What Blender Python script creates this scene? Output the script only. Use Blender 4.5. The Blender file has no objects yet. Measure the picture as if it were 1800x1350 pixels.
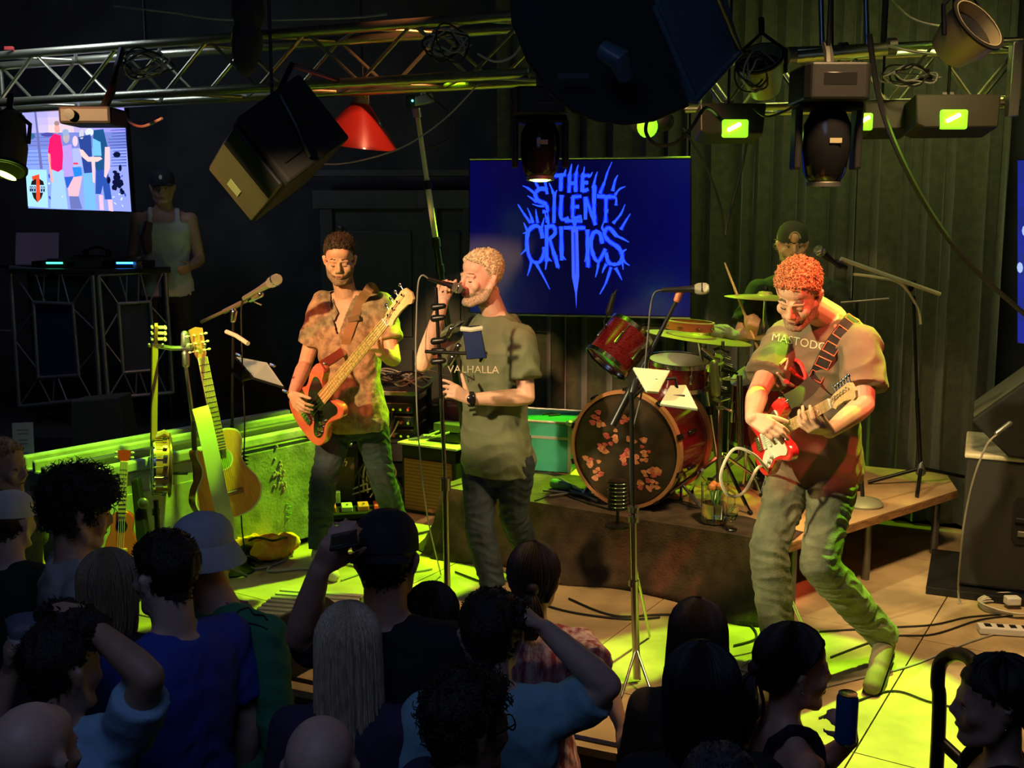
import bpy, bmesh, math, random
import numpy as np
from mathutils import Vector, Matrix, noise
from mathutils.bvhtree import BVHTree

C = bpy.context.scene.collection
V = Vector
rnd = random.Random(7)
PI = math.pi
R = math.radians

# ------------------------------------------------------------------ camera, world, lights, exposure
FPX, CAMZ = 1850.0, 1.9
TH = math.atan(287.0 / FPX)
cd = bpy.data.cameras.new('camera')
cam = bpy.data.objects.new('camera', cd)
C.objects.link(cam)
cam.location = (0, 0, CAMZ)
cam.rotation_euler = (PI / 2 - TH, 0, 0)
cd.sensor_width = 36
cd.lens = 36 * FPX / 1800
cd.clip_start = 0.05
bpy.context.scene.camera = cam

w = bpy.data.worlds.new('world')
bpy.context.scene.world = w
w.use_nodes = True
w.node_tree.nodes['Background'].inputs[0].default_value = (0.16, 0.22, 0.5, 1)
w.node_tree.nodes['Background'].inputs[1].default_value = 0.012
vs = bpy.context.scene.view_settings
vs.view_transform = 'Standard'
vs.look = 'None'
vs.gamma = 1
vs.use_curve_mapping = False
vs.exposure = 0.55


def P(u, v, Y):
    """photo pixel and distance into the room -> point"""
    x = (u - 900) / FPX
    y = -(v - 675) / FPX
    b = math.cos(TH) + y * math.sin(TH)
    d = -math.sin(TH) + y * math.cos(TH)
    t = Y / b
    return V((x * t, Y, CAMZ + d * t))


def PZ(u, v, z=0.0):
    x = (u - 900) / FPX
    y = -(v - 675) / FPX
    b = math.cos(TH) + y * math.sin(TH)
    d = -math.sin(TH) + y * math.cos(TH)
    t = (z - CAMZ) / d
    return V((x * t, b * t, z))


def light(kind, name, loc, target, energy, color, size=0.1, angle=40, blend=0.15, sy=None):
    l = bpy.data.lights.new(name, kind)
    l.energy = energy
    l.color = color
    if kind == 'SPOT':
        l.spot_size = R(angle)
        l.spot_blend = blend
        l.shadow_soft_size = size
    elif kind == 'AREA':
        l.size = size
        if sy:
            l.shape = 'RECTANGLE'
            l.size_y = sy
    else:
        l.shadow_soft_size = size
    o = bpy.data.objects.new(name, l)
    C.objects.link(o)
    o.location = loc
    if target is not None:
        o.rotation_euler = (V(target) - V(loc)).to_track_quat('-Z', 'Y').to_euler()
    return o


LIME = (0.42, 1.0, 0.012)
AMB = (1.0, 0.62, 0.26)
RED = (1.0, 0.13, 0.06)
YEL = (1.0, 0.86, 0.42)
# lime washes from the moving heads and bars on the rig, falling on the stage floor
light('SPOT', 'lime_wash', (0.6, 6.95, 3.25), (-0.95, 5.85, 0), 1250, LIME, .04, 29, .06)
light('SPOT', 'lime_wash', (-1.25, 4.9, 2.75), (-2.0, 5.25, 0.5), 620, LIME, .04, 30, .08)
light('SPOT', 'lime_wash', (2.15, 4.9, 3.1), (1.02, 3.92, 0), 820, LIME, .04, 29, .05)
light('SPOT', 'lime_wash', (1.0, 6.5, 3.1), (0.12, 6.05, 0.37), 700, LIME, .04, 19, .1)
light('SPOT', 'lime_wash', (0.9, 7.0, 3.2), (1.5, 6.3, 0.9), 130, LIME, .06, 36, .4)
# warm front spots on the players
light('SPOT', 'amber_front', (-2.6, 2.2, 2.9), (-0.85, 5.8, 1.3), 760, AMB, .05, 22, .3)
light('SPOT', 'amber_front', (-1.9, 2.0, 2.7), (-0.1, 5.2, 1.3), 520, (1, .66, .34), .05, 17, .3)
light('SPOT', 'amber_front', (-2.2, 2.6, 2.7), (1.2, 4.2, 1.1), 620, YEL, .05, 23, .25)
light('SPOT', 'red_spot', (1.7, 1.7, 3.7), (1.3, 4.2, 1.35), 480, RED, .05, 13, .3)
light('SPOT', 'red_spot', (-2.9, 2.4, 3.5), (-1.0, 5.8, 1.35), 420, RED, .05, 14, .3)
light('SPOT', 'red_spot', (1.0, 3.4, 3.4), (-0.15, 5.2, 1.5), 120, RED, .05, 15, .3)
light('SPOT', 'red_spot', (-0.2, 5.0, 3.3), (-0.82, 5.75, 2.4), 40, (1, .3, .15), .05, 30, .3)  # added spot, put in only to brighten the hanging lampshade
light('SPOT', 'amber_front', (-0.3, 4.3, 3.3), (1.62, 6.2, 1.5), 130, AMB, .05, 20, .3)
light('SPOT', 'lime_wash', (0.95, 6.6, 3.3), (0.98, 5.78, 1.2), 150, LIME, .04, 20, .2)
light('SPOT', 'lime_wash', (-0.6, 5.3, 2.9), (0.93, 5.8, 1.07), 110, LIME, .04, 12, .2)
light('AREA', 'booth_fill', (-2.7, 6.0, 3.3), (-2.9, 7.4, 1.2), 9, (0.5, 0.55, 0.9), .6)  # added dim blue fill so the booth frames show
# whole-stage warm wash
light('SPOT', 'amber_wash', (1.4, 3.5, 3.6), (1.15, 4.65, -0.8), 340, AMB, .2, 66, .5)
light('SPOT', 'amber_back', (2.2, 4.0, 3.6), (1.9, 6.1, 0.3), 90, (1, .68, .3), .15, 44, .6)
# green spill on the curtain from the bars
light('AREA', 'bar_spill', (1.9, 5.6, 2.9), (2.1, 6.9, 1.4), 9, (0.8, 0.85, 0.32), 1.6, sy=.1)
# faint house light over the crowd
light('AREA', 'house_light', (-0.6, 0.6, 3.7), (-0.6, 2.8, 0.2), 8.5, (0.35, 0.5, 1.0), 1.6)


# ------------------------------------------------------------------ materials
MATS = {}


def M(name, col, rough=.6, metal=0.0, var=0.0, vscale=8.0, bump=0.0, bscale=40.0, emit=None, es=1.0,
      trans=0.0, spec=None, alpha=None, stretch=None, coat=0.0, sheen=0.0, col2=None):
    if name in MATS:
        return MATS[name]
    m = bpy.data.materials.new(name)
    m.use_nodes = True
    nt = m.node_tree
    b = nt.nodes['Principled BSDF']
    b.inputs['Base Color'].default_value = (*col, 1)
    b.inputs['Roughness'].default_value = rough
    b.inputs['Metallic'].default_value = metal
    if spec is not None:
        b.inputs['Specular IOR Level'].default_value = spec
    if trans:
        b.inputs['Transmission Weight'].default_value = trans
    if coat:
        b.inputs['Coat Weight'].default_value = coat
        b.inputs['Coat Roughness'].default_value = .08
    if sheen:
        b.inputs['Sheen Weight'].default_value = sheen
    if alpha is not None:
        b.inputs['Alpha'].default_value = alpha
    if emit:
        b.inputs['Emission Color'].default_value = (*emit, 1)
        b.inputs['Emission Strength'].default_value = es
    if var or bump or col2:
        tc = nt.nodes.new('ShaderNodeTexCoord')
        src = tc.outputs['Object']
        if stretch:
            mp = nt.nodes.new('ShaderNodeMapping')
            mp.inputs['Scale'].default_value = stretch
            nt.links.new(src, mp.inputs['Vector'])
            src = mp.outputs['Vector']
        if var or col2:
            n = nt.nodes.new('ShaderNodeTexNoise')
            n.inputs['Scale'].default_value = vscale
            n.inputs['Detail'].default_value = 4
            nt.links.new(src, n.inputs['Vector'])
            r = nt.nodes.new('ShaderNodeValToRGB')
            c2 = col2 or tuple(min(1, c * (1 + var)) for c in col)
            c1 = tuple(c * (1 - var) for c in col)
            r.color_ramp.elements[0].position = .38
            r.color_ramp.elements[1].position = .62
            r.color_ramp.elements[0].color = (*c1, 1)
            r.color_ramp.elements[1].color = (*c2, 1)
            nt.links.new(n.outputs['Fac'], r.inputs['Fac'])
            nt.links.new(r.outputs['Color'], b.inputs['Base Color'])
        if bump:
            n2 = nt.nodes.new('ShaderNodeTexNoise')
            n2.inputs['Scale'].default_value = bscale
            n2.inputs['Detail'].default_value = 3
            nt.links.new(src, n2.inputs['Vector'])
            bp = nt.nodes.new('ShaderNodeBump')
            bp.inputs['Strength'].default_value = bump
            bp.inputs['Distance'].default_value = .01
            nt.links.new(n2.outputs['Fac'], bp.inputs['Height'])
            nt.links.new(bp.outputs['Normal'], b.inputs['Normal'])
    MATS[name] = m
    return m


def pic_mat(name='screen_picture', es=1.0):
    if name in MATS:
        return MATS[name]
    m = bpy.data.materials.new(name)
    m.use_nodes = True
    nt = m.node_tree
    b = nt.nodes['Principled BSDF']
    a = nt.nodes.new('ShaderNodeVertexColor')
    a.layer_name = 'Col'
    b.inputs['Base Color'].default_value = (0, 0, 0, 1)
    b.inputs['Roughness'].default_value = .25
    nt.links.new(a.outputs['Color'], b.inputs['Emission Color'])
    b.inputs['Emission Strength'].default_value = es
    MATS[name] = m
    return m


BLACK = M('black_plastic', (.012, .012, .013), .5, spec=.25)
BLACKM = M('black_metal', (.02, .02, .02), .35, .6)
BLACKG = M('black_gloss', (.01, .01, .012), .15)
TOLEX = M('black_tolex', (.016, .016, .015), .75, bump=.25, bscale=260, spec=.2)
CHROME = M('chrome', (.7, .7, .68), .18, 1.0)
STEEL = M('aluminium', (.5, .5, .48), .35, .9, bump=.1, bscale=60)
DSTEEL = M('dull_steel', (.2, .2, .19), .45, .8)
CABLE = M('black_cable', (.012, .012, .012), .55)
GCABLE = M('grey_cable', (.32, .32, .28), .55)
WHITE = M('white_plastic', (.75, .75, .72), .5)
PAPER = M('paper', (.72, .74, .66), .8)
BRASS = M('cymbal_brass', (.6, .48, .18), .42, .55, bump=.15, bscale=120)
SILVERCLOTH = M('grille_cloth', (.11, .075, .04), .9, bump=.6, bscale=300)


# ------------------------------------------------------------------ mesh builder
def basis(d):
    d = V(d).normalized()
    a = V((0, 0, 1)) if abs(d.z) < .9 else V((1, 0, 0))
    x = d.cross(a).normalized()
    return x, x.cross(d).normalized()


class MB:
    def __init__(s, M=None):
        s.v, s.f, s.c = [], [], []
        s.M = M

    def add(s, vs_, fs, col=None):
        n = len(s.v)
        if s.M is not None:
            vs_ = [s.M @ V(p) for p in vs_]
        s.v += [tuple(p) for p in vs_]
        s.f += [tuple(i + n for i in f) for f in fs]
        s.c += [col] * len(fs)
        return s

    def box(s, c, size, rot=None):
        a, b, d = size[0] / 2, size[1] / 2, size[2] / 2
        pts = [V((x * a, y * b, z * d)) for z in (-1, 1) for y in (-1, 1) for x in (-1, 1)]
        if rot is not None:
            pts = [rot @ p for p in pts]
        return s.add([p + V(c) for p in pts], [(0, 2, 3, 1), (4, 5, 7, 6), (0, 1, 5, 4), (2, 6, 7, 3), (0, 4, 6, 2), (1, 3, 7, 5)])

    def hexa(s, b4, t4):
        """8 corners, bottom four and top four counter-clockwise"""
        return s.add(list(b4) + list(t4), [(3, 2, 1, 0), (4, 5, 6, 7), (0, 1, 5, 4), (1, 2, 6, 5), (2, 3, 7, 6), (3, 0, 4, 7)])

    def loft(s, rings, caps=True, n=None):
        n = n or len(rings[0])
        vs_ = [p for r in rings for p in r]
        fs = []
        for k in range(len(rings) - 1):
            for i in range(n):
                j = (i + 1) % n
                fs.append((k * n + i, k * n + j, (k + 1) * n + j, (k + 1) * n + i))
        if caps:
            fs.append(tuple(range(n - 1, -1, -1)))
            fs.append(tuple((len(rings) - 1) * n + i for i in range(n)))
        return s.add(vs_, fs)

    def cyl(s, p0, p1, r0, r1=None, n=12, caps=True):
        r1 = r0 if r1 is None else r1
        p0, p1 = V(p0), V(p1)
        x, y = basis(p1 - p0)
        y = -y
        return s.loft([[p + (x * math.cos(2 * PI * i / n) + y * math.sin(2 * PI * i / n)) * r for i in range(n)] for p, r in ((p0, r0), (p1, r1))], caps)

    def capsule(s, p0, p1, r0, r1=None, n=12):
        r1 = r0 if r1 is None else r1
        p0, p1 = V(p0), V(p1)
        d = p1 - p0
        if d.length < 1e-6:
            d = V((0, 0, 1e-5))
        dn = d.normalized()
        x, y = basis(d)
        y = -y
        st = [(p0, -.97, .25, r0), (p0, -.71, .71, r0), (p0, -.35, .94, r0), (p0, 0, 1, r0), (p1, 0, 1, r1), (p1, .35, .94, r1), (p1, .71, .71, r1), (p1, .97, .25, r1)]
        return s.loft([[p + dn * (o * r) + (x * math.cos(2 * PI * i / n) + y * math.sin(2 * PI * i / n)) * (k * r) for i in range(n)] for p, o, k, r in st])

    def ell(s, c, r, rot=None, nu=14, nv=9):
        c = V(c)
        rings = []
        for k in range(1, nv):
            a = PI * k / nv - PI / 2
            rg = []
            for i in range(nu):
                t = 2 * PI * i / nu
                p = V((r[0] * math.cos(a) * math.cos(t), r[1] * math.cos(a) * math.sin(t), r[2] * math.sin(a)))
                if rot is not None:
                    p = rot @ p
                rg.append(c + p)
            rings.append(rg)
        return s.loft(rings)

    def tube(s, pts, r, n=8, closed=False):
        pts = [V(p) for p in pts]
        rs = r if isinstance(r, (list, tuple)) else [r] * len(pts)
        rings = []
        x = None
        for i, p in enumerate(pts):
            a = pts[i - 1] if i else (pts[-1] if closed else p)
            b = pts[i + 1] if i < len(pts) - 1 else (pts[0] if closed else p)
            d = (b - a)
            if d.length < 1e-9:
                d = V((0, 0, 1))
            d.normalize()
            if x is None:
                x, _ = basis(d)
            x = x - d * x.dot(d)
            if x.length < 1e-6:
                x, _ = basis(d)
            x.normalize()
            y = d.cross(x)
            rings.append([p + (x * math.cos(2 * PI * k / n) + y * math.sin(2 * PI * k / n)) * rs[i] for k in range(n)])
        if closed:
            rings.append(rings[0])
        return s.loft(rings, not closed)

    def prism(s, outline, z0, z1, M=None, inset=0.0):
        n = len(outline)
        if M is None:
            M = Matrix.Identity(4)
        rings = []
        if inset:
            cx = sum(p[0] for p in outline) / n
            cy = sum(p[1] for p in outline) / n

            def sh(p, k):
                d = V((p[0] - cx, p[1] - cy))
                l = d.length or 1
                return (p[0] - d.x / l * k, p[1] - d.y / l * k)
            o2 = [sh(p, inset) for p in outline]
            lv = [(o2, z0), (outline, z0 + inset), (outline, z1 - inset), (o2, z1)]
        else:
            lv = [(outline, z0), (outline, z1)]
        for o, z in lv:
            rings.append([M @ V((p[0], p[1], z)) for p in o])
        return s.loft(rings)

    def lathe(s, prof, M=None, n=24, caps=True):
        M = M or Matrix.Identity(4)
        return s.loft([[M @ V((r * math.cos(2 * PI * i / n), r * math.sin(2 * PI * i / n), z)) for i in range(n)] for r, z in prof], caps)

    def poly(s, pts, col=None):
        return s.add(pts, [tuple(range(len(pts)))], col)

    def mesh(s, name):
        me = bpy.data.meshes.new(name)
        me.from_pydata(s.v, [], s.f)
        me.update()
        return me

    def build(s, name, mat, parent=None, smooth=True, bevel=0, fixn=True):
        me = s.mesh(name)
        if any(c is not None for c in s.c):
            ca = me.color_attributes.new('Col', 'FLOAT_COLOR', 'CORNER')
            k = 0
            for pl, c in zip(me.polygons, s.c):
                for _ in pl.loop_indices:
                    ca.data[k].color = (*(c or (0, 0, 0)), 1)
                    k += 1
        if fixn:
            bm = bmesh.new()
            bm.from_mesh(me)
            bmesh.ops.recalc_face_normals(bm, faces=bm.faces)
            bm.to_mesh(me)
            bm.free()
        return link(name, me, mat, parent, smooth, bevel)


def link(name, me, mat, parent=None, smooth=True, bevel=0):
    if mat is not None:
        me.materials.append(mat)
    if smooth:
        me.polygons.foreach_set('use_smooth', [True] * len(me.polygons))
        try:
            me.set_sharp_from_angle(angle=R(38))
        except Exception:
            pass
    o = bpy.data.objects.new(name, me)
    C.objects.link(o)
    if parent is not None:
        o.parent = parent
        if parent.type == 'EMPTY':
            o.matrix_parent_inverse = (Matrix.Translation(parent.location) @ parent.rotation_euler.to_matrix().to_4x4()).inverted()
    if bevel:
        b = o.modifiers.new('bevel', 'BEVEL')
        b.width = bevel
        b.segments = 2
        b.limit_method = 'ANGLE'
        b.harden_normals = False
    return o


def thing(name, label, cat, loc=(0, 0, 0), group=None):
    o = bpy.data.objects.new(name, None)
    C.objects.link(o)
    o.location = loc
    o.empty_display_size = .1
    o['label'] = label
    o['category'] = cat
    if group:
        o['group'] = group
    return o


def tag(o, label, cat, group=None):
    o['label'] = label
    o['category'] = cat
    if group:
        o['group'] = group
    return o


def struct(o):
    o['kind'] = 'structure'
    return o


def frame(o, x, z):
    """matrix with origin o, x axis along x and z axis near z"""
    x = V(x).normalized()
    z = V(z)
    z = (z - x * z.dot(x)).normalized()
    y = z.cross(x)
    m = Matrix((x, y, z)).transposed().to_4x4()
    m.translation = V(o)
    return m


def smooth_path(pts, n=8):
    """Catmull-Rom through points"""
    pts = [V(p) for p in pts]
    out = []
    for i in range(len(pts) - 1):
        p0 = pts[max(i - 1, 0)]
        p1, p2 = pts[i], pts[i + 1]
        p3 = pts[min(i + 2, len(pts) - 1)]
        for k in range(n):
            t = k / n
            out.append(.5 * ((2 * p1) + (p2 - p0) * t + (2 * p0 - 5 * p1 + 4 * p2 - p3) * t * t + (3 * p1 - p0 - 3 * p2 + p3) * t ** 3))
    out.append(pts[-1])
    return out


def cable(name, label, pts, r=.004, mat=CABLE, parent=None, group=None, n=6, cat='cable'):
    o = MB().tube(smooth_path(pts), r, n).build(name, mat, parent)
    if parent is None:
        tag(o, label, cat, group)
    return o

# ------------------------------------------------------------------ the room
def wallbox(name, p0, p1, z0, z1, th, mat):
    p0, p1 = V((p0[0], p0[1], 0)), V((p1[0], p1[1], 0))
    d = (p1 - p0).normalized()
    nrm = V((-d.y, d.x, 0)) * th
    b = [V((p.x, p.y, z0)) for p in (p0, p1, p1 + nrm, p0 + nrm)]
    t = [V((p.x, p.y, z1)) for p in b]
    return struct(MB().hexa(b, t).build(name, mat, None, False))


DARKW = M('dark_wall_paint', (.03, .03, .028), .8, var=.3, vscale=3, bump=.2, bscale=30)
FLOORM = M('scuffed_stage_ply', (.42, .31, .17), .55, var=.28, vscale=2.6, bump=.25, bscale=18, spec=.3)
wallbox('wall_back', (-5.2, 8.75), (-0.4, 8.45), -.8, 4.2, .15, DARKW)
wallbox('wall_back', (-0.4, 8.45), (4.6, 5.55), -.8, 4.2, .15, DARKW)
wallbox('wall_right', (4.6, 5.55), (4.6, -1.6), -.8, 4.2, .15, DARKW)
wallbox('wall_left', (-5.2, -1.6), (-5.2, 8.75), -.8, 4.2, .15, DARKW)
wallbox('wall_front', (4.6, -1.6), (-5.2, -1.6), -.8, 4.2, .15, DARKW)
struct(MB().box((-.3, 3.6, -.83), (10, 10.6, .1)).build('floor', M('dark_concrete', (.03, .03, .03), .6, var=.2, vscale=3, bump=.2, bscale=20), None, False))
struct(MB().box((-.3, 3.6, 4.2), (10, 10.6, .1)).build('ceiling', M('black_ceiling', (.012, .012, .012), .9, bump=.2, bscale=8), None, False))

# stage deck: a slab with ply panels laid in line with the stage axis
E1 = V((.85, -.527, 0))
E2 = V((.527, .85, 0))
stage_poly = [(-2.15, 4.72), (-.95, 4.1), (2.6, 2.62), (4.45, 1.85), (4.45, 5.6), (-.5, 8.4), (-5.0, 8.6), (-5.0, 8.0), (-2.9, 6.4), (-3.4, 6.0), (-2.15, 4.72)][:-1]


def clip(poly, p, n):
    out = []
    for i in range(len(poly)):
        a, b = poly[i], poly[(i + 1) % len(poly)]
        da, db = (a - p).dot(n), (b - p).dot(n)
        if da >= 0:
            out.append(a)
        if (da < 0) != (db < 0):
            out.append(a + (b - a) * (da / (da - db)))
    return out


stage = struct(MB().prism(stage_poly, -.74, -.03).build('floor', M('stage_edge_black', (.02, .02, .02), .7), None, False))
PW = 1.22
front_n = V((.3847, .923, 0))          # into the stage from the front lip
lip = V((-.95, 4.1, 0))
for i in range(-4, 6):
    for j in range(-2, 5):
        o = V((0.2, 4.2, 0)) + E1 * (i * PW) + E2 * (j * PW)
        q = [o + E1 * .003 + E2 * .003, o + E1 * (PW - .003) + E2 * .003, o + E1 * (PW - .003) + E2 * (PW - .003), o + E1 * .003 + E2 * (PW - .003)]
        q = clip(q, lip, front_n)
        if len(q) > 2:
            q = clip(q, V((4.4, 4, 0)), V((-1, 0, 0)))
        if len(q) > 2:
            q = clip(q, V((-.5, 8.3, 0)), V((-.51, -.86, 0)))
        if len(q) > 2:
            q = clip(q, V((-2.15, 4.75, 0)), V((.84, -.6, 0)).normalized())
        if len(q) > 2:
            MB().prism([(p.x, p.y) for p in q], -.03, 0.0).build('panel', FLOORM, stage, False)

# black lip trim at the edge of the stage
struct(MB().hexa([V((-2.15, 4.69, -.05)), V((4.4, 1.84, -.05)), V((4.4, 1.87, -.05)), V((-2.15, 4.72, -.05))], [V((-2.15, 4.69, .006)), V((4.4, 1.84, .006)), V((4.4, 1.87, .006)), V((-2.15, 4.72, .006))]).build('trim_1', BLACKM, None, False))

# panelled dark doors in the back wall, behind the bassist
DOORM = M('dark_green_door', (.035, .034, .028), .5, var=.2, vscale=5)


def door(n, x0, x1, y0, y1):
    a, b = P(x0, 330, y0), P(x1, 330, y1)
    a.z = b.z = 0
    d = (b - a).normalized()
    nr = V((d.y, -d.x, 0))
    w_ = (b - a).length
    Mx = Matrix((d, nr * -1, V((0, 0, 1)))).transposed().to_4x4()
    Mx.translation = a
    zt = 2.0
    m = MB(Mx)
    m.box((w_ / 2, .02, zt / 2), (w_, .05, zt))
    dd = struct(m.build('door_%d' % n, DOORM, None, False, .004))
    for k, (z0, z1) in enumerate(((.15, .9), (1.0, 1.82))):
        q = MB(Mx)
        q.box((w_ / 2, -.012, (z0 + z1) / 2), (w_ * .72, .018, z1 - z0))
        q.build('panel', DOORM, dd, False, .006)
    m = MB(Mx)
    m.box((-.05, 0, zt / 2), (.1, .09, zt)).box((w_ + .05, 0, zt / 2), (.1, .09, zt)).box((w_ / 2, 0, zt + .06), (w_ + .3, .11, .14)).box((w_ / 2, -.02, zt + .26), (w_ + .34, .06, .05))
    m.build('door_frame', DOORM, dd, False, .004)
    m = MB(Mx)
    m.capsule((.06, -.05, 1.85 if n == 1 else 1.0), (.06, -.015, 1.85 if n == 1 else 1.0), .018, .012)
    m.build('door_knob', DSTEEL, dd)


door(1, 585, 745, 8.25, 8.2)
door(2, 770, 815, 8.18, 8.16)

# ------------------------------------------------------------------ curtains
CURT = M('olive_black_velvet', (.05, .055, .028), .95, var=.2, vscale=20, bump=.15, bscale=60, sheen=.4)


def curtain(label, a, b, z0, z1, folds, amp=.055, grp=None):
    a, b = V((*a, 0)), V((*b, 0))
    L = (b - a).length
    d = (b - a) / L
    nr = V((d.y, -d.x, 0))
    n = int(folds * 12)
    rs = random.Random(int(L * 100))
    ph = 0
    pts = []
    for i in range(n + 1):
        t = i / n
        ph += 2 * PI * folds / n * (1 + .55 * math.sin(t * 17 + L) * math.sin(t * 5.3))
        pts.append((t * L, ph))
    m = MB()
    rows = 7
    rings = []
    vs_, fs = [], []
    for side in (0, .012):
        for r_ in range(rows + 1):
            z = z0 + (z1 - z0) * r_ / rows
            for s_, ph in pts:
                k = amp * (1 - .3 * r_ / rows)
                q = a + d * (s_ + .3 * amp * math.sin(ph * 2 + .4 * r_)) + nr * (k * math.sin(ph + .12 * r_) + .12 * k * math.sin(2.0 * ph + .5) - side)
                vs_.append(V((q.x, q.y, z)))
    w_ = n + 1
    for sd in (0, 1):
        o = sd * w_ * (rows + 1)
        for r_ in range(rows):
            for i in range(n):
                q = (o + r_ * w_ + i, o + r_ * w_ + i + 1, o + (r_ + 1) * w_ + i + 1, o + (r_ + 1) * w_ + i)
                fs.append(q if sd == 0 else q[::-1])
    m.add(vs_, fs)
    return tag(m.build('curtain', CURT, None, True, fixn=False), label, 'curtain', grp)


wl = lambda u, off=.22: None
W0, W1 = V((-.4, 8.2, 0)), V((4.5, 5.35, 0))


def onwall(u, z=1.0):
    """point of the curtain line seen at photo column u"""
    k = (u - 900) / FPX / math.cos(TH)
    d = W1 - W0
    t = (k * W0.y - W0.x) / (d.x - k * d.y)
    q = W0 + d * t
    return (q.x, q.y)


curtain('olive-black pleated stage curtain below and left of the big blue screen', onwall(880), onwall(1205), .02, 3.6, 8)
curtain('olive-black pleated stage curtain behind the drummer, right beside the blue screen', onwall(1207), onwall(1490), .02, 3.6, 7)
curtain('olive-black pleated stage curtain behind the boom microphone stand at right', onwall(1492), onwall(1745), .02, 3.6, 6)

# ------------------------------------------------------------------ drum riser
RH = .37
A, B, Cc = V((1.33, 4.87, 0)), V((-.36, 5.93, 0)), V((2.56, 5.88, 0))
Dd = V((.95, 6.95, 0))
Cc2 = V((3.05, 6.0, 0))
riser = thing('drum_riser', 'low wooden drum riser with a dark cloth skirt along its front', 'riser', (1.1, 5.9, 0))
RIS = M('riser_board', (.46, .29, .14), .6, var=.25, vscale=3, bump=.2, bscale=25)
quad = [(A.x, A.y), (Cc.x, Cc.y), (2.66, 6.28), (.75, 7.2), (B.x, B.y)]
MB().prism(quad, RH - .045, RH - .006).build('deck', M('riser_edge_wood', (.34, .17, .07), .6, var=.3, vscale=14, stretch=(1, 1, 6)), riser, False)
ctr = V((1.1, 6.1, 0))
for tri in ([A, A.lerp(Cc, .5), ctr.lerp(A, .0) + V((.1, 0, 0)), A.lerp(B, .5)], [A.lerp(B, .5), ctr + V((.1, 0, 0)), V((.75, 7.2, 0)), B], [A.lerp(Cc, .5), Cc, V((2.66, 6.28, 0)), ctr + V((.1, 0, 0))], [ctr + V((.1, 0, 0)), V((2.66, 6.28, 0)), V((.75, 7.2, 0))]):
    c0 = sum(tri, V()) / len(tri)
    MB().prism([tuple((p + (c0 - p) * .004).to_2d()) for p in tri], RH - .006, RH).build('panel', RIS, riser, False)
for p in (A.lerp(Cc, .06), A.lerp(Cc, .97), A.lerp(Cc, .5), V((.8, 7.1, 0)), V((-.2, 6.0, 0))):
    q = p.lerp(ctr, .06)
    MB().cyl((q.x, q.y, 0), (q.x, q.y, RH - .045), .022).build('leg', DSTEEL, riser)
# cloth skirt: hangs from the front edge, bulges and folds at the floor
vs_, fs = [], []
n, rows = 90, 12
dAB = (B - A)
nr = V((-.54, -.84, 0))
for r_ in range(rows + 1):
    t = r_ / rows
    for i in range(n + 1):
        s_ = i / n
        p = A + dAB * s_
        out = .015 + .02 * math.sin(s_ * 23) * t + .03 * math.sin(s_ * 9 + 1) * t * t + .12 * t ** 3 * (1 + .4 * math.sin(s_ * 14))
        if s_ > .9:
            out += .05 * t * (s_ - .9) * 10
        p = p + nr * out
        vs_.append(V((p.x, p.y, (RH + .004) * (1 - t) + .006 * t)))
# part on top of the deck
top = []
for k in (1, 2, 3, 4):
    for i in range(n + 1):
        s_ = i / n
        p = A + dAB * s_ - nr * (.16 * k * min(1, .35 + s_ * .9))
        top.append(V((p.x, p.y, RH + .004 + .003 * math.sin(i * .7 + k))))
allv = top[::-1][:0]
rowsv = [top[k * (n + 1):(k + 1) * (n + 1)] for k in (3, 2, 1, 0)] + [vs_[k * (n + 1):(k + 1) * (n + 1)] for k in range(rows + 1)]
flat = [p for r_ in rowsv for p in r_]
for r_ in range(len(rowsv) - 1):
    for i in range(n):
        a = r_ * (n + 1) + i
        fs.append((a, a + 1, a + n + 2, a + n + 1))
sk = MB().add(flat, fs).build('skirt', M('brown_black_felt', (.062, .043, .025), .95, var=.35, vscale=9, bump=.5, bscale=90), riser)
sol = sk.modifiers.new('solidify', 'SOLIDIFY')
sol.thickness = .006
# skirt's left corner cloth
m = MB()
rg = []
for t, k in ((0, 0), (.3, .02), (.6, .05), (.85, .1), (1, .16)):
    z = (RH + .006) * (1 - t) + .008
    rg.append([B + nr * (.02 + k) + V((0, 0, z)), B + V((-.05 - k, .02, z)), B + V((.1, .25, z)), B + V((.35, .45, z)), B + V((.3, .3, z))])
m.loft(rg)
m.build('skirt', MATS['brown_black_felt'], riser)

# ------------------------------------------------------------------ low side wall of the stage, washed lime, behind the guitars
SW = M('grey_painted_board', (.42, .44, .36), .5, var=.25, vscale=5, bump=.35, bscale=25)
q0, q1 = V((-2.2, 4.98, 0)), V((-1.3, 6.12, 0))
dd_ = (q1 - q0).normalized()
nn_ = V((-dd_.y, dd_.x, 0))
ht = .68
half = thing('side_booth', 'long low grey-painted booth box behind the hanging guitars', 'booth', q0)


def slab(a0, a1, off0, off1, z0, z1, name, mat, bev=.006, zr=0):
    b = [q0 + dd_ * a0 + nn_ * off0, q0 + dd_ * a1 + nn_ * off0, q0 + dd_ * a1 + nn_ * off1, q0 + dd_ * a0 + nn_ * off1]
    return MB().hexa([V((p.x, p.y, z0)) for p in b], [V((p.x, p.y, z1)) for p in b]).build(name, mat, half, False, bev)


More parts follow.
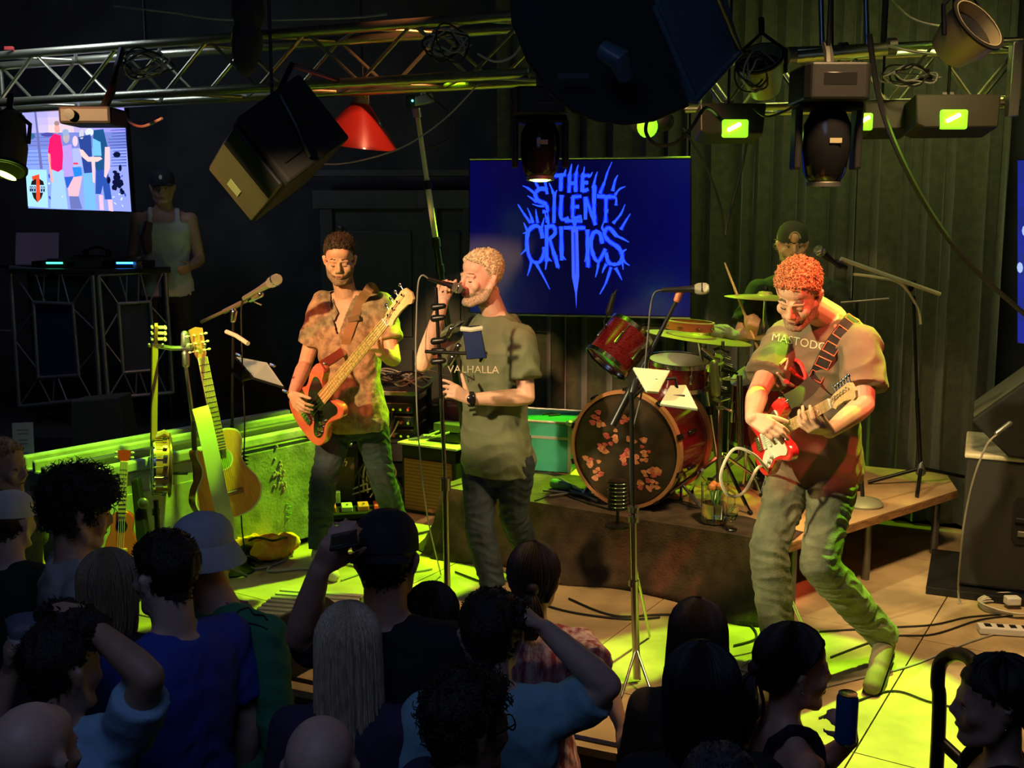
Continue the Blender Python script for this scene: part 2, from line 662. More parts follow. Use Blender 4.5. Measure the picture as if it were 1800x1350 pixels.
slab(0, .93, 0, .36, 0, ht - .06, 'body', SW)
slab(.94, 1.62, -.02, .34, 0, ht - .09, 'body', M('worn_grey_carpet_board', (.2, .21, .17), .8, var=.35, vscale=7, bump=.4, bscale=60))
slab(-.03, 1.66, -.03, .03, ht - .055, ht, 'rail', SW, .01)
slab(-.03, 1.66, .07, .12, ht - .04, ht + .03, 'rail', DSTEEL, .01)
slab(-.03, 1.66, .17, .2, ht - .04, ht + .05, 'rail', SW, .01)
slab(-.03, 1.66, .26, .31, ht - .05, ht + .06, 'rail', SW, .01)
slab(.06, .88, -.012, 0, .1, ht - .17, 'face_panel', SW, .004)
slab(-.03, .0, -.03, .36, 0, ht, 'end_post', SW, .01)
# pale hanging cloth/corrosion patch on the carpeted half
m = MB()
rr = random.Random(3)
for k in range(26):
    a = rr.uniform(1.26, 1.37)
    z = .42 + rr.gauss(0, .055)
    c = q0 + dd_ * a + nn_ * (-.024)
    m.ell((c.x, c.y, z), (.009, .007, .012), nu=7, nv=5)
m.build('pale_patch', M('chalk', (.5, .42, .34), .9), half)['kind'] = 'stuff'
m = MB()
for k in range(5):
    c = q0 + dd_ * (1.37 + .02 * (k % 2)) + nn_ * (-.024)
    m.ell((c.x, c.y, .16 + k * .02), (.016, .004, .009), nu=7, nv=5)
m.build('paint_splash', M('green_paint', (.3, .6, .2), .7), half)['kind'] = 'stuff'

# DJ platform
dj0 = struct(MB().prism([(-4.9, 6.75), (-2.35, 6.75), (-2.05, 7.3), (-2.05, 8.55), (-4.9, 8.7)], -.02, .5).build('floor', M('platform_black', (.02, .02, .02), .7), None, False))
# grey stair/cabinet block in front of the platform
o = MB()
b4 = [P(118, 790, 6.2), P(205, 792, 6.2), P(205, 792, 6.5), P(118, 790, 6.5)]
c0, c1 = P(118, 708, 6.25), P(205, 700, 6.25)
o.hexa([V((c0.x, 6.2, 0)), V((c1.x + .08, 6.2, 0)), V((c1.x + .08, 6.55, 0)), V((c0.x, 6.55, 0))], [V((c0.x, 6.3, c0.z)), V((c1.x, 6.3, c1.z)), V((c1.x, 6.5, c1.z)), V((c0.x, 6.5, c0.z))])
tag(o.build('floor_monitor', M('olive_black_grille', (.05, .052, .03), .85, bump=.5, bscale=300), None, False, .01), 'dark olive floor monitor below the lit truss booth, left of the banjo', 'monitor')

# ------------------------------------------------------------------ people: one remeshed body each, clothes and hair as children
def evaluated(me, mods):
    o = bpy.data.objects.new('tmp', me)
    C.objects.link(o)
    for kind, kw in mods:
        m = o.modifiers.new(kind, kind)
        for k, v_ in kw.items():
            setattr(m, k, v_)
    dg = bpy.context.evaluated_depsgraph_get()
    out = bpy.data.meshes.new_from_object(o.evaluated_get(dg))
    bpy.data.objects.remove(o)
    return out


def fuse(mb, voxel, it=4, fac=.5):
    me = mb.mesh('fused')
    return evaluated(me, [('REMESH', dict(mode='VOXEL', voxel_size=voxel, use_smooth_shade=True)), ('SMOOTH', dict(factor=fac, iterations=it))])


def wrinkle(me, amp, sc, seed=0, stretch=(1, 1, 1)):
    """real folds: moves the vertices along their normals"""
    n = len(me.vertices)
    co = np.empty(n * 3)
    me.vertices.foreach_get('co', co)
    no = np.empty(n * 3)
    me.vertices.foreach_get('normal', no)
    co = co.reshape(-1, 3)
    no = no.reshape(-1, 3)
    p = co * np.array(stretch) * sc + seed
    # domain warped ridged waves
    a = np.sin(p[:, 0] * 1.3 + 1.7 * np.sin(p[:, 2] * .9 + p[:, 1]) + seed)
    b = np.sin(p[:, 2] * 1.9 + 2.1 * np.sin(p[:, 0] * .8 + 1.1 * p[:, 1]) + 2 * seed)
    c = np.sin(p[:, 1] * 1.5 + 1.6 * np.sin(p[:, 2] * 1.2) + 3 * seed)
    h = (1 - np.abs(a * .6 + b * .8)) * .7 + .3 * b * c
    co += no * (h * amp)[:, None]
    me.vertices.foreach_set('co', co.ravel())
    me.update()


def arrays(me):
    n = len(me.vertices)
    co = np.empty(n * 3)
    me.vertices.foreach_get('co', co)
    no = np.empty(n * 3)
    me.vertices.foreach_get('normal', no)
    return co.reshape(-1, 3), no.reshape(-1, 3)


def region(me, mask_v, offset, name, mat, parent, edge=-.0015, noise_amp=0, seed=0):
    """shell lifted off a part of the body surface (hair, beard, lips...)"""
    co, no = arrays(me)
    ls = np.empty(len(me.loops), dtype=np.int64)
    me.loops.foreach_get('vertex_index', ls)
    pt = np.empty(len(me.polygons), dtype=np.int64)
    me.polygons.foreach_get('loop_total', pt)
    st = np.empty(len(me.polygons), dtype=np.int64)
    me.polygons.foreach_get('loop_start', st)
    quads = pt == 4
    F = ls[st[quads][:, None] + np.arange(4)]
    keep = mask_v[F].all(axis=1)
    F = F[keep]
    if len(F) == 0:
        return None
    used, inv = np.unique(F, return_inverse=True)
    F = inv.reshape(-1, 4)
    # boundary vertices get tucked in
    allF = ls[st[quads][:, None] + np.arange(4)]
    touch = np.zeros(len(co), bool)
    touch[allF[~keep].ravel()] = True
    off = offset(co[used]) if callable(offset) else np.full(len(used), offset)
    if noise_amp:
        rs = np.random.RandomState(seed)
        off = off + rs.uniform(-1, 1, len(used)) * noise_amp
    off = np.where(touch[used], edge, off)
    v_ = co[used] + no[used] * off[:, None]
    m = bpy.data.meshes.new(name)
    m.from_pydata(v_.tolist(), [], F.tolist())
    m.update()
    return link(name, m, mat, parent)


def local(co, Mx):
    mi = np.array(Mx.inverted())
    return co @ mi[:3, :3].T + mi[:3, 3]


HEADK = 1.0


def head_matrix(c, yaw, pitch=0, roll=0, k=1.0):
    m = Matrix.Rotation(R(yaw), 4, 'Z') @ Matrix.Rotation(R(pitch), 4, 'X') @ Matrix.Rotation(R(roll), 4, 'Y') @ Matrix.Scale(k, 4)
    m.translation = V(c)
    return m


def head_prims(mb, H_, fem=False, jaw=1.0):
    def e(c, r, rot=None):
        s = MB(H_)
        s.ell(c, r, rot, 18, 12)
        mb.v_off = 0
        n = len(mb.v)
        mb.v += s.v
        mb.f += [tuple(i + n for i in f) for f in s.f]
        mb.c += s.c

    def cp(a, b, r0, r1=None):
        s = MB(H_)
        s.capsule(a, b, r0, r1)
        n = len(mb.v)
        mb.v += s.v
        mb.f += [tuple(i + n for i in f) for f in s.f]
        mb.c += s.c
    e((0, .016, .036), (.077, .095, .084))            # skull
    e((0, -.02, -.014), (.066, .068, .09))            # face mass
    e((0, -.038, .052), (.06, .046, .047))            # forehead
    e((0, -.052, -.045), (.046, .036, .05))           # mid face
    for s in (-1, 1):
        cp((s * .058 * jaw, .006, -.035), (s * .05 * jaw, -.02, -.08), .02, .019)
        cp((s * .05 * jaw, -.02, -.08), (s * .016, -.071, -.106), .02, .019)
        e((s * .04, -.063, -.026), (.026, .022, .026))   # cheek
        e((s * .026, -.07, -.05), (.02, .018, .022))     # beside the mouth
        cp((s * .013, -.087, .021), (s * .046, -.073, .018), .0085, .008)   # brow
        e((s * .031, -.0745, .0005), (.0155, .0105, .0115))   # lid
        # ear
        cp((s * .079, .008, -.022), (s * .086, .018, .012), .0085, .011)
        e((s * .083, .014, -.004), (.006, .017, .028))
        e((s * .0105, -.099, -.036), (.0085, .0095, .0075))
    cp((0, -.087, .016), (0, -.108, -.026), .0085, .012)   # nose
    e((0, -.105, -.031), (.0105, .011, .009))
    e((0, -.079, -.055), (.03, .018, .024))          # muzzle
    cp((-.015, -.0915, -.0600), (.015, -.0915, -.0600), .0058)   # upper lip
    cp((-.013, -.0900, -.0705), (.013, -.0900, -.0705), .0062)
    e((0, -.08, -.101), (.023, .018, .018))           # chin
    if fem:
        e((0, .0, -.06), (.05, .05, .045))


def arm_radii(k, fem):
    q = .84 if fem else 1.0
    return [.056 * k * q, .05 * k * q, .047 * k * q, .04 * k * q, .044 * k * q, .038 * k * q, .027 * k * q]


def arm_prims(mb, sh, el, wr, k=1, fem=False):
    r = arm_radii(k, fem)
    sh, el, wr = V(sh), V(el), V(wr)
    ps = [sh, sh.lerp(el, .3), sh.lerp(el, .65), el, el.lerp(wr, .22), el.lerp(wr, .55), wr]
    for i in range(6):
        mb.capsule(ps[i], ps[i + 1], r[i], r[i + 1])


def hand_prims(mb, wr, d, pal, right=True, curl=(.3, .5, .3), k=1.0, spread=.1, thumb=(.6, .35), curls=None):
    """palm, four unequal fingers and a thumb; d = wrist to knuckles, pal = direction the palm faces"""
    d = V(d).normalized()
    pal = V(pal)
    pal = (pal - d * pal.dot(d)).normalized()
    t = d.cross(pal) * (1 if right else -1)
    wr = V(wr)
    L = .09 * k
    for o, r0, r1 in ((.026, .0135, .013), (.009, .0145, .0135), (-.009, .0145, .013), (-.025, .013, .0115)):
        mb.capsule(wr + t * o * .6 * k + d * .005, wr + t * o * k + d * (L * .93 - abs(o - .009) * .25), r0 * k, r1 * k, 8)
    mb.ell(wr + d * L * .45 + pal * .004 * k, (.03 * k, .012 * k, .03 * k), Matrix((t, pal, d)).transposed(), 10, 7)
    fl = ((.028, .042, .026, .021), (.0095, .046, .029, .022), (-.009, .043, .027, .021), (-.0265, .034, .021, .018))
    ends = []
    for i, (o, a, b, c) in enumerate(fl):
        cu = curls[i] if curls else curl
        p = wr + t * o * k + d * (L * .93 - abs(o - .009) * .25)
        ang = 0
        sp = spread * (o / .028)
        rr_ = (.0092 if i < 3 else .0078) * k
        for j, (ln, cc) in enumerate(zip((a, b, c), cu)):
            ang += cc
            dr = (d + t * sp).normalized() * math.cos(ang) + pal * math.sin(ang)
            q = p + dr * ln * k
            mb.capsule(p, q, rr_ * (1 - .07 * j), rr_ * (.93 - .08 * j), 8)
            p = q
        ends.append(p)
    # thumb leaves the side of the palm near its base
    p = wr + t * .02 * k + d * .018 * k
    a1, a2 = thumb
    dr = (d * math.cos(a1) + t * math.sin(a1) + pal * .35).normalized()
    q = p + dr * .048 * k
    mb.capsule(p, q, .0145 * k, .0115 * k, 8)
    dr2 = (dr + d * a2 + pal * a2 * .8).normalized()
    q2 = q + dr2 * .033 * k
    mb.capsule(q, q2, .0112 * k, .0102 * k, 8)
    mb.capsule(q2, q2 + (dr2 + pal * a2 * .5).normalized() * .024 * k, .0102 * k, .0085 * k, 8)
    return ends


def spine_frames(J):
    """lateral, forward axes at hip and at shoulder"""
    lat_h = (J['hipL'] - J['hipR']).normalized()
    lat_s = (J['shL'] - J['shR']).normalized()
    return lat_h, lat_s


# t, half width, half depth, forward shift
TORSO = [(-.13, .10, .075, 0), (-.06, .155, .10, -.005), (.04, .168, .112, -.008), (.2, .155, .10, 0), (.38, .143, .095, .004), (.58, .158, .105, .006), (.76, .172, .112, .006), (.88, .168, .10, 0), (.96, .13, .082, -.004), (1.03, .072, .066, -.006)]


def torso_rings(J, grow=0.0, t0=-1, t1=9, k=1.0, belly=0.0, n=24, fem=False, flare=0, width=1.0):
    hc = (J['hipL'] + J['hipR']) / 2
    nb = J['neckb']
    up = (nb - hc)
    lh, ls = spine_frames(J)
    sc_ = (J['shL'] + J['shR']) / 2
    rings = []
    for t, a, b, f_ in TORSO:
        if t < t0 or t > t1:
            continue
        tt = min(max(t, 0), 1)
        lat = lh.lerp(ls, tt)
        dn = up.normalized()
        lat = (lat - dn * lat.dot(dn)).normalized()
        fw = dn.cross(lat)          # placeholder sign fixed below
        fw = lat.cross(dn)
        fw = -fw if J.get('flip') else fw
        if fem:
            a = a * (.84 if .3 < t < .7 else .9)
            b = b * .92
        bl = belly * math.exp(-((t - .28) / .22) ** 2)
        c = hc + up * t + J['fwd'] * (f_ + bl * .6) * k
        # curve of the spine
        c += J['fwd'] * J.get('arch', 0) * math.sin(PI * tt)
        ex = 2.4
        g = grow + flare * max(0, (.3 - t)) * .1
        ax, bx = (a * k * width + g), (b + bl * .5) * k + g
        rg = []
        for i in range(n):
            th_ = 2 * PI * i / n
            cx, sx = math.cos(th_), math.sin(th_)
            rg.append(c + lat * (ax * math.copysign(abs(cx) ** (2 / ex), cx)) + fw * (bx * math.copysign(abs(sx) ** (2 / ex), sx)))
        rings.append(rg)
    return rings


def leg_prims(mb, hip, kn, an, k=1, fem=False, grow=0.0, cut=None, bag=0):
    hip, kn, an = V(hip), V(kn), V(an)
    ps = [(hip, .088), (hip.lerp(kn, .3), .082), (hip.lerp(kn, .7), .066), (kn, .057), (kn.lerp(an, .25), .056), (kn.lerp(an, .6), .045), (an, .036)]
    for i in range(6):
        a, ra = ps[i]
        b, rb = ps[i + 1]
        g0 = grow + bag * max(0, i - 2) / 4
        g1 = grow + bag * max(0, i - 1) / 4
        if cut and i == 5:
            b = b - (b - a).normalized() * .01
            mb.cyl(a - (b - a).normalized() * 0.0, b, ra * k + g0, rb * k + g1, 16)
        else:
            mb.capsule(a, b, ra * k + g0, rb * k + g1, 14)


def foot_prims(mb, an, toe, k=1, grow=0):
    an, toe = V(an), V(toe)
    d = (toe - an)
    fl = V((d.x, d.y, d.z))
    heel = an - V((d.x, d.y, 0)).normalized() * .035 + V((0, 0, -.035))
    mb.capsule(an, heel, .036 * k + grow, .034 * k + grow)
    mb.capsule(heel + V((0, 0, -.005)), toe, .034 * k + grow, .03 * k + grow)
    mb.capsule(an, an.lerp(toe, .55), .035 * k + grow, .032 * k + grow)


def text_on(surf_mesh, text, center, right, up, height, depthdir, mat, parent, name='print', spacing=1.0, bold=0, font_scale=1.0):
    """flat lettering wrapped on to a cloth surface"""
    cu = bpy.data.curves.new('t', 'FONT')
    cu.body = text
    cu.align_x = 'CENTER'
    cu.align_y = 'CENTER'
    cu.size = height * 1.4
    cu.space_character = spacing
    cu.offset = bold
    cu.resolution_u = 3
    o = bpy.data.objects.new('t', cu)
    C.objects.link(o)
    dg = bpy.context.evaluated_depsgraph_get()
    me = bpy.data.meshes.new_from_object(o.evaluated_get(dg))
    bpy.data.objects.remove(o)
    bm = bmesh.new()
    bm.from_mesh(me)
    bmesh.ops.triangulate(bm, faces=bm.faces)
    for _ in range(2):
        es = [e for e in bm.edges if e.calc_length() > height * .4]
        if es:
            bmesh.ops.subdivide_edges(bm, edges=es, cuts=1)
            bmesh.ops.triangulate(bm, faces=bm.faces)
    bv = BVHTree.FromPolygons([v.co for v in surf_mesh.vertices], [tuple(p.vertices) for p in surf_mesh.polygons])
    right, up, dv = V(right).normalized(), V(up).normalized(), V(depthdir).normalized()
    for v_ in bm.verts:
        p = V(center) + right * v_.co.x * font_scale + up * v_.co.y - dv * .3
        h = bv.ray_cast(p, dv)
        v_.co = (h[0] - dv * .003) if h[0] is not None else p + dv * .3
    bm.to_mesh(me)
    bm.free()
    return link(name, me, mat, parent, False)


def hair_short(body, H_, col, parent, thick=.012, hairline=.088, tufts=900, seed=1, comb=(0, -1, .3), tl=.022, sides=.6, temple=-.01, curly=False, name='hair', zmax=None):
    co, no = arrays(body)
    L = local(co, H_)
    x, y, z = L[:, 0], L[:, 1], L[:, 2]
    # hairline runs from forehead over temples, round the ears to the nape
    line = np.where(y < -.03, hairline - (y + .09) * .55, np.where(y < .03, hairline - .033 - (y + .03) * 1.55, -.045 - (y - .03) * .5))
    near = (np.abs(x) < .1) & (np.abs(y) < .14) & (z < .15)
    ear = (np.abs(x) > .074) & (y > -.012) & (y < .04) & (z < .022)
    mask = near & (z > line) & ~ear

    def off(p):
        l = local(p, H_)
        top = np.clip((l[:, 2] - .02) / .08, 0, 1)
        return (sides * thick + (1 - sides) * thick * top) * (1 + .25 * np.sin(l[:, 0] * 160 + 3 * np.sin(l[:, 1] * 70)))
    mat = M('hair_%s' % name if name != 'hair' else 'hair_%d' % seed, col, .5, var=.35, vscale=90, bump=.5, bscale=250)
    ob = region(body, mask, off, 'hair', mat, parent, noise_amp=thick * .12, seed=seed)
    idx = np.nonzero(mask if zmax is None else mask & (z < zmax))[0]
    if len(idx) and tufts:
        rs = random.Random(seed)
        m = MB()
        cmb = H_.to_3x3() @ V(comb)
        for _ in range(tufts):
            i = rs.choice(idx)
            p = V(co[i])
            n_ = V(no[i])
            lz = L[i, 2]
            tk = sides + (1 - sides) * min(1, max(0, (lz - .02) / .08))
            base = p + n_ * thick * tk * .5
            dr = (n_ * .8 + cmb * .6 + V((rs.gauss(0, .3), rs.gauss(0, .3), rs.gauss(0, .3)))).normalized()
            ln = tl * tk * rs.uniform(.7, 1.2)
            if curly:
                xx, yy = basis(dr)
                r0 = tl * .28 * rs.uniform(.7, 1.2)
                ph = rs.uniform(0, 6)
                pts = [base + dr * (ln * q / 7) + (xx * math.cos(ph + q * 1.1) + yy * math.sin(ph + q * 1.1)) * r0 for q in range(8)]
                m.tube(pts, [.0025 * (1.2 - q / 9) for q in range(8)], 4)
            else:
                q1 = base + dr * ln * .5
                q2 = base + (dr + cmb * .35).normalized() * ln
                m.tube([base - dr * .004, q1, q2], [.0026, .002, .0006], 4)
        t = m.build('hair_tufts', mat, ob or parent, fixn=False)
    return ob


def hair_long(body, H_, col, parent, length=.35, seed=1, n=200, width=1.0, pony=False, wave=.004, name=None):
    mat = M(name or 'hair_long_%d' % seed, col, .38, var=.3, vscale=40, stretch=(6, 6, .6), bump=.3, bscale=160)
    rs = random.Random(seed)
    k = H_.to_scale()[0]
    end = .0 if pony else length

    def S(th, t, lift=0.0):
        """hair surface: over the crown, then falling"""
        c, s_ = math.cos(th), math.sin(th)
        cr = .42
        if s_ < 0:
            side = 0.0 if c > 0 else PI
            q = min(1, t / cr)
            w_ = max(0, (q - .45) / .55)
            w_ = w_ * w_ * (3 - 2 * w_)
            th0 = th if c > 0 else th
            tt = side - .12 if c > 0 else side + .12
            if c > 0:
                tt, th_ = -.12, (th if th <= PI else th - 2 * PI)
            else:
                tt, th_ = PI + .12, (th if th >= 0 else th + 2 * PI)
            e_ = th_ + (tt - th_) * w_
            c, s_ = math.cos(e_), math.sin(e_)
        rx, ry = (.09 + lift) * width, .108 + lift
        if t <= cr:
            a = t / cr * PI / 2
            return H_ @ V((rx * math.sin(a) * c, .018 + ry * math.sin(a) * s_, .036 + (.1 + lift) * math.cos(a)))
        f_ = (t - cr) / (1 - cr)
        p = H_ @ V((rx * c * (1 + .06 * math.sin(f_ * 3)), .018 + ry * s_ * (1 - .05 * f_) + .012 * f_, .036))
        if pony:
            return p.lerp(H_ @ V((.05 * c, .075 + .03 * s_, -.055)), f_)
        dz = (.13 + end) * f_
        o_ = (p - (H_ @ V((0, .018, .036))))
        o_.z = 0
        fl = .22 * max(0, f_ - .35) if length > .2 else -.12 * f_
        return p + V((0, 0, -dz)) + o_ * fl
    nt, nth = 15, 30
    rings = []
    for i in range(nt):
        t = .04 + .96 * i / (nt - 1)
        rings.append([S(2 * PI * j / nth, t, -.004) for j in range(nth)])
    cap = MB().loft(rings).build('hair', mat, parent)
    m = MB()
    for _ in range(n):
        th = rs.uniform(0, 2 * PI)
        dth = rs.gauss(0, .12)
        tip = rs.uniform(.9, 1.02)
        ph, fr = rs.uniform(0, 6), rs.uniform(7, 11)
        pts = []
        nn = 13
        for q in range(nn):
            t = .03 + (tip - .03) * q / (nn - 1)
            p = S((th + dth * t) % (2 * PI), t, .0015 * math.sin(ph + q))
            if t > .42:
                p = p + V((math.sin(ph + fr * t), math.cos(ph + fr * t), 0)) * wave * (t - .42) * 2
            pts.append(p)
        m.tube(pts, [.0045 * k] * (nn - 2) + [.003, .0008], 4)
    if pony:
        base = H_ @ V((0, .118, -.0))
        m.ell(base, (.024, .024, .024))
        for _ in range(70 if length > .1 else 30):
            a, b = rs.gauss(0, .014), rs.gauss(0, .014)
            pts = [base]
            q = base.copy()
            dirn = (H_.to_3x3() @ V((0, 1, -.2))).normalized()
            for s_ in range(7):
                dirn = (dirn * .45 + V((0, 0, -.7))).normalized()
                q = q + dirn * (length / 7)
                sp = math.sin((s_ + 1) / 8 * PI) * 1.2
                pts.append(q + V((a * sp, b * sp, 0)))
            m.tube(pts, [.005] * 6 + [.003, .001], 5)
    m.build('hair_locks', mat, cap, fixn=False)
    return cap


def cap_hat(H_, mat, parent, brim_dir='front', bucket=False, name='cap', open_back=False, brim_mat=None):
    m = MB(H_)
    rings = []
    n = 28
    for z, k in ((.028, 1.0), (.05, 1.0), (.075, .97), (.1, .86), (.12, .66), (.132, .4), (.137, .12)):
        rings.append([V((.088 * k * math.cos(2 * PI * i / n), .012 + .106 * k * math.sin(2 * PI * i / n), z + .012 * math.sin(2 * PI * i / n) * (1 if z < .06 else 0))) for i in range(n)])
    m.loft(rings)
    ob = m.build(name, mat, parent)
    m = MB(H_)
    if bucket:
        r1 = [[V((k * .088 * math.cos(2 * PI * i / n), .012 + k * .106 * math.sin(2 * PI * i / n), z)) for i in range(n)] for k, z in ((.98, .045), (1.2, .015), (1.42, -.022), (1.43, -.026), (1.2, .008), (.98, .03))]
        m.loft(r1, False)
    else:
        s = -1 if brim_dir == 'front' else 1
        top, bot = [], []
        pts = []
        for i in range(13):
            a = PI * (i / 12)
            pts.append((.078 * math.cos(a), s * (.075 + .085 * math.sin(a)) + .012, .03 - .016 * (math.cos(a) ** 2)))
        ring0 = [V((x_, y_, z_)) for x_, y_, z_ in pts] + [V((-.05, s * .06, .036)), V((.05, s * .06, .036))]
        m.loft([ring0, [p + V((0, 0, .005)) for p in ring0]])
    m.build('brim', brim_mat or mat, ob)
    return ob


def glasses(H_, parent):
    m = MB(H_)
    for s in (-1, 1):
        m.tube([V((s * .033 + .023 * math.cos(a), -.1 + .004 * abs(math.cos(a)), .001 + .018 * math.sin(a))) for a in [2 * PI * i / 14 for i in range(14)]], .0022, 5, True)
        m.tube([V((s * .056, -.095, .006)), V((s * .078, -.04, .006)), V((s * .085, .02, .004))], .002, 5)
    m.tube([V((-.01, -.102, .004)), V((0, -.106, .006)), V((.01, -.102, .004))], .002, 5)
    return m.build('glasses', BLACKG, parent)


def make_person(name_label, J, spec):
    """J joints in world space; returns (root, meshes)"""
    k = spec.get('k', 1.0)
    fem = spec.get('fem', False)
    vox = spec.get('voxel', .009)
    for q in list(J):
        if isinstance(J[q], (tuple, list)):
            J[q] = V(J[q])
    hc = (J['hipL'] + J['hipR']) / 2
    lat = ((J['hipL'] - J['hipR']).normalized() + (J['shL'] - J['shR']).normalized())
    upv = (J['neckb'] - hc).normalized()
    # figure facing -Y has its left side at +X; forward = up x ... 
    J['fwd'] = (lat.normalized().cross(upv)) * -1
    J['fwd'] = upv.cross(lat.normalized()) * -1 if False else lat.normalized().cross(upv)
    base = V((hc.x, hc.y, spec.get('base', min(J['anL'].z, J['anR'].z) - .09)))
    root = thing('person', name_label, 'person', base, spec.get('group'))
    H_ = head_matrix(J['head'], spec['yaw'], spec.get('pitch', 0), spec.get('roll', 0), k * spec.get('hk', 1.0))
    mb = MB()
    head_prims(mb, H_, fem, spec.get('jaw', 1.0))
    nk = H_ @ V((0, .022, -.05))
    nr_ = (.046 if fem else .057) * k
    mb.capsule(nk, J['neckb'] + V((0, 0, .01)), nr_, nr_ * 1.08, 16)
    mb.capsule(J['neckb'], J['neckb'].lerp(J['shL'], .62) + V((0, 0, -.01)), .052 * k, .045 * k)
    mb.capsule(J['neckb'], J['neckb'].lerp(J['shR'], .62) + V((0, 0, -.01)), .052 * k, .045 * k)
    for s in 'RL':
        mb.capsule(nk.lerp(J['neckb'], .75) - J['fwd'] * .012, J['neckb'].lerp(J['sh' + s], .7) + V((0, 0, .004)), .04 * k, .04 * k)
    mb.loft(torso_rings(J, 0, k=k, belly=spec.get('belly', 0), fem=fem))
    for s in 'RL':
        mb.capsule(J['sh' + s], J['sh' + s].lerp(J['neckb'], .4) + V((0, 0, -.04)), .055 * k * (.86 if fem else 1), .06 * k)
        arm_prims(mb, J['sh' + s], J['el' + s], J['wr' + s], k, fem)
        hd = spec.get('hand' + s)
        if hd is None:
            dd = (J['wr' + s] - J['el' + s]).normalized()
            hd = dict(d=dd, pal=(J['hipL'] - J['hipR']).normalized() * (1 if s == 'R' else -1))
        hand_prims(mb, J['wr' + s], hd['d'], hd['pal'], s == 'R', hd.get('curl', (.35, .5, .3)), k * (.88 if fem else 1), hd.get('spread', .1), hd.get('thumb', (.6, .35)), hd.get('curls'))
        leg_prims(mb, J['hip' + s], J['kn' + s], J['an' + s], k, fem)
        foot_prims(mb, J['an' + s], J['toe' + s], k * .9)
    body = fuse(mb, vox, spec.get('smooth', 3))
    link('body', body, spec['skin'], root)
    # eyes, brows, lips
    if spec.get('face', True):
        dn = spec.get('eyes') == 'down'
        if not dn:
            e = MB(H_)
            for s in (-1, 1):
                e.ell((s * .031, -.0768, -.002), (.011, .0095, .006))
            eo = e.build('eyes', M('eye_white', (.5, .45, .4), .2), root)
            e = MB(H_)
            for s in (-1, 1):
                e.ell((s * .031, -.0845, -.0025), (.0048, .0025, .0045), nu=10, nv=7)
            e.build('iris', M('iris_dark', (.03, .02, .012), .15), eo)
        e = MB(H_)
        for s in (-1, 1):
            zz_ = -.0065 if dn else .0035
            e.tube([V((s * .019, -.0805, zz_)), V((s * .026, -.0862, zz_ - (.0015 if dn else -.002))), V((s * .033, -.0868, zz_ - (.002 if dn else -.0025))), V((s * .040, -.0828, zz_ - (.001 if dn else -.001))), V((s * .045, -.077, zz_))], [.0006, .0016, .002, .0018, .0006], 6)
        e.build('eyelashes', M('lash_dark', (.03, .012, .008), .7), root)
        co, no = arrays(body)
        l = local(co, H_)
        zz = .0265 + .004 * np.cos(np.clip(np.abs(l[:, 0]) - .028, -.03, .03) * 60)
        region(body, (l[:, 1] < -.06) & (np.abs(l[:, 0]) > .011) & (np.abs(l[:, 0]) < .051) & (np.abs(l[:, 2] - zz + .002) < .0055), .0018, 'eyebrows', M('brow_' + spec['skin'].name, spec.get('browcol', (.06, .035, .02)), .8), root)
        region(body, (l[:, 1] < -.075) & (np.abs(l[:, 0]) < .024) & (l[:, 2] < -.052) & (l[:, 2] > -.079), .0012, 'lips', M('lips', (.5, .22, .16), .5), root, edge=-.0002)
        e = MB(H_)
        e.tube([V((-.021, -.0905, -.0648)), V((-.01, -.0972, -.0652)), V((0, -.0985, -.0648)), V((.01, -.0972, -.0652)), V((.021, -.0905, -.0648))], [.0008, .0018, .002, .0018, .0008], 6)
        e.build('mouth_line', M('mouth_dark', (.09, .02, .015), .6), root)
    if spec.get('beard'):
        co, no = arrays(body)
        l = local(co, H_)
        x, y, z = np.abs(l[:, 0]), l[:, 1], l[:, 2]
        mouth = (x < .02) & (z > -.075) & (z < -.053)
        full = (z < -.036) & (z > -.135) & (y < .02) & (y < -.045 + (z + .12) * .0 + .065) & ~((z > -.055) & (x < .058) & (y < -.048) & (x > .024))
        if spec['beard'] == 'goatee':
            full = (z < -.042) & (z > -.13) & (x < .034) & (y < -.03)
        full = full & (y > -.15) & (x < .1)
        bo = region(body, full & ~mouth, .0016, 'beard', M('beard_' + spec['skin'].name + spec['beard'], spec['beardcol'], .85, var=.4, vscale=220, bump=.6, bscale=400), root, edge=-.0004, noise_amp=.0007, seed=3)
        if bo:
            sm_ = bo.modifiers.new('smooth', 'SMOOTH')
            sm_.iterations = 2
    out = dict(root=root, body=body, H=H_)
    # trousers
    mb = MB()
    pg = spec.get('pgrow', .013)
    mb.loft(torso_rings(J, pg, t1=.2, k=k, fem=fem, belly=spec.get('belly', 0)))
    for s in 'RL':
        leg_prims(mb, J['hip' + s], J['kn' + s], J['an' + s], k, fem, pg, True, spec.get('bag', .012))
    pv = max(vox, .006)
    pm = fuse(mb, pv, 3)
    wrinkle(pm, spec.get('pwr', .006), 26, 2.3, (1, 1, 1.6))
    link('trousers', pm, spec['pants'], root)
    out['pants'] = pm
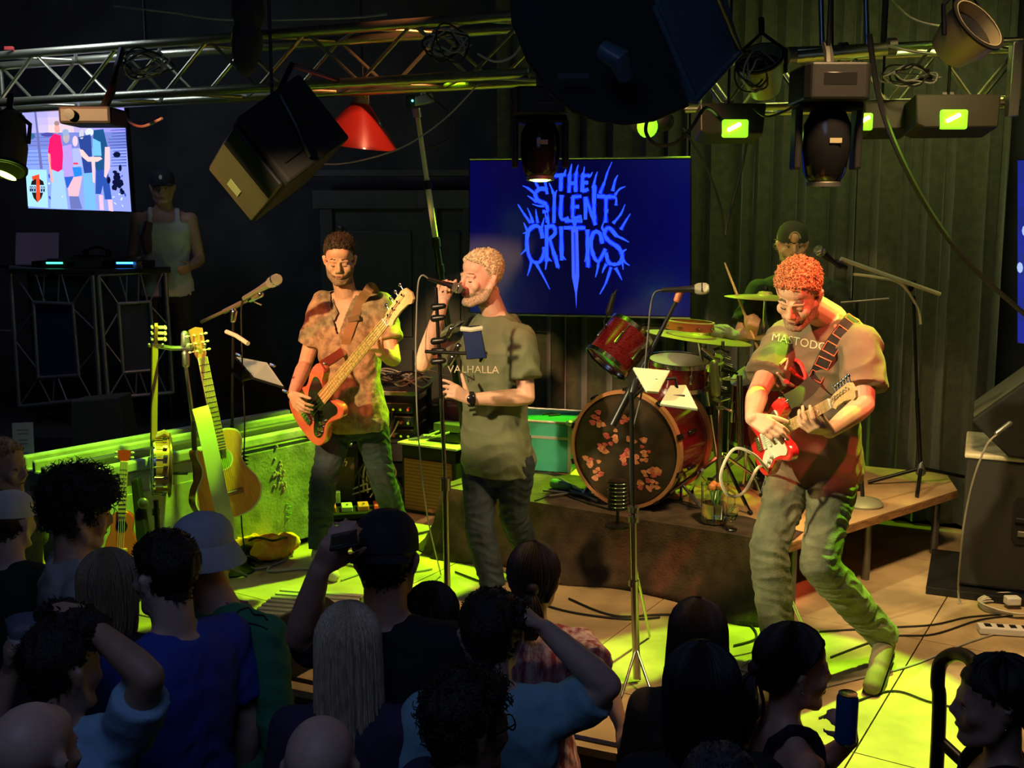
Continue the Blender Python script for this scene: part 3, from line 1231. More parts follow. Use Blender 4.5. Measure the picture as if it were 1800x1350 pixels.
    # top
    if spec.get('shirt'):
        mb = MB()
        sg = spec.get('sgrow', .015)
        t0 = spec.get('hem', -.06)
        rings = torso_rings(J, sg, t0=t0, t1=1.04 if not spec.get('tank') else .9, k=k, belly=spec.get('belly', 0), fem=fem, flare=spec.get('flare', .35))
        mb.loft(rings)
        sl = spec.get('sleeve', .62)
        for s in 'RL':
            sh, el, wr = J['sh' + s], J['el' + s], J['wr' + s]
            if not spec.get('tank'):
                mb.capsule(nk.lerp(J['neckb'], .92) - J['fwd'] * .012 + (sh - J['neckb']).normalized() * .035, J['neckb'].lerp(sh, .7) + V((0, 0, .004)), .04 * k + sg * .5, .04 * k + sg)
                mb.capsule(J['neckb'] + (sh - J['neckb']).normalized() * .045 + V((0, 0, -.02)), J['neckb'].lerp(sh, .62) + V((0, 0, -.01)), .052 * k + sg * .6, .047 * k + sg)
                mb.capsule(sh, sh.lerp(J['neckb'], .4) + V((0, 0, -.04)), .055 * k + sg * .9, .06 * k + sg)
                ra = [q * (.9 if fem else 1) for q in (.06, .056, .05, .045, .04)]
                if sl <= 1:
                    e_ = sh.lerp(el, sl)
                    mb.cyl(sh, e_, ra[0] * k + sg * .7, .055 * k + sg * spec.get('slv', 1.1), 18)
                    mb.capsule(sh, sh.lerp(el, .2), .058 * k + sg * .7, .056 * k + sg * .8)
                else:
                    mb.capsule(sh, el, .056 * k + sg * .8, .045 * k + sg * .9)
                    mb.capsule(el, el.lerp(wr, .5), .045 * k + sg * .9, .042 * k + sg * .8)
                    mb.cyl(el.lerp(wr, .5), el.lerp(wr, min(sl - 1, .95)), .042 * k + sg * .8, .032 * k + sg * .6, 16)
            else:
                c_ = J['neckb'].lerp(sh, .52)
                mb.tube(smooth_path([c_ + J['fwd'] * .085 + V((0, 0, -.12)), c_ + J['fwd'] * .06 + V((0, 0, .01)), c_ + V((0, 0, .05)), c_ - J['fwd'] * .065 + V((0, 0, .01)), c_ - J['fwd'] * .09 + V((0, 0, -.12))], 4), .017, 8)
        sm = fuse(mb, max(vox, .006), 3)
        wrinkle(sm, spec.get('swr', .006), 22, 1.1, (1, 1, 1))
        if spec.get('vneck'):
            co, no = arrays(sm)
            nb = np.array(J['neckb'])
            fw = np.array(J['fwd'])
            ls_ = np.array((J['shL'] - J['shR']).normalized())
            d_ = co - nb
            f_ = d_ @ fw
            l_ = d_ @ ls_ - spec.get('vshift', 0)
            dep = spec['vneck']
            keep = ~((f_ > 0.0) & (np.abs(l_) < .055 * (1 + (d_[:, 2] / dep)) + .0) & (d_[:, 2] > -dep))
            so = region(sm, keep, 0, 'shirt', spec['shirt'], root, edge=.002)
            sm_ = so.modifiers.new('smooth', 'SMOOTH')
            sm_.iterations = 6
            so.modifiers.new('solidify', 'SOLIDIFY').thickness = .003
        else:
            so = link('shirt', sm, spec['shirt'], root)
        out['shirt'] = sm
        out['shirt_ob'] = so
    # shoes
    for s in 'RL':
        mb = MB()
        foot_prims(mb, J['an' + s], J['toe' + s], k * .95, .009)
        if spec.get('boots'):
            a, kn = J['an' + s], J['kn' + s]
            mb.cyl(a, a.lerp(kn, .3), .05 * k, .058 * k, 16)
        sm = fuse(mb, .007 if spec.get('boots') else .01, 2)
        so_ = link('shoe', sm, spec.get('shoes', BLACK), root)
        if spec.get('boots'):
            a, t_ = J['an' + s], J['toe' + s]
            h_ = a - V(((t_ - a).x, (t_ - a).y, 0)).normalized() * .035 + V((0, 0, -.04))
            dn = (t_ - h_).cross(V((0, 0, 1))).cross(t_ - h_).normalized()
            mb = MB()
            ld = (t_ - h_).cross(V((0, 0, 1))).normalized()
            rg = []
            for q, w_ in ((-.14, .02), (-.05, .036), (.3, .036), (.7, .044), (1.05, .038), (1.16, .02)):
                c_ = h_.lerp(t_, q) - dn * (.036 if q > .2 else .042)
                rg.append([c_ - ld * w_, c_ + ld * w_, c_ + ld * w_ - dn * (.014 if q > .2 else .022), c_ - ld * w_ - dn * (.014 if q > .2 else .022)])
            mb.loft(rg)
            mb.build('sole', M('boot_sole', (.03, .02, .015), .8), so_)
    return out


# joints of a standing figure 1.8 m tall, facing -Y, left side +X
STAND = dict(head=(0, -.015, 1.685), neckb=(0, .015, 1.5), shL=(.18, .01, 1.455), shR=(-.18, .01, 1.455), elL=(.235, .03, 1.16), elR=(-.235, .03, 1.16), wrL=(.25, -.05, .91), wrR=(-.25, -.05, .91), hipL=(.09, 0, .93), hipR=(-.09, 0, .93), knL=(.1, -.02, .5), knR=(-.1, -.02, .5), anL=(.11, .01, .09), anR=(-.11, .01, .09), toeL=(.13, -.16, .035), toeR=(-.13, -.16, .035))
FLOOR = -.78


def standing(u, v, Y, yaw, fem=False, lean=0):
    """figure on the crowd floor whose crown shows at the photo pixel"""
    top = P(u, v, Y)
    h = top.z - FLOOR
    k = h / 1.81
    rot = Matrix.Rotation(R(yaw), 3, 'Z')
    J = {}
    for q, p in STAND.items():
        p = V(p) * k
        if fem and q[:2] in ('sh', 'el', 'wr'):
            p.x *= .86
        p = rot @ p
        J[q] = V((top.x, Y, FLOOR)) + p
    return J, k


SKIN = M('skin_warm', (.66, .36, .24), .5, var=.06, vscale=20, bump=.08, bscale=300)
SKIN2 = M('skin_light', (.72, .44, .33), .5, var=.06, vscale=20, bump=.08, bscale=300)
SKIN3 = M('skin_tan', (.5, .28, .18), .5, var=.06, vscale=20, bump=.08, bscale=300)
JEANS = M('dark_jeans', (.018, .034, .045), .8, var=.35, vscale=12, bump=.25, bscale=200)
BLKCL = M('black_cotton', (.022, .022, .022), .85, bump=.3, bscale=30)

# ------------------------------------------------------------------ guitars
RED_LAC = M('red_lacquer', (.72, .13, .07), .2, var=.08, coat=1)
MAPLE = M('maple', (.72, .42, .2), .35, var=.12, vscale=14, stretch=(1, 8, 8), coat=.4)
ROSE = M('rosewood', (.3, .13, .06), .5, var=.3, vscale=30, stretch=(1, 8, 8))
PGW = M('cream_pickguard', (.82, .76, .6), .3)
PGB = M('black_pickguard', (.015, .013, .012), .2, coat=.6)

STRAT = [(-.205, 0), (-.2, .07), (-.175, .125), (-.13, .155), (-.08, .158), (-.03, .135), (.01, .118), (.05, .125), (.1, .145), (.15, .152), (.19, .138), (.2, .11), (.185, .085), (.15, .07), (.12, .045), (.11, .03), (.11, -.03), (.12, -.05), (.14, -.075), (.15, -.105), (.135, -.13), (.1, -.14), (.05, -.125), (0, -.112), (-.04, -.125), (-.09, -.155), (-.14, -.158), (-.18, -.13), (-.2, -.075)]
GUARD = [(.11, .03), (.125, .055), (.13, .09), (.11, .11), (.06, .1), (.02, .085), (-.02, .06), (-.06, .04), (-.06, -.03), (-.1, -.06), (-.13, -.09), (-.12, -.12), (-.07, -.125), (-.02, -.1), (.05, -.1), (.1, -.11), (.125, -.09), (.115, -.055), (.11, -.03)]


def electric(name, label, G, k, body_mat, guard_mat, board_mat, n_str, nut, head_len, pickups, neck_mat=MAPLE):
    """G: frame with x along the neck, z out of the face"""
    t = thing(name, label, 'guitar', G.translation)
    S = G @ Matrix.Scale(k, 4)
    out = smooth2(STRAT)
    MB(S).prism(out, -.022, .022, None, .006).build('body', body_mat, t)
    MB(S).prism(smooth2(GUARD), .0225, .0255).build('pickguard', guard_mat, t)
    br = MB(S)
    br.box((-.105, 0, .029), (.035, .075 if n_str == 4 else .07, .012))
    for i in range(n_str):
        br.box((-.105, (i - (n_str - 1) / 2) * (.019 if n_str == 4 else .0105), .037), (.03, .007, .006))
    br.build('bridge', CHROME, t, bevel=.001)
    for px, w_, l_ in pickups:
        MB(S).box((px, w_, .03), (.022, l_, .012)).build('pickup', BLACKG if n_str == 4 else PAPER, t, bevel=.002)
    for i, (kx, ky) in enumerate(((-.02, -.085), (-.055, -.1), (-.09, -.11))):
        MB(S).lathe([(.012, .025), (.012, .032), (.0095, .046), (.001, .048)], Matrix.Translation((kx, ky, 0)), 14).build('knob', CHROME if n_str == 4 else PAPER, t)
    w0, w1 = (.031, .021) if n_str == 4 else (.028, .0215)
    x0 = .085
    MB(S).loft([[V((x, s * w_, z)) for s, z in ((-1, .03), (1, .03), (.8, .014), (0, .006), (-.8, .014))] for x, w_ in ((x0, w0), (nut, w1))]).build('neck', neck_mat, t)
    MB(S).loft([[V((x, w_, .036)), V((x, -w_, .036)), V((x, -w_, .029)), V((x, w_, .029))] for x, w_ in ((x0 - .01, w0 + .001), (nut, w1 + .001))]).build('fretboard', board_mat, t, False)
    m = MB(S)
    scale_len = nut + .105
    for f_ in range(1, 21):
        x = nut - scale_len * (1 - 2 ** (-f_ / 12))
        if x < x0:
            break
        w_ = w1 + (w0 - w1) * (nut - x) / (nut - x0)
        m.box((x, 0, .0365), (.0028, w_ * 2, .002))
    m.build('frets', CHROME, t, False)
    m = MB(S)
    for f_ in (3, 5, 7, 9, 12, 15):
        x = nut - scale_len * (1 - 2 ** (-(f_ - .5) / 12))
        m.cyl((x, 0, .0362), (x, 0, .0368), .0045, n=10)
    m.build('inlays', PGW if board_mat is ROSE else ROSE, t, False)['kind'] = 'stuff'
    MB(S).box((nut + .002, 0, .034), (.005, w1 * 2, .012)).build('nut', WHITE, t, False)
    hl = head_len
    ho = [(nut, w1), (nut + .03, w1 + .008), (nut + hl * .35, w1 + .014), (nut + hl * .8, w1 + .022), (nut + hl * .93, w1 + .014), (nut + hl, -.002), (nut + hl * .95, -.03), (nut + hl * .84, -.037), (nut + hl * .75, -.026), (nut + hl * .5, -.022), (nut + hl * .2, -.025), (nut + .02, -.034), (nut, -w1)]
    MB(S).prism(ho, .012, .027, None, .002).build('headstock', neck_mat, t)
    for i in range(n_str):
        x = nut + hl * (.2 + .62 * i / (n_str - 1))
        y = w1 + .0 + .012 * (i / (n_str - 1))
        m = MB(S)
        m.cyl((x, y - .012, .02), (x, y - .012, .042), .006 if n_str == 4 else .004)
        m.cyl((x, y, .012), (x, y + .03, .012), .004)
        m.ell((x, y + .038, .012), (.011 if n_str == 4 else .008, .01, .006 if n_str == 4 else .008), nu=10, nv=6)
        m.build('tuner', CHROME, t)
    m = MB(S)
    for i in range(n_str):
        o = (i - (n_str - 1) / 2)
        ya, yb = o * (.0185 if n_str == 4 else .0105), o * (.011 if n_str == 4 else .007)
        x = nut + hl * (.2 + .62 * i / (n_str - 1))
        m.tube([V((-.105, ya, .041)), V((nut, yb, .0405)), V((x, w1 - .006, .036))], .0014 if n_str == 4 else .0009, 4)
    m.build('strings', CHROME, t, False)
    for xx, yy in ((.185, .115), (-.2, .0)):
        MB(S).capsule((xx, yy, 0), (xx + .016 * (1 if xx > 0 else -1), yy + (.008 if xx > 0 else 0), 0), .006, .009).build('strap_button', CHROME, t)
    return t, S


def smooth2(pts, n=3):
    p3 = [V((x, y, 0)) for x, y in pts]
    p3 = [p3[-1]] + p3 + [p3[0], p3[1]]
    o = []
    for i in range(1, len(p3) - 2):
        p0, p1, p2, p3_ = p3[i - 1], p3[i], p3[i + 1], p3[i + 2]
        for k in range(n):
            t = k / n
            q = .5 * ((2 * p1) + (p2 - p0) * t + (2 * p0 - 5 * p1 + 4 * p2 - p3_) * t * t + (3 * p1 - p0 - 3 * p2 + p3_) * t ** 3)
            o.append((q.x, q.y))
    return o


def strap_band(name, pts, wdir, width, mat, parent, th=.003):
    pts = smooth_path(pts, 6)
    rg = []
    for i, p in enumerate(pts):
        d = (pts[min(i + 1, len(pts) - 1)] - pts[max(i - 1, 0)]).normalized()
        wv = V(wdir) if wdir is not None else d.cross(p - V((0, 0, CAMZ)))
        wv = (wv - d * wv.dot(d)).normalized() * width / 2
        nv = d.cross(wv).normalized() * th
        rg.append([p - wv, p + wv, p + wv + nv, p - wv + nv])
    return MB().loft(rg).build(name, mat, parent, True)


def on_surface(me, pts, dv, lift=.006):
    bv = BVHTree.FromPolygons([v.co for v in me.vertices], [tuple(p.vertices) for p in me.polygons])
    dv = V(dv).normalized()
    out = []
    for p in pts:
        h = bv.ray_cast(V(p) - dv * .5, dv)
        out.append(h[0] - dv * lift if h[0] is not None else V(p))
    return out


VIEW = lambda u, v: (P(u, v, 5) - V((0, 0, CAMZ))).normalized()


def pix_on(me, pix, Yguess, lift=.008):
    """points of a band laid on a worn garment, found along given lines"""
    bv = BVHTree.FromPolygons([v.co for v in me.vertices], [tuple(p.vertices) for p in me.polygons])
    out = []
    for u, v in pix:
        d = VIEW(u, v)
        h = bv.ray_cast(V((0, 0, CAMZ)), d)
        if h[0] is not None:
            out.append(h[0] - d * lift)
        elif not out:
            out.append(P(u, v, Yguess))
    return out


# ------------------------------------------------------------------ the bassist
J = dict(head=P(597, 457, 5.8), neckb=P(610, 530, 5.88), shR=P(569, 534, 5.9), shL=P(670, 536, 5.84), elR=P(536, 642, 5.92), wrR=P(514, 694, 5.52),
         elL=P(692, 632, 5.72), wrL=P(668, 619, 5.47), hipR=P(594, 742, 5.9), hipL=P(650, 742, 5.88), knR=P(567, 852, 5.72), anR=PZ(562, 968, .09),
         knL=P(672, 842, 5.92), anL=PZ(703, 930, .09), toeR=PZ(585, 1012, .03), toeL=PZ(722, 965, .03))
SHIRT_T = M('tan_leaf_print_cotton', (.2, .13, .07), .8, col2=(.4, .28, .16), vscale=26, bump=.3, bscale=70)
bas = make_person('bearded bassist in a tan patterned open-neck shirt playing a red bass', J, dict(
    skin=SKIN, voxel=.0046, yaw=6, pitch=16, eyes='down', shirt=SHIRT_T, hem=-.1, sgrow=.02, sleeve=.66, slv=1.2, flare=.5, pants=JEANS, vneck=.17, vshift=-.01,
    browcol=(.1, .06, .03), beard='full', beardcol=(.33, .2, .12), shoes=M('white_trainer', (.6, .5, .42), .6),
    handR=dict(d=P(526, 718, 5.42) - P(514, 694, 5.52), pal=(.5, .75, -.1), curl=(.5, .7, .4), thumb=(.5, .3)),
    handL=dict(d=P(648, 604, 5.36) - P(668, 619, 5.47), pal=(-.1, -.2, 1), curl=(.5, 1.0, .8), thumb=(.4, .2), spread=.2), swr=.007))
hair_short(bas['body'], bas['H'], (.055, .035, .02), bas['root'], .02, .094, 2200, 11, (.35, -.1, 1), .026, sides=.15)
# collar
Hn = bas['H']
nbk = J['neckb']
m = MB()
for s in (-1, 1):
    a = nbk + V((s * .068, .0, .03))
    pts = [nbk + V((s * .03, .06, .045)), a, nbk + V((s * .062, -.06, -.005)), nbk + V((s * .035, -.095, -.055))]
    pts = smooth_path(pts, 4)
    rg = []
    for q, p in enumerate(pts):
        w_ = .03 + .016 * q / len(pts)
        o_ = V((s * .022, -.014, -w_))
        rg.append([p, p + o_, p + o_ + V((0, -.004, .002)), p + V((0, -.004, .002))])
    m.loft(rg)
m.build('collar', SHIRT_T, bas['root'])
G0 = P(562, 712, 5.58)
G1 = P(716, 528, 5.06)
ax = (G1 - G0)
GB = frame(G0, ax, V((-.2, -1, .25)))
gt, GS = electric('bass_guitar', 'red four-string electric bass with black pickguard held by the bassist in the tan shirt', GB, ax.length / .9, RED_LAC, PGB, MAPLE, 4, .74, .23, [(0, .02, .05), (-.02, -.025, .05)])
S3 = GB.to_3x3()
STRAPB = M('brown_webbing', (.34, .17, .08), .85, bump=.3, bscale=300)
pth = pix_on(bas['shirt'], [(646, 512), (634, 530), (622, 560), (611, 590), (602, 618)], 5.7, .012)
pth = [pth[0] + V((.03, .16, -.03)), pth[0] + V((.012, .07, .02))] + pth + [GS @ V((.2, .12, .02))]
st = strap_band('guitar_strap', pth, None, .05, STRAPB, None)
tag(st, 'brown webbing guitar strap over the bassist\'s shoulder', 'strap')
strap_band('strap_end', [pth[-2] + V((0, -.004, 0)), pth[-1] + V((0, -.006, 0))], None, .046, M('red_leather', (.5, .07, .05), .5), st)
MB().box(pth[4] + V((0, -.008, 0)), (.066, .008, .03), Matrix.Rotation(R(-12), 3, 'Y')).build('slider', M('bronze', (.25, .15, .08), .4, .7), st, bevel=.002)

# ------------------------------------------------------------------ the singer
J = dict(head=P(845, 489, 5.12), neckb=P(872, 562, 5.2), shL=P(915, 596, 5.06), shR=P(814, 588, 5.36), elR=P(743, 640, 5.2), wrR=P(779, 530, 5.04),
         elL=P(926, 698, 5.0), wrL=P(824, 702, 4.9), hipR=P(846, 815, 5.28), hipL=P(905, 815, 5.16), knR=P(842, 925, 5.1), anR=PZ(868, 1036, .09),
         knL=P(903, 905, 5.22), anL=P(934, 990, 5.42), toeR=PZ(835, 1075, .03), toeL=PZ(915, 1035, .03))
TEE_G = M('olive_tee', (.14, .17, .095), .85, bump=.3, bscale=24, var=.1)
sing = make_person('grey-haired singer in a dark olive lettered tee gripping a microphone at his mouth', J, dict(
    skin=SKIN2, voxel=.0046, yaw=-52, pitch=2, roll=3, eyes='down', hk=1.07, shirt=TEE_G, hem=-.09, sgrow=.02, sleeve=.68, slv=1.3, flare=.4, belly=.035, pants=JEANS,
    browcol=(.3, .2, .12), beard='full', beardcol=(.5, .38, .26), shoes=BLACK, jaw=1.05,
    handR=dict(d=V((.05, .02, 1)), pal=(.1, -1, .05), curl=(1.15, 1.25, .8), thumb=(.45, .5)),
    handL=dict(d=P(792, 684, 4.86) - P(824, 702, 4.9), pal=(-.15, .9, -.5), curl=(.5, .8, .5), thumb=(1.1, .0), curls=[(.2, .5, .3), (.5, .8, .5), (.7, .9, .6), (.8, .9, .6)]), swr=.008))
hair_short(sing['body'], sing['H'], (.72, .6, .4), sing['root'], .015, .092, 2200, 12, (.7, .5, .5), .017, sides=.25)
HS = sing['H']
text_on(sing['shirt'], 'VALHALLA', P(832, 650, 5), (1, 0, -.02), (0, 0, 1), .037, VIEW(832, 650), M('faded_white_print', (.6, .55, .4), .8), sing['root'])
# watch
wa = J['wrL'].lerp(J['elL'], .04)
dW = (J['elL'] - J['wrL']).normalized()
x_, y_ = basis(dW)
wt = thing('wristwatch', 'black round-faced watch on the singer\'s left wrist', 'watch', wa)
MB().lathe([(.034, -.012), (.037, -.01), (.037, .01), (.034, .012)], frame(wa, x_, dW)).build('band', BLACK, wt)
nv = (V((0, 0, CAMZ)) - wa).normalized()
fM = frame(wa + nv * .036, nv.cross(dW), nv)
MB().lathe([(.001, .008), (.016, .008), (.02, .005), (.021, -.004), (.018, -.006)], fM).build('watch_case', BLACKG, wt)
# microphone in his right hand
mt, mh = P(752, 489, 4.97), P(812, 509, 5.0)


def microphone(label, tail, head, body_mat=BLACKM, group=None, grille=None, r=.013):
    t = thing('microphone', label, 'microphone', tail, group)
    d = (V(head) - V(tail)).normalized()
    x, _ = basis(d)
    L = (V(head) - V(tail)).length
    F = frame(tail, x, d)
    MB().lathe([(r * .7, 0), (r * .78, .005), (r * .85, L * .35), (r * 1.2, L * .66), (r * 1.35, L * .7), (r * 1.1, L * .71)], F, 18).build('handle', body_mat, t)
    MB().lathe([(r * 1.25, L * .7), (r * 1.75, L * .76), (r * 1.9, L * .86), (r * 1.75, L * .95), (r * 1.1, L), (r * .2, L * 1.01)], F, 18).build('grille', grille or M('mic_grille', (.32, .32, .28), .4, .7, bump=1, bscale=500), t)
    MB().lathe([(r * 1.85, L * .845), (r * 2.02, L * .85), (r * 2.02, L * .875), (r * 1.85, L * .88)], F, 18).build('grille_band', CHROME, t)
    return t


microphone('dark microphone held to the singer\'s mouth', mt, mh, BLACKM)
cable('microphone_cable', 'grey cable hanging from the singer\'s microphone', [mt, P(742, 484, 4.95), P(735, 500, 4.95), P(732, 560, 5.0), P(731, 640, 5.05), P(735, 760, 5.1), P(750, 900, 5.15), PZ(775, 1010, .01)], .0038, GCABLE)

# ------------------------------------------------------------------ the guitarist
J = dict(head=P(1403, 517, 4.08), neckb=P(1462, 566, 4.24), shR=P(1382, 592, 4.36), shL=P(1515, 606, 4.08), elR=P(1332, 690, 4.16), wrR=P(1322, 736, 3.9),
         elL=P(1519, 712, 3.96), wrL=P(1458, 758, 3.76), hipR=P(1396, 822, 4.42), hipL=P(1470, 822, 4.3), knR=P(1351, 965, 4.16), anR=PZ(1372, 1160, .09),
         knL=P(1440, 992, 4.08), anL=P(1556, 1122, 4.3), toeR=PZ(1335, 1225, .03), toeL=PZ(1533, 1206, .035))
TEE_B = M('brown_grey_tee', (.15, .105, .065), .85, bump=.3, bscale=24, var=.12)
OLJ = M('olive_jeans', (.12, .125, .075), .8, var=.3, vscale=10, bump=.3, bscale=160)
gui = make_person('curly-haired guitarist in a printed brown tee and boots bending over a red guitar at right', J, dict(
    skin=SKIN, voxel=.0042, yaw=-36, pitch=36, roll=6, eyes='down', shirt=TEE_B, hem=-.06, sgrow=.022, sleeve=.72, slv=1.5, flare=.4, belly=.03, pants=OLJ, pgrow=.014, bag=.016,
    browcol=(.35, .14, .06), beard='full', beardcol=(.38, .13, .07), shoes=M('brown_suede_boot', (.16, .13, .07), .8, var=.2), boots=True,
    handR=dict(d=P(1352, 752, 3.84) - P(1322, 736, 3.9), pal=(.35, .7, -.5), curl=(.45, .7, .5), thumb=(.6, .4)),
    handL=dict(d=P(1424, 752, 3.72) - P(1458, 758, 3.76), pal=(-.3, .35, .85), curl=(.5, .75, .5), thumb=(.5, .2), spread=.3), swr=.009, pwr=.0075))
hair_short(gui['body'], gui['H'], (.5, .17, .07), gui['root'], .016, .092, 1500, 13, (0, -.1, 1), .022, sides=.35, curly=True)
text_on(gui['shirt'], 'MASTODON', P(1412, 603, 4.1), (1, 0, -.2), (.1, 0, 1), .034, VIEW(1434, 605), M('cream_print', (.5, .48, .3), .8), gui['root'])
# skull-ish abstract print: bands in red and cream across the chest
me_ = gui['shirt']
rs = random.Random(5)
for k, (col, lines) in enumerate(((M('red_print', (.65, .06, .05), .8), [[(1388, 648), (1402, 660), (1416, 664), (1408, 640), (1396, 632)], [(1378, 668), (1400, 682), (1425, 688)]]),
                                  (MATS['cream_print'], [[(1366, 655), (1384, 672), (1418, 690)], [(1364, 672), (1380, 694), (1412, 702)], [(1372, 640), (1384, 630), (1380, 650)], [(1370, 700), (1392, 712), (1410, 712)]]))):
    for ln in lines:
        p = pix_on(me_, [(q.x, q.y) for q in smooth_path([V((a, b, 0)) for a, b in ln], 3)], 4.1, .003)
        MB().tube(p, .009 if k == 0 else .006, 5).build('print', col, gui['root'])
G0 = P(1361, 769, 4.04)
G1 = P(1512, 684, 3.5)
ax = G1 - G0
GG = frame(G0, ax, V((-.75, -1, .28)))
gt2, GS2 = electric('electric_guitar', 'red electric guitar with cream pickguard played by the guitarist at right', GG, ax.length / .77, M('bright_red_lacquer', (.7, .02, .02), .2, coat=1), PGW, MAPLE, 6, .58, .19, [(.05, 0, .08), (0, 0, .08), (-.055, 0, .08)])
STR2 = M('black_woven_strap', (.02, .018, .015), .8)
pth = pix_on(gui['shirt'], [(1500, 560), (1485, 578), (1462, 610), (1446, 640), (1432, 668)], 4.1, .012)
pth = [pth[0] + V((.04, .14, -.02))] + pth + [P(1412, 690, 4.0), GS2 @ V((.2, .12, .0))]
st = strap_band('guitar_strap', pth, None, .062, STR2, None)
tag(st, 'black strap with red patterned squares across the guitarist\'s chest', 'strap')
REDPR = M('orange_red_weave', (.75, .16, .08), .8)
sp = smooth_path(pth, 6)
for a, b in ((1, 4), (6, 9), (12, 15), (17, 20), (22, 25), (27, 30)):
    dd = (sp[b] - sp[a]).normalized()
    wv = dd.cross(sp[a] - V((0, 0, CAMZ))).normalized() * .026
    off = wv.cross(dd).normalized()
    off = off if off.y < 0 else -off
    off *= .004
    MB().tube([sp[a] + wv + off, sp[b] + wv + off, sp[b] - wv + off, sp[a] - wv + off], .0028, 4, True).build('woven_square', REDPR, st)
# guitar lead
cable('guitar_cable', 'cream guitar lead looping from the red guitar beside the guitarist', [GS2 @ V((-.13, -.15, 0)), P(1326, 800, 3.95), P(1290, 790, 3.95), P(1267, 835, 3.95), P(1280, 870, 3.97), P(1308, 865, 4.0), P(1335, 820, 4.05), P(1350, 850, 4.42), P(1372, 1000, 4.5), PZ(1420, 1120, .01)], .0062, M('cream_cable', (.72, .66, .5), .5))

# ------------------------------------------------------------------ the drummer
J = dict(head=P(1393, 430, 6.2), neckb=P(1402, 490, 6.3), shR=P(1334, 512, 6.28), shL=P(1468, 514, 6.32), elR=P(1300, 590, 6.2), wrR=P(1322, 588, 5.95),
         elL=P(1492, 600, 6.25), wrL=P(1455, 640, 6.02), hipR=P(1380, 690, 6.38), hipL=P(1436, 690, 6.38), knR=P(1345, 712, 5.95), knL=P(1490, 712, 5.98),
         anR=V((1.5, 6.05, RH + .09)), anL=V((1.95, 6.05, RH + .09)), toeR=V((1.42, 5.88, RH + .03)), toeL=V((1.98, 5.88, RH + .03)))
drm = make_person('drummer in a backwards cap and black tee seated behind the kit', J, dict(
    skin=SKIN, voxel=.0065, yaw=-8, pitch=8, shirt=M('black_tee', (.03, .035, .025), .85, bump=.3, bscale=24), hem=-.05, sgrow=.02, sleeve=.75, slv=1.4, pants=BLKCL, beard='full', beardcol=(.4, .22, .1),
    handR=dict(d=P(1324, 572, 5.9) - P(1322, 588, 5.95), pal=(.3, .9, 0), curl=(.9, 1.1, .7), thumb=(.5, .5)),
    handL=dict(d=V((-.3, -.8, 0)), pal=(0, 0, -1), curl=(.8, 1, .7)), base=RH))
CAPB = M('olive_black_cap', (.045, .045, .025), .85)
hair_short(drm['body'], drm['H'], (.28, .2, .12), drm['root'], .012, .088, 400, 14, (.5, .6, -.6), .045, sides=1, zmax=.015)
co_ = cap_hat(drm['H'], CAPB, drm['root'], 'back')
m = MB(drm['H'])
m.tube([V((.03 * math.cos(a), -.098 + .012 * math.sin(a), .05 + .036 * math.sin(a))) for a in [PI * i / 10 for i in range(11)]], .005, 5)
m.build('cap_strap', M('tan_strap', (.4, .3, .12), .7), co_)
m = MB(drm['H']).ell((0, -.084, .05), (.027, .02, .03))
m.build('forehead_gap', SKIN, co_)
a0, a1 = P(1336, 622, 5.86), P(1274, 462, 6.1)
s_ = tag(MB().tube([a0, a0.lerp(a1, .9), a1], [.008, .0065, .004], 8).build('drumstick', MAPLE), 'light wooden drumstick raised in the drummer\'s right hand', 'drumstick')
stool = thing('drum_stool', 'round black drum throne under the drummer', 'stool', (1.72, 6.4, RH))
hz = (J['hipR'].z + J['hipL'].z) / 2 - .12
hx = (J['hipR'].x + J['hipL'].x) / 2
stool.location.x = hx
MB().lathe([(.02, hz - .07), (.16, hz - .07), (.18, hz - .04), (.17, hz), (.02, hz + .005)], Matrix.Translation((hx, 6.42, 0))).build('seat', BLACK, stool)
MB().cyl((hx, 6.42, RH + .15), (hx, 6.42, hz - .06), .02).build('post', CHROME, stool)
for k in range(3):
    a = k * 2.094 + .4
    MB().cyl((hx, 6.42, RH + .2), (hx + .22 * math.cos(a), 6.42 + .22 * math.sin(a), RH + .01), .01).build('leg', CHROME, stool)

# ------------------------------------------------------------------ the DJ at the back
tz = P(280, 298, 7.45)
J = {}
kk = (tz.z - .5) / 1.81
rot = Matrix.Rotation(R(15), 3, 'Z')
for q, p in STAND.items():
    J[q] = V((tz.x, 7.5, .5)) + rot @ (V(p) * kk)
J['wrR'] = J['elR'] + V((.08, -.2, -.02))
J['wrL'] = J['elL'] + V((.0, -.22, -.04))
dj = make_person('man in a black cap and white sleeveless top behind the DJ booth', J, dict(skin=SKIN3, k=kk, voxel=.009, yaw=12, pitch=6, shirt=M('white_cotton', (.6, .6, .58), .85), tank=True, pants=BLKCL, base=.5))
cp_ = cap_hat(dj['H'], BLKCL, dj['root'], 'front')
m = MB(dj['H']).ell((0, -.087, .075), (.012, .006, .02))
m.build('cap_badge', PAPER, cp_)
pr = pix_on(dj['shirt'], [(262, 390), (256, 420), (260, 445)], 7.4, .004)
MB().tube(pr, [.03, .045, .03], 8).build('print', M('dark_print', (.12, .05, .06), .8), dj['root'])

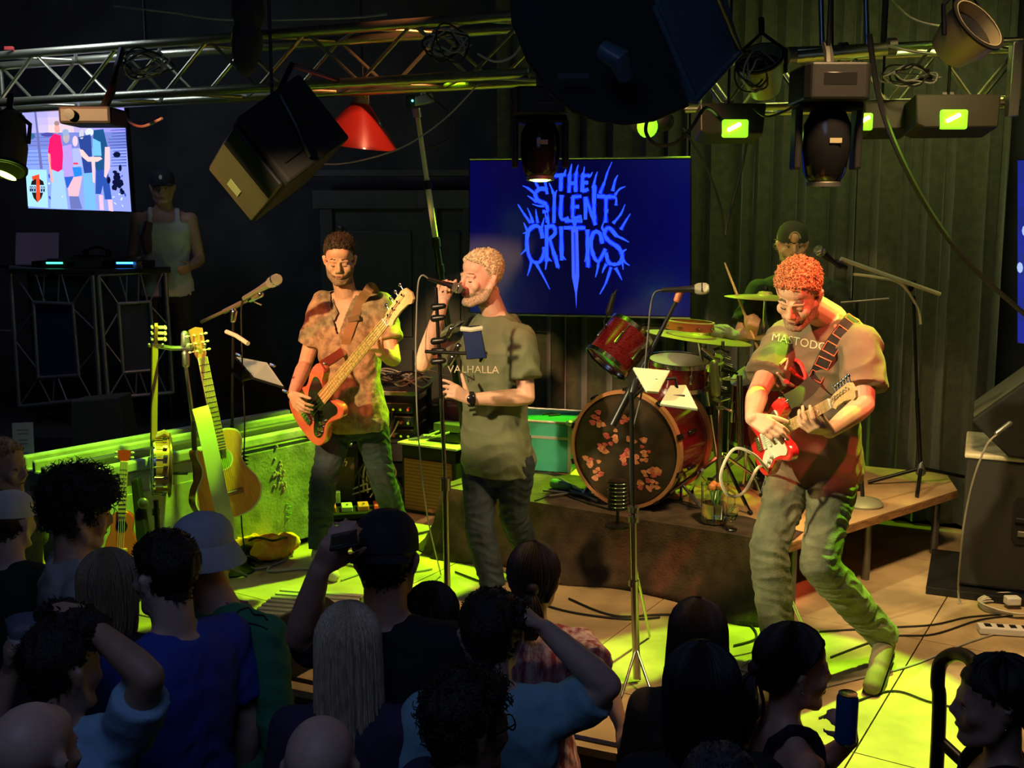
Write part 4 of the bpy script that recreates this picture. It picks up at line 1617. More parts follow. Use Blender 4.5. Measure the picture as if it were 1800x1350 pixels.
# ------------------------------------------------------------------ the crowd, standing on the house floor below the stage
def hairspec(body, kind, col, seed, root, H_, length=.3):
    if kind in ('short', 'capped'):
        hair_short(body, H_, col, root, .014 if kind == 'short' else .008, .085, 420, seed, (0, .5, .3), .016 if kind == 'short' else .012, sides=.6, zmax=None if kind == 'short' else .02)
    elif kind == 'curly2':
        hair_short(body, H_, col, root, .024, .08, 500, seed, (0, 0, .4), .03, sides=.75, curly=True)
    elif kind == 'curly':
        hair_short(body, H_, col, root, .038, .05, 700, seed, (0, 0, .4), .05, sides=.75, curly=True)
    elif kind == 'crop':
        hair_short(body, H_, col, root, .006, .06, 0, seed, sides=.6)
    elif kind == 'long':
        hair_long(body, H_, col, root, length, seed)
    elif kind == 'wavy':
        hair_long(body, H_, col, root, length, seed, wave=.012, n=260)
    elif kind == 'pony':
        hair_long(body, H_, col, root, length, seed, pony=True)
    elif kind == 'bob':
        hair_long(body, H_, col, root, .06, seed, n=220, width=1.06)


def cloth(n, c, **kw):
    return M(n, c, .85, bump=.3, bscale=30, **kw)


BRN = (.05, .028, .015)
DKB = (.016, .01, .007)
BLD = (.62, .47, .3)
crowd = [
    # label, u, v, Y, yaw, fem, hair, hair colour, length, shirt material, extras
    ('fair-haired young man in profile at the far left edge of the photo', -2, 772, 4.45, 80, False, 'short', (.35, .2, .08), 0, cloth('crowd_grey', (.06, .06, .07)), {}),
    ('person in a white backwards cap and dark shirt near the left edge', 12, 868, 3.85, 165, False, 'short', BRN, 0, cloth('crowd_black_green', (.02, .03, .02)), dict(cap='white')),
    ('young man with curly dark hair in a white tee', 128, 838, 3.5, 122, False, 'curly', DKB, 0, cloth('crowd_white', (.45, .43, .42)), dict(pitch=12)),
    ('fair bob-haired person seen from behind, left of the man in blue', 186, 972, 3.15, 178, True, 'bob', (.3, .2, .12), 0, cloth('crowd_dark', (.02, .02, .025)), {}),
    ('stubbled man in a royal blue tee facing left toward his neighbours', 292, 937, 2.85, -128, False, 'short', DKB, 0, cloth('crowd_blue', (.04, .07, .42)), dict(width=1.05, beard='full')),
    ('person in a pale bucket hat and green long-sleeved top with a mountain print', 388, 908, 3.15, 150, False, 'short', DKB, 0, cloth('crowd_green', (.05, .26, .12)), dict(bucket=True, sleeve=1.9, headshift=-.065)),
    ('dark-haired man in a pale blue tee with an arm bent up behind his head', 96, 1098, 2.42, 150, False, 'short', DKB, 0, cloth('crowd_pale_blue', (.3, .5, .68)), dict(armR=((262, 1190, 2.35), (160, 1100, 2.45), (225, 1290, 2.42)), armL=((-30, 1330, 2.6), (18, 1180, 2.62), None))),
    ('bald man in the bottom left corner', 45, 1238, 1.98, 165, False, 'bald', BRN, 0, cloth('crowd_charcoal', (.04, .03, .035)), {}),
    ('person in a dark cap raising a phone toward the band', 676, 905, 2.8, 176, False, 'short', DKB, 0, cloth('crowd_black', (.012, .012, .014)), dict(cap='dark_side', armL=((528, 1120, 2.75), (562, 1000, 2.66), None))),
    ('woman with long straight blonde hair seen from behind', 610, 1068, 2.62, 180, True, 'long', BLD, .42, cloth('crowd_purple', (.05, .03, .08)), {}),
    ('bald man at the bottom edge below the blonde woman', 560, 1262, 2.02, 178, False, 'bald', BRN, 0, cloth('crowd_slate', (.04, .04, .05)), {}),
    ('woman with long dark hair directly right of the raised-phone person', 757, 1032, 2.95, 168, True, 'long', DKB, .3, cloth('crowd_ink', (.014, .013, .02)), {}),
    ('woman with tied-back brown hair and a red patterned top in front of the singer', 938, 960, 3.2, 176, True, 'pony', BRN, .16, M('red_zigzag_knit', (.2, .02, .04), .85, col2=(.55, .4, .4), vscale=14, stretch=(3, 3, 1), bump=.3), dict(armR=((1060, 1190, 3.0), (1092, 1275, 2.9), None))),
    ('dark-haired man in a light blue tee with his forearm raised to his neighbour', 862, 1042, 2.6, 176, False, 'short', DKB, 0, cloth('crowd_sky', (.27, .5, .6)), dict(armR=((1068, 1205, 2.56), (958, 1105, 2.6), (1010, 1240, 2.6)))),
    ('curly-haired person in glasses at the bottom, left of the light blue tee', 815, 1192, 2.2, 125, False, 'curly2', DKB, 0, cloth('crowd_navy', (.03, .03, .08)), dict(glasses=True)),
    ('woman with long wavy brown hair standing left of the can holder', 1228, 1060, 2.85, 182, True, 'wavy', BRN, .24, cloth('crowd_brown', (.04, .03, .02)), {}),
    ('dark bob-haired person in front of the wavy-haired woman', 1236, 1140, 2.36, 180, True, 'bob', (.02, .018, .018), .1, cloth('crowd_black2', (.012, .014, .018)), {}),
    ('woman in profile with a dark ponytail and tank top holding a blue can', 1392, 1104, 2.62, 98, True, 'pony', DKB, .2, cloth('crowd_black3', (.012, .013, .02)), dict(tank=True, armR=((1440, 1345, 2.62), (1497, 1300, 2.5), None), earring=True)),
    ('dark-haired person facing left with a small earring in the bottom right corner', 1765, 1158, 2.4, -105, True, 'crop2', DKB, 0, cloth('crowd_black4', (.014, .014, .016)), dict(tank=True, earring=True)),
    ('person at the very bottom edge whose grey hair just shows below the dark bob', 1270, 1322, 1.95, 180, False, 'short', (.03, .035, .05), 0, cloth('crowd_black5', (.012, .012, .014)), {}),
]
CR = {}
for i, (lab, u, v, Y, yaw, fem, hk, hc_, ln, sm_, ex) in enumerate(crowd):
    J, k = standing(u, v, Y, yaw, fem)
    k = min(k, 1.1)
    if ex.get('headshift'):
        J['head'] = J['head'] + V((ex['headshift'], 0, 0))
    spec = dict(skin=SKIN3 if i % 3 == 0 else (SKIN2 if i % 3 == 1 else SKIN), k=k, fem=fem, voxel=.0095, yaw=yaw, pitch=ex.get('pitch', 4), shirt=sm_, pants=BLKCL, sleeve=ex.get('sleeve', .66), tank=ex.get('tank', False), base=FLOOR, browcol=hc_, smooth=3)
    if ex.get('beard'):
        spec['beard'] = 'full'
        spec['beardcol'] = DKB
    for s in 'RL':
        a = ex.get('arm' + s)
        if a:
            if a[2]:
                J['sh' + s] = P(*a[2])
            J['el' + s] = P(*a[0])
            J['wr' + s] = P(*a[1])
    # keep limb lengths human
    for s in 'RL':
        if ex.get('arm' + s):
            d = J['el' + s] - J['sh' + s]
            if d.length > .34 * k:
                J['sh' + s] = J['sh' + s].lerp(J['el' + s] - d.normalized() * .32 * k, .5)
    if i == 8:
        spec['handL'] = dict(d=P(590, 955, 2.62) - P(562, 1000, 2.66), pal=(.2, 1, .2), curl=(.5, .6, .5))
    if i == 6:
        spec['handL'] = dict(d=V((.05, 0, 1)), pal=(1, .15, 0), curl=(.45, .7, .5), thumb=(.5, .3))
    if i == 12:
        spec['handR'] = dict(d=P(1098, 1305, 2.86) - P(1092, 1275, 2.9), pal=(0, .6, -.6), curl=(.3, .5, .3))
    if i == 17:
        spec['handR'] = dict(d=P(1490, 1270, 2.46) - P(1497, 1300, 2.5), pal=(-.5, .8, .1), curl=(.8, .9, .6))
    r_ = make_person(lab, J, spec)
    CR[i] = (r_, J)
    kind = 'crop' if hk == 'crop2' else hk
    if ex.get('cap') or ex.get('bucket'):
        kind = 'capped'
    if kind != 'bald':
        hairspec(r_['body'], kind, hc_, 40 + i, r_['root'], r_['H'], ln)
    if hk == 'crop2':
        hair_long(r_['body'], r_['H'], hc_, r_['root'], .08, 140 + i, pony=True, n=30)
    if ex.get('cap') == 'white':
        c_ = cap_hat(r_['H'], cloth('white_cap', (.6, .6, .58)), r_['root'], 'front')
    elif ex.get('cap') == 'dark_side':
        c_ = cap_hat(r_['H'], cloth('dark_cap', (.02, .02, .025)), r_['root'], 'back')
    if ex.get('bucket'):
        c_ = cap_hat(r_['H'], cloth('pale_hat', (.45, .5, .55)), r_['root'], bucket=True, name='bucket_hat')
        m = MB(r_['H'])
        for q in range(5):
            a = 1.0 + .16 * q
            m.tube([V((.092 * math.cos(a), .012 + .11 * math.sin(a), .058)), V((.092 * math.cos(a + .05), .012 + .11 * math.sin(a + .05), .082)), V((.09 * math.cos(a + .12), .012 + .108 * math.sin(a + .12), .06))], .0025, 4)
        m.build('embroidery', cloth('navy_thread', (.05, .08, .2)), c_)
    if ex.get('glasses'):
        glasses(r_['H'], r_['root'])
    if ex.get('earring'):
        m = MB(r_['H'])
        for s in (-1, 1):
            m.ell((s * .088, .012, -.036), (.004, .004, .004))
        m.build('earring', CHROME, r_['root'])

# mountain print on the green top: ridge outline and a red-blue panel, upper back
r_, J = CR[5]
me_ = r_['shirt']
ridge = [(410, 1085), (422, 1072), (430, 1055), (437, 1068), (446, 1080), (455, 1066), (464, 1082), (470, 1090)]
MB().tube(pix_on(me_, ridge, 3.3, .003), .0035, 5).build('print', BLKCL, r_['root'])
MB().tube(pix_on(me_, [(400, 1096), (425, 1092), (450, 1098), (470, 1106)], 3.3, .003), .003, 5).build('print', BLKCL, r_['root'])
MB().tube(pix_on(me_, [(398, 1062), (415, 1058), (436, 1060)], 3.3, .002), .006, 5).build('print', cloth('print_red', (.5, .12, .12)), r_['root'])

# things held in the crowd
ph = thing('phone', 'dark smartphone held up in front of the capped person\'s face', 'phone', P(600, 955, 2.86))
pc = P(606, 950, 2.57)
MB(Matrix.Translation(pc) @ Matrix.Rotation(R(8), 4, 'Z') @ Matrix.Rotation(R(-10), 4, 'Y')).box((0, 0, 0), (.075, .12, .009)).build('case', BLACK, ph, bevel=.004)
MB(Matrix.Translation(pc) @ Matrix.Rotation(R(8), 4, 'Z') @ Matrix.Rotation(R(-10), 4, 'Y')).box((0, 0, .006), (.068, .11, .002)).build('screen', BLACKG, ph, bevel=.001)
can = thing('drink_can', 'slim blue drink can held up by the woman in profile', 'can', P(1486, 1290, 2.44))
cz = P(1486, 1306, 2.44)
MB().lathe([(.02, 0), (.0265, .008), (.0265, .118), (.022, .128)], Matrix.Translation(cz)).build('body', M('blue_can', (.02, .16, .45), .3, .5), can)
MB().lathe([(.0225, .127), (.023, .131), (.02, .13), (.001, .128)], Matrix.Translation(cz)).build('lid', CHROME, can)
cup = thing('plastic_cup', 'clear plastic cup with a frosted print near the lower left edge', 'cup', P(46, 1150, 2.62))
cz = P(46, 1150, 2.62)
MB().lathe([(.03, 0), (.034, .003), (.044, .1), (.0425, .1), (.033, .006), (.001, .005)], Matrix.Translation(cz)).build('cup_body', M('clear_plastic', (.6, .7, .9), .15, trans=.8), cup)
MB().lathe([(.0405, .03), (.0415, .055), (.041, .055), (.04, .03)], Matrix.Translation(cz), caps=False).build('print', PAPER, cup)

# ------------------------------------------------------------------ camera-independent helper: points at a pixel with depth, for boxes seen at odd angles
def quadmap(c00, c10, c11, c01):
    return lambda a, b: (c00 * (1 - a) + c10 * a) * (1 - b) + (c01 * (1 - a) + c11 * a) * b


def zframe(loc, yaw=0):
    return Matrix.Translation(V(loc)) @ Matrix.Rotation(R(yaw), 4, 'Z')


# ------------------------------------------------------------------ the drum kit
REDSH = M('dark_red_sparkle', (.13, .008, .012), .18, var=.5, vscale=60, coat=1, stretch=(1, 1, 8))
HOOPW = M('orange_brown_hoop', (.42, .2, .09), .35, coat=.5)
HEADM = M('coated_drumhead', (.75, .75, .66), .6)
F_ = (-E2)
kc = P(1097, 789, 5.48)
kc.z = RH + .325
KM = frame(kc, E1, F_)      # z axis out of the front head
kr = .305
kick = thing('bass_drum', 'large dark red bass drum with floral art on its front head', 'drum', (kc.x, kc.y, RH))
MB().lathe([(kr - .006, -.44), (kr, -.438), (kr, -.03), (kr - .006, -.028)], KM, 48).build('shell', REDSH, kick)
MB().lathe([(.02, -.015), (kr - .01, -.015), (kr - .004, -.02)], KM, 48).build('front_head', M('dark_print_head', (.02, .018, .012), .35, col2=(.05, .035, .02), vscale=9), kick)
for z in (-.025, -.44):
    MB().lathe([(kr - .004, z - .018), (kr + .016, z - .018), (kr + .016, z + .022), (kr - .004, z + .022)], KM, 48, caps=False).build('hoop', HOOPW, kick)
MB().lathe([(kr + .001, -.062), (kr + .007, -.06), (kr + .007, -.052), (kr + .001, -.05)], KM, 48, caps=False).build('rim_band', CHROME, kick)
for i in range(10):
    a = 2 * PI * (i + .5) / 10
    q = KM @ Matrix.Rotation(a, 4, 'Z')
    m = MB(q)
    m.box((kr + .02, 0, -.02), (.014, .03, .05)).cyl((kr + .022, 0, -.03), (kr + .022, 0, -.17), .003, n=6)
    m.build('claw', BLACKG, kick, bevel=.003)
    MB(q).capsule((kr + .012, 0, -.17), (kr + .012, 0, -.24), .012, .012, 8).build('lug', BLACKG, kick)
# floral art on the head: petals clustered in flowers, flat on the head
rs = random.Random(8)
m1, m2 = MB(KM), MB(KM)
for cx, cy, n, sz in ((-.17, .13, 9, .022), (-.1, .06, 7, .03), (-.13, .0, 5, .02), (.09, .02, 10, .035), (.05, -.03, 8, .03), (.17, -.11, 13, .035), (.12, -.17, 9, .03), (-.2, -.1, 6, .02), (-.15, -.15, 6, .018), (-.03, .17, 6, .02), (0, -.06, 5, .018)):
    for _ in range(n):
        x, y = cx + rs.gauss(0, sz), cy + rs.gauss(0, sz)
        if math.hypot(x, y) > kr - .035:
            continue
        a0 = rs.uniform(0, 6)
        s_ = rs.uniform(.01, .022)
        pts = [V((x + s_ * (1 + .35 * math.cos(3 * t)) * math.cos(t + a0), y + s_ * .8 * math.sin(t + a0), -.0125 + rs.uniform(0, .001))) for t in [2 * PI * k / 9 for k in range(9)]]
        (m1 if rs.random() < .6 else m2).poly(pts)
fp1 = m1.build('flower_print', M('print_orange', (.5, .2, .1), .6, var=.3, vscale=60), kick, False, fixn=False)
fp1['kind'] = 'stuff'
fp2 = m2.build('flower_print', M('print_rose', (.42, .08, .07), .6, var=.3, vscale=60), kick, False, fixn=False)
fp2['kind'] = 'stuff'
for s in (-1, 1):
    a = KM @ V((s * (kr - .05), -.2, -.2))
    MB().cyl(a, (a.x + s * .1, a.y - .05, RH + .004), .009).build('spur', CHROME, kick)
# kick microphone in front of the head
km = thing('kick_microphone', 'dark ribbed round microphone in front of the bass drum head', 'microphone', (kc.x - .1, kc.y - .35, RH))
p0 = P(1086, 868, 5.15)
m = MB(Matrix.Translation((p0.x, p0.y, 0)))
zb = RH + .09
m.lathe([(.02, zb), (.05, zb + .005), (.05, zb + .15), (.02, zb + .155)])
m.build('body', BLACKM, km)
for k in range(7):
    MB(Matrix.Translation((p0.x, p0.y, 0))).lathe([(.0505, zb + .018 + k * .02), (.054, zb + .021 + k * .02), (.0505, zb + .024 + k * .02)], None, 20, caps=False).build('ring', CHROME, km)
MB().cyl((p0.x, p0.y, RH), (p0.x, p0.y, zb), .008).build('stem', BLACKM, km)
MB().lathe([(.06, 0), (.06, .012), (.01, .02)], Matrix.Translation((p0.x, p0.y, RH))).build('base', BLACKM, km)


def drum(name, label, c, axis, r, depth, lugs=6, head=HEADM):
    """c = centre of the batter head"""
    F = frame(c, basis(axis)[0], axis)
    t = thing(name, label, 'drum', c)
    MB().lathe([(r - .005, -depth), (r, -depth + .002), (r, -.012), (r - .005, -.01)], F, 32).build('shell', REDSH, t)
    MB().lathe([(.01, 0), (r - .012, 0), (r - .004, -.003)], F, 32).build('head', head, t)
    for z in (-.006, -depth):
        MB().lathe([(r - .002, z - .012), (r + .009, z - .012), (r + .009, z + .012), (r - .002, z + .012)], F, 32, caps=False).build('hoop', CHROME, t)
    for i in range(lugs):
        q = F @ Matrix.Rotation(2 * PI * (i + .3) / lugs, 4, 'Z')
        m = MB(q)
        m.cyl((r + .008, 0, .006), (r + .008, 0, -depth * .5), .0028, n=6)
        m.capsule((r + .006, 0, -depth * .35), (r + .006, 0, -depth * .65), .008, .008, 8)
        m.build('lug', CHROME, t)
    return t, F


def tripod(name, label, base, top, legr=.28, r=.011, mat=CHROME, cat='stand', legh=.22, rot=0, n=3, extra=None):
    base, top = V(base), V(top)
    t = thing(name, label, cat, base)
    d = (top - base)
    MB().cyl(base + d * .04, base + d * .55, r * 1.25).build('lower_tube', mat, t)
    MB().cyl(base + d * .5, top, r).build('upper_tube', mat, t)
    MB().cyl(base + d * .52, base + d * .57, r * 2).build('clamp', BLACKM, t)
    for k in range(n):
        a = rot + k * 2 * PI / n
        f = V((base.x + legr * math.cos(a), base.y + legr * math.sin(a), base.z + .01))
        l = MB().cyl((base.x, base.y, base.z + legh), f, r * .8).build('leg', mat, t)
        MB().capsule(f + V((0, 0, 0)), f + V((.02 * math.cos(a), .02 * math.sin(a), .004)), .011, .01).build('rubber_foot', BLACK, l)
    return t


def cymbal(label, c, r, tilt, direction=0, stand=None, mat=BRASS):
    t = thing('cymbal', label, 'cymbal', c)
    F = Matrix.Translation(V(c)) @ Matrix.Rotation(R(direction), 4, 'Z') @ Matrix.Rotation(R(tilt), 4, 'Y')
    MB().lathe([(r, -.012), (r * .75, -.004), (r * .3, .004), (r * .2, .008), (r * .16, .022), (.006, .03), (.006, .028), (r * .15, .019), (r * .2, .0055), (r * .75, -.0065), (r, -.0135)], F, 40, caps=False).build('bow', mat, t)
    MB(F).cyl((0, 0, -.03), (0, 0, .055), .005).build('rod', CHROME, t)
    MB(F).lathe([(.003, .028), (.016, .03), (.016, .04), (.009, .052), (.003, .054)]).build('wing_nut', BLACKM, t)
    return t


# rack tom
ta, tb = P(1062, 622, 5.85), P(1107, 572, 5.95)
tdir = (P(1108, 560, 5.98) - P(1062, 622, 5.85))
tt_, TF = drum('rack_tom', 'dark red rack tom tilted above the left of the bass drum', P(1112, 581, 5.98), V((.62, .28, .72)), .135, .24, 6)
m = thing('drum_microphone', 'small black microphone clipped to the rim of the rack tom', 'microphone', P(1076, 545, 5.95))
MB().capsule(P(1070, 548, 5.95), P(1078, 520, 5.95), .02, .016).build('body', BLACK, m)
MB().capsule(P(1078, 520, 5.95), P(1084, 510, 5.95), .011, .006).build('tip', BLACKM, m)
MB().tube([P(1070, 548, 5.95), P(1062, 565, 5.93), P(1064, 578, 5.92)], .005).build('clip', BLACKM, m)
# snare with lime-lit head
sc0 = P(1194, 632, 5.8)
drum('snare_drum', 'snare drum with its pale head brightly lit, above the bass drum', sc0, V((.03, -.12, 1)), .172, .14, 8)
tripod('snare_stand', 'chrome stand under the snare drum', (sc0.x + .03, sc0.y + .05, RH), (sc0.x, sc0.y, sc0.z - .15), .2, .009, rot=.4)
fc = P(1345, 668, 6.0)
drum('floor_tom', 'dark red floor tom mostly hidden behind the guitarist\'s arm', fc, V((0, -.05, 1)), .19, .36, 8)
for k in range(3):
    a = k * 2.09 + 1
    x, y = fc.x + .2 * math.cos(a), fc.y + .2 * math.sin(a)
    o = MB().cyl((x, y, RH + .002), (x, y, fc.z - .12), .006).build('leg', CHROME, bpy.data.objects['floor_tom'])
# cymbals and their stands
cc = P(1229, 590, 5.75)
cymbal('broad ride cymbal lit lime with a tambourine resting on it', cc, .29, 7, 0)
tripod('cymbal_stand', 'chrome tripod stand carrying the broad ride cymbal', (cc.x + .17, cc.y + .1, RH), cc + V((0, 0, -.02)), .3, .011, rot=.2)
c2 = P(1345, 520, 6.02)
cymbal('thin crash cymbal level with the drummer\'s elbow', c2, .23, 2, 0)
tripod('cymbal_stand', 'chrome tripod stand of the crash cymbal behind the guitarist', (c2.x + .02, c2.y + .12, RH), c2 + V((0, 0, -.02)), .28, .011, rot=1.2)
c3 = P(1366, 594, 5.95)
hh = thing('hi_hat', 'pair of hi-hat cymbals beside the guitarist\'s shoulder', 'cymbal', c3)
for s in (1, -1):
    MB().lathe([(.175, -.012 * s), (.12, 0), (.05, .006 * s), (.04, .018 * s), (.006, .022 * s), (.04, .016 * s), (.12, -.002 * s)], Matrix.Translation(c3 + V((0, 0, .012 * s))), 32, caps=False).build('cymbal_plate', BRASS, hh)
MB().cyl((c3.x, c3.y, RH + .01), (c3.x, c3.y, c3.z + .1), .007).build('rod', CHROME, hh)
for k in range(3):
    MB().cyl((c3.x, c3.y, RH + .2), (c3.x + .2 * math.cos(k * 2.09), c3.y + .2 * math.sin(k * 2.09), RH + .008), .008).build('leg', CHROME, hh)
c4 = P(1320, 652, 5.85)
cymbal('dim tilted splash cymbal behind the hardware cluster', c4, .13, -32, 20)
tripod('cymbal_stand', 'short chrome stand under the tilted splash cymbal', (c4.x, c4.y + .08, RH), c4 + V((0, 0, -.02)), .2, .008, rot=.8)
# tambourine
tp = P(1213, 573, 5.72)
tam = thing('tambourine', 'orange-lit tambourine lying on the ride cymbal', 'tambourine', tp)
TMx = Matrix.Translation(tp) @ Matrix.Rotation(R(4), 4, 'Y')
MB().lathe([(.12, -.022), (.128, -.022), (.128, .022), (.12, .022)], TMx, 36, caps=False).build('ring', M('red_tambourine', (.65, .16, .08), .4), tam)
MB().lathe([(.119, .021), (.131, .022), (.131, .028), (.119, .028)], TMx, 36, caps=False).build('rim', M('pale_rim', (.85, .6, .35), .4), tam)
for k in range(8):
    a = k * PI / 4 + .2
    q = TMx @ Matrix.Rotation(a, 4, 'Z')
    MB(q).lathe([(.02, -.003), (.018, 0), (.002, .004), (.018, .001)], Matrix.Translation((.124, 0, 0)), 12).build('jingle', CHROME, tam)
# rag on cymbal
m = MB()
p = P(1266, 583, 5.8)
m.ell(p, (.075, .05, .04)).ell(p + V((-.03, -.02, -.01)), (.06, .05, .03)).ell(p + V((.06, 0, -.02)), (.05, .05, .025))
me_ = fuse(m, .008, 3)
wrinkle(me_, .008, 60, 2)
tag(link('cloth_rag', me_, M('grey_green_rag', (.35, .36, .25), .9)), 'crumpled grey-green cloth on the ride cymbal behind the tambourine', 'cloth')
# hardware cluster: multiclamp stand with striped-looking tripod
hb = PZ(1262, 868, RH)
ht_ = P(1268, 618, 5.45)
hs = thing('hardware_stand', 'chrome multi-clamp drum hardware stand with lime-lit legs beside the bass drum', 'stand', hb)
hp = V((ht_.x, 5.42, RH))
MB().cyl((hp.x, 5.42, RH + .12), (hp.x, 5.42, P(1268, 700, 5.42).z), .014).build('lower_tube', CHROME, hs)
MB().cyl((hp.x, 5.42, P(1268, 720, 5.42).z), (hp.x, 5.42, P(1268, 600, 5.42).z), .01).build('upper_tube', CHROME, hs)
for (u, v), (fu, fv) in (((1268, 800), (1152, 884)), ((1272, 806), (1318, 900)), ((1235, 826), (1215, 862))):
    a = P(u, v, 5.42 if u > 1240 else 5.3)
    b = PZ(fu, fv, RH + .01)
    l = MB().tube([a, a.lerp(b, .5), b], .011, 6).build('leg', CHROME, hs)
    MB().capsule(b, b + V((0, -.02, 0)), .014, .012).build('rubber_foot', BLACK, l)
rs = random.Random(4)
for k in range(9):
    v_ = 612 + k * 13
    c = P(1262 + rs.uniform(-8, 14), v_, 5.42)
    m = MB()
    m.box(c, (rs.uniform(.03, .05), .04, rs.uniform(.014, .022)), Matrix.Rotation(rs.uniform(-.5, .5), 3, 'Y'))
    m.capsule(c + V((.02, -.02, 0)), c + V((.055, -.03, rs.uniform(-.02, .02))), .006, .008, 8)
    m.build('clamp', CHROME if k % 3 else BLACKM, hs, bevel=.003)
MB().capsule(P(1255, 640, 5.38), P(1258, 690, 5.38), .022, .026).build('pedal_spring', M('olive_metal', (.3, .33, .16), .4, .6), hs)
MB().cyl(P(1268, 640, 5.42), P(1235, 612, 5.6), .008).build('boom', CHROME, hs)
MB().cyl(P(1300, 660, 5.42), P(1302, 800, 5.42), .016).build('cowbell_tube', CHROME, hs)
MB().cyl(P(1268, 665, 5.42), P(1300, 668, 5.42), .008).build('boom', CHROME, hs)
# stand parts lying on the riser at left
ly = thing('folded_stand', 'folded lime-lit microphone stand lying on the riser left of the bass drum', 'stand', PZ(985, 858, RH))
for a, b, r_ in (((955, 862), (1058, 872), .008), ((972, 850), (1050, 880), .008), ((965, 872), (1060, 858), .006), ((985, 842), (1030, 868), .01)):
    MB().cyl(PZ(*a, RH + .02), PZ(*b, RH + .02), r_).build('leg', DSTEEL, ly)
MB().capsule(PZ(975, 850, RH + .035), PZ(1000, 856, RH + .035), .03, .022).build('clutch', M('green_grey_plastic', (.1, .25, .15), .4), ly)
cable('floor_cable', 'black cable across the riser left of the bass drum', [PZ(940, 880, RH + .01), PZ(985, 868, RH + .01), PZ(1020, 880, RH + .01), PZ(1075, 896, RH + .012)], .005)
# drum carpet piece lit lime is the riser itself; glass jug with flowers, and a goblet
GL = M('clear_glass', (.9, .95, .9), .03, trans=1.0)
jb = PZ(1255, 917, RH + .012)
jug = thing('glass_jug', 'clear glass jug of water with orange and green stems on the riser', 'jug', jb)
JM = Matrix.Translation(jb)
MB().lathe([(.002, .001), (.062, .001), (.068, .012), (.066, .1), (.07, .2), (.067, .2), (.063, .1), (.064, .014), (.002, .01)], JM, 28).build('vessel', GL, jug)
MB().lathe([(.002, .0112), (.0625, .0145), (.0615, .1), (.002, .1005)], JM, 28).build('water', M('water', (.8, .9, .8), .02, trans=1.0), jug)
rs = random.Random(2)
for k in range(8):
    a = rs.uniform(0, 6)
    MB().tube([jb + V((.02 * math.cos(a), .02 * math.sin(a), .1)), jb + V((.045 * math.cos(a), .045 * math.sin(a), .175))], .004, 5).build('stem', M('stem_green', (.1, .4, .08), .6), jug)
for dx, dy in ((-.02, -.02), (.025, 0), (0, .03)):
    MB().ell(jb + V((dx, dy, .185)), (.02, .02, .022)).build('bloom', M('orange_bloom', (.75, .28, .08), .6), jug)
MB().tube([jb + V((.066, 0, .17)), jb + V((.1, 0, .15)), jb + V((.1, 0, .08)), jb + V((.066, 0, .05))], .006).build('handle', GL, jug)
gb = PZ(1286, 930, RH + .012)
MB().lathe([(.028, 0), (.028, .004), (.005, .01), (.004, .04), (.02, .05), (.03, .08), (.032, .12), (.03, .12), (.028, .08), (.002, .052)], Matrix.Translation(gb), 24).build('goblet', GL)
tag(bpy.data.objects['goblet'], 'small stemmed clear glass beside the water jug', 'glass')

# ------------------------------------------------------------------ microphone stands
GRN = M('silver_grille', (.6, .6, .52), .35, .8, bump=1, bscale=500)
# centre stand near the stage front
Y0 = 4.15
sb = PZ(1119, 1200, 0)
cs = thing('microphone_stand', 'tall silver microphone stand front centre with a boom and clamped tablets', 'stand', sb)
CHD = M('worn_chrome', (.5, .5, .42), .25, 1)
a, b = V((sb.x, sb.y, .02)), P(1113, 910, sb.y)
MB().cyl(a, P(1115, 1025, sb.y), .0155).build('lower_tube', CHD, cs)
MB().cyl(P(1115, 1030, sb.y), b, .0135).build('lower_tube', CHD, cs)
MB().cyl(b, P(1110, 690, sb.y), .009).build('upper_tube', BLACKM, cs)
for v_ in (912, 1025, 895):
    c = P(1114, v_, sb.y)
    MB().cyl(c - V((0, 0, .012)), c + V((0, 0, .012)), .022).build('collar', CHD, cs)
for fx, fy in ((1142, 1118), (1092, 1225), (1150, 1232)):
    MB().cyl(P(1118, 1000 if fx == 1142 else 1140, sb.y), PZ(fx, fy, .01), .006).build('leg', CHD, cs)
bm0, bm1 = P(1077, 748, 4.2), P(1190, 527, 4.3)
MB().cyl(bm0, bm0.lerp(bm1, .35), .017).build('counterweight', BLACKM, cs)
MB().cyl(bm0.lerp(bm1, .3), bm1, .0085).build('boom', BLACKM, cs)
MB().capsule(P(1112, 690, 4.18), P(1118, 668, 4.2), .018, .018).build('joint', BLACKM, cs)
MB().capsule(bm1, P(1195, 514, 4.3), .014, .016).build('clip', M('red_clip', (.5, .15, .08), .5), cs)
microphone('silver-headed microphone on the boom of the centre stand', P(1163, 510, 4.3), P(1246, 507, 4.26), BLACKM, grille=GRN)
cable('microphone_cable', 'black cable drooping from the centre boom microphone', [P(1164, 510, 4.3), P(1150, 516, 4.3), P(1143, 545, 4.3), P(1138, 600, 4.25), P(1128, 690, 4.22), P(1108, 800, 4.18), P(1118, 1000, 4.17), PZ(1125, 1195, .006)], .0045)


def plate(name, label, px, Y, th, mat, cat, back=V((0, 1, 0)), frame_mat=None):
    pts = [P(u, v, y) for (u, v), y in zip(px, Y)]
    n_ = (pts[1] - pts[0]).cross(pts[2] - pts[0]).normalized()
    if n_.y < 0:
        n_ = -n_
    t = thing(name, label, cat, pts[0])
    MB().hexa(pts, [p + n_ * th for p in pts]).build('panel', mat, t, False, .003)
    q = sum(pts, V()) / len(pts)
    MB().box(q + n_ * (th + .008), (.05, .014, .04)).build('bracket', BLACKM, t, bevel=.002)
    return t


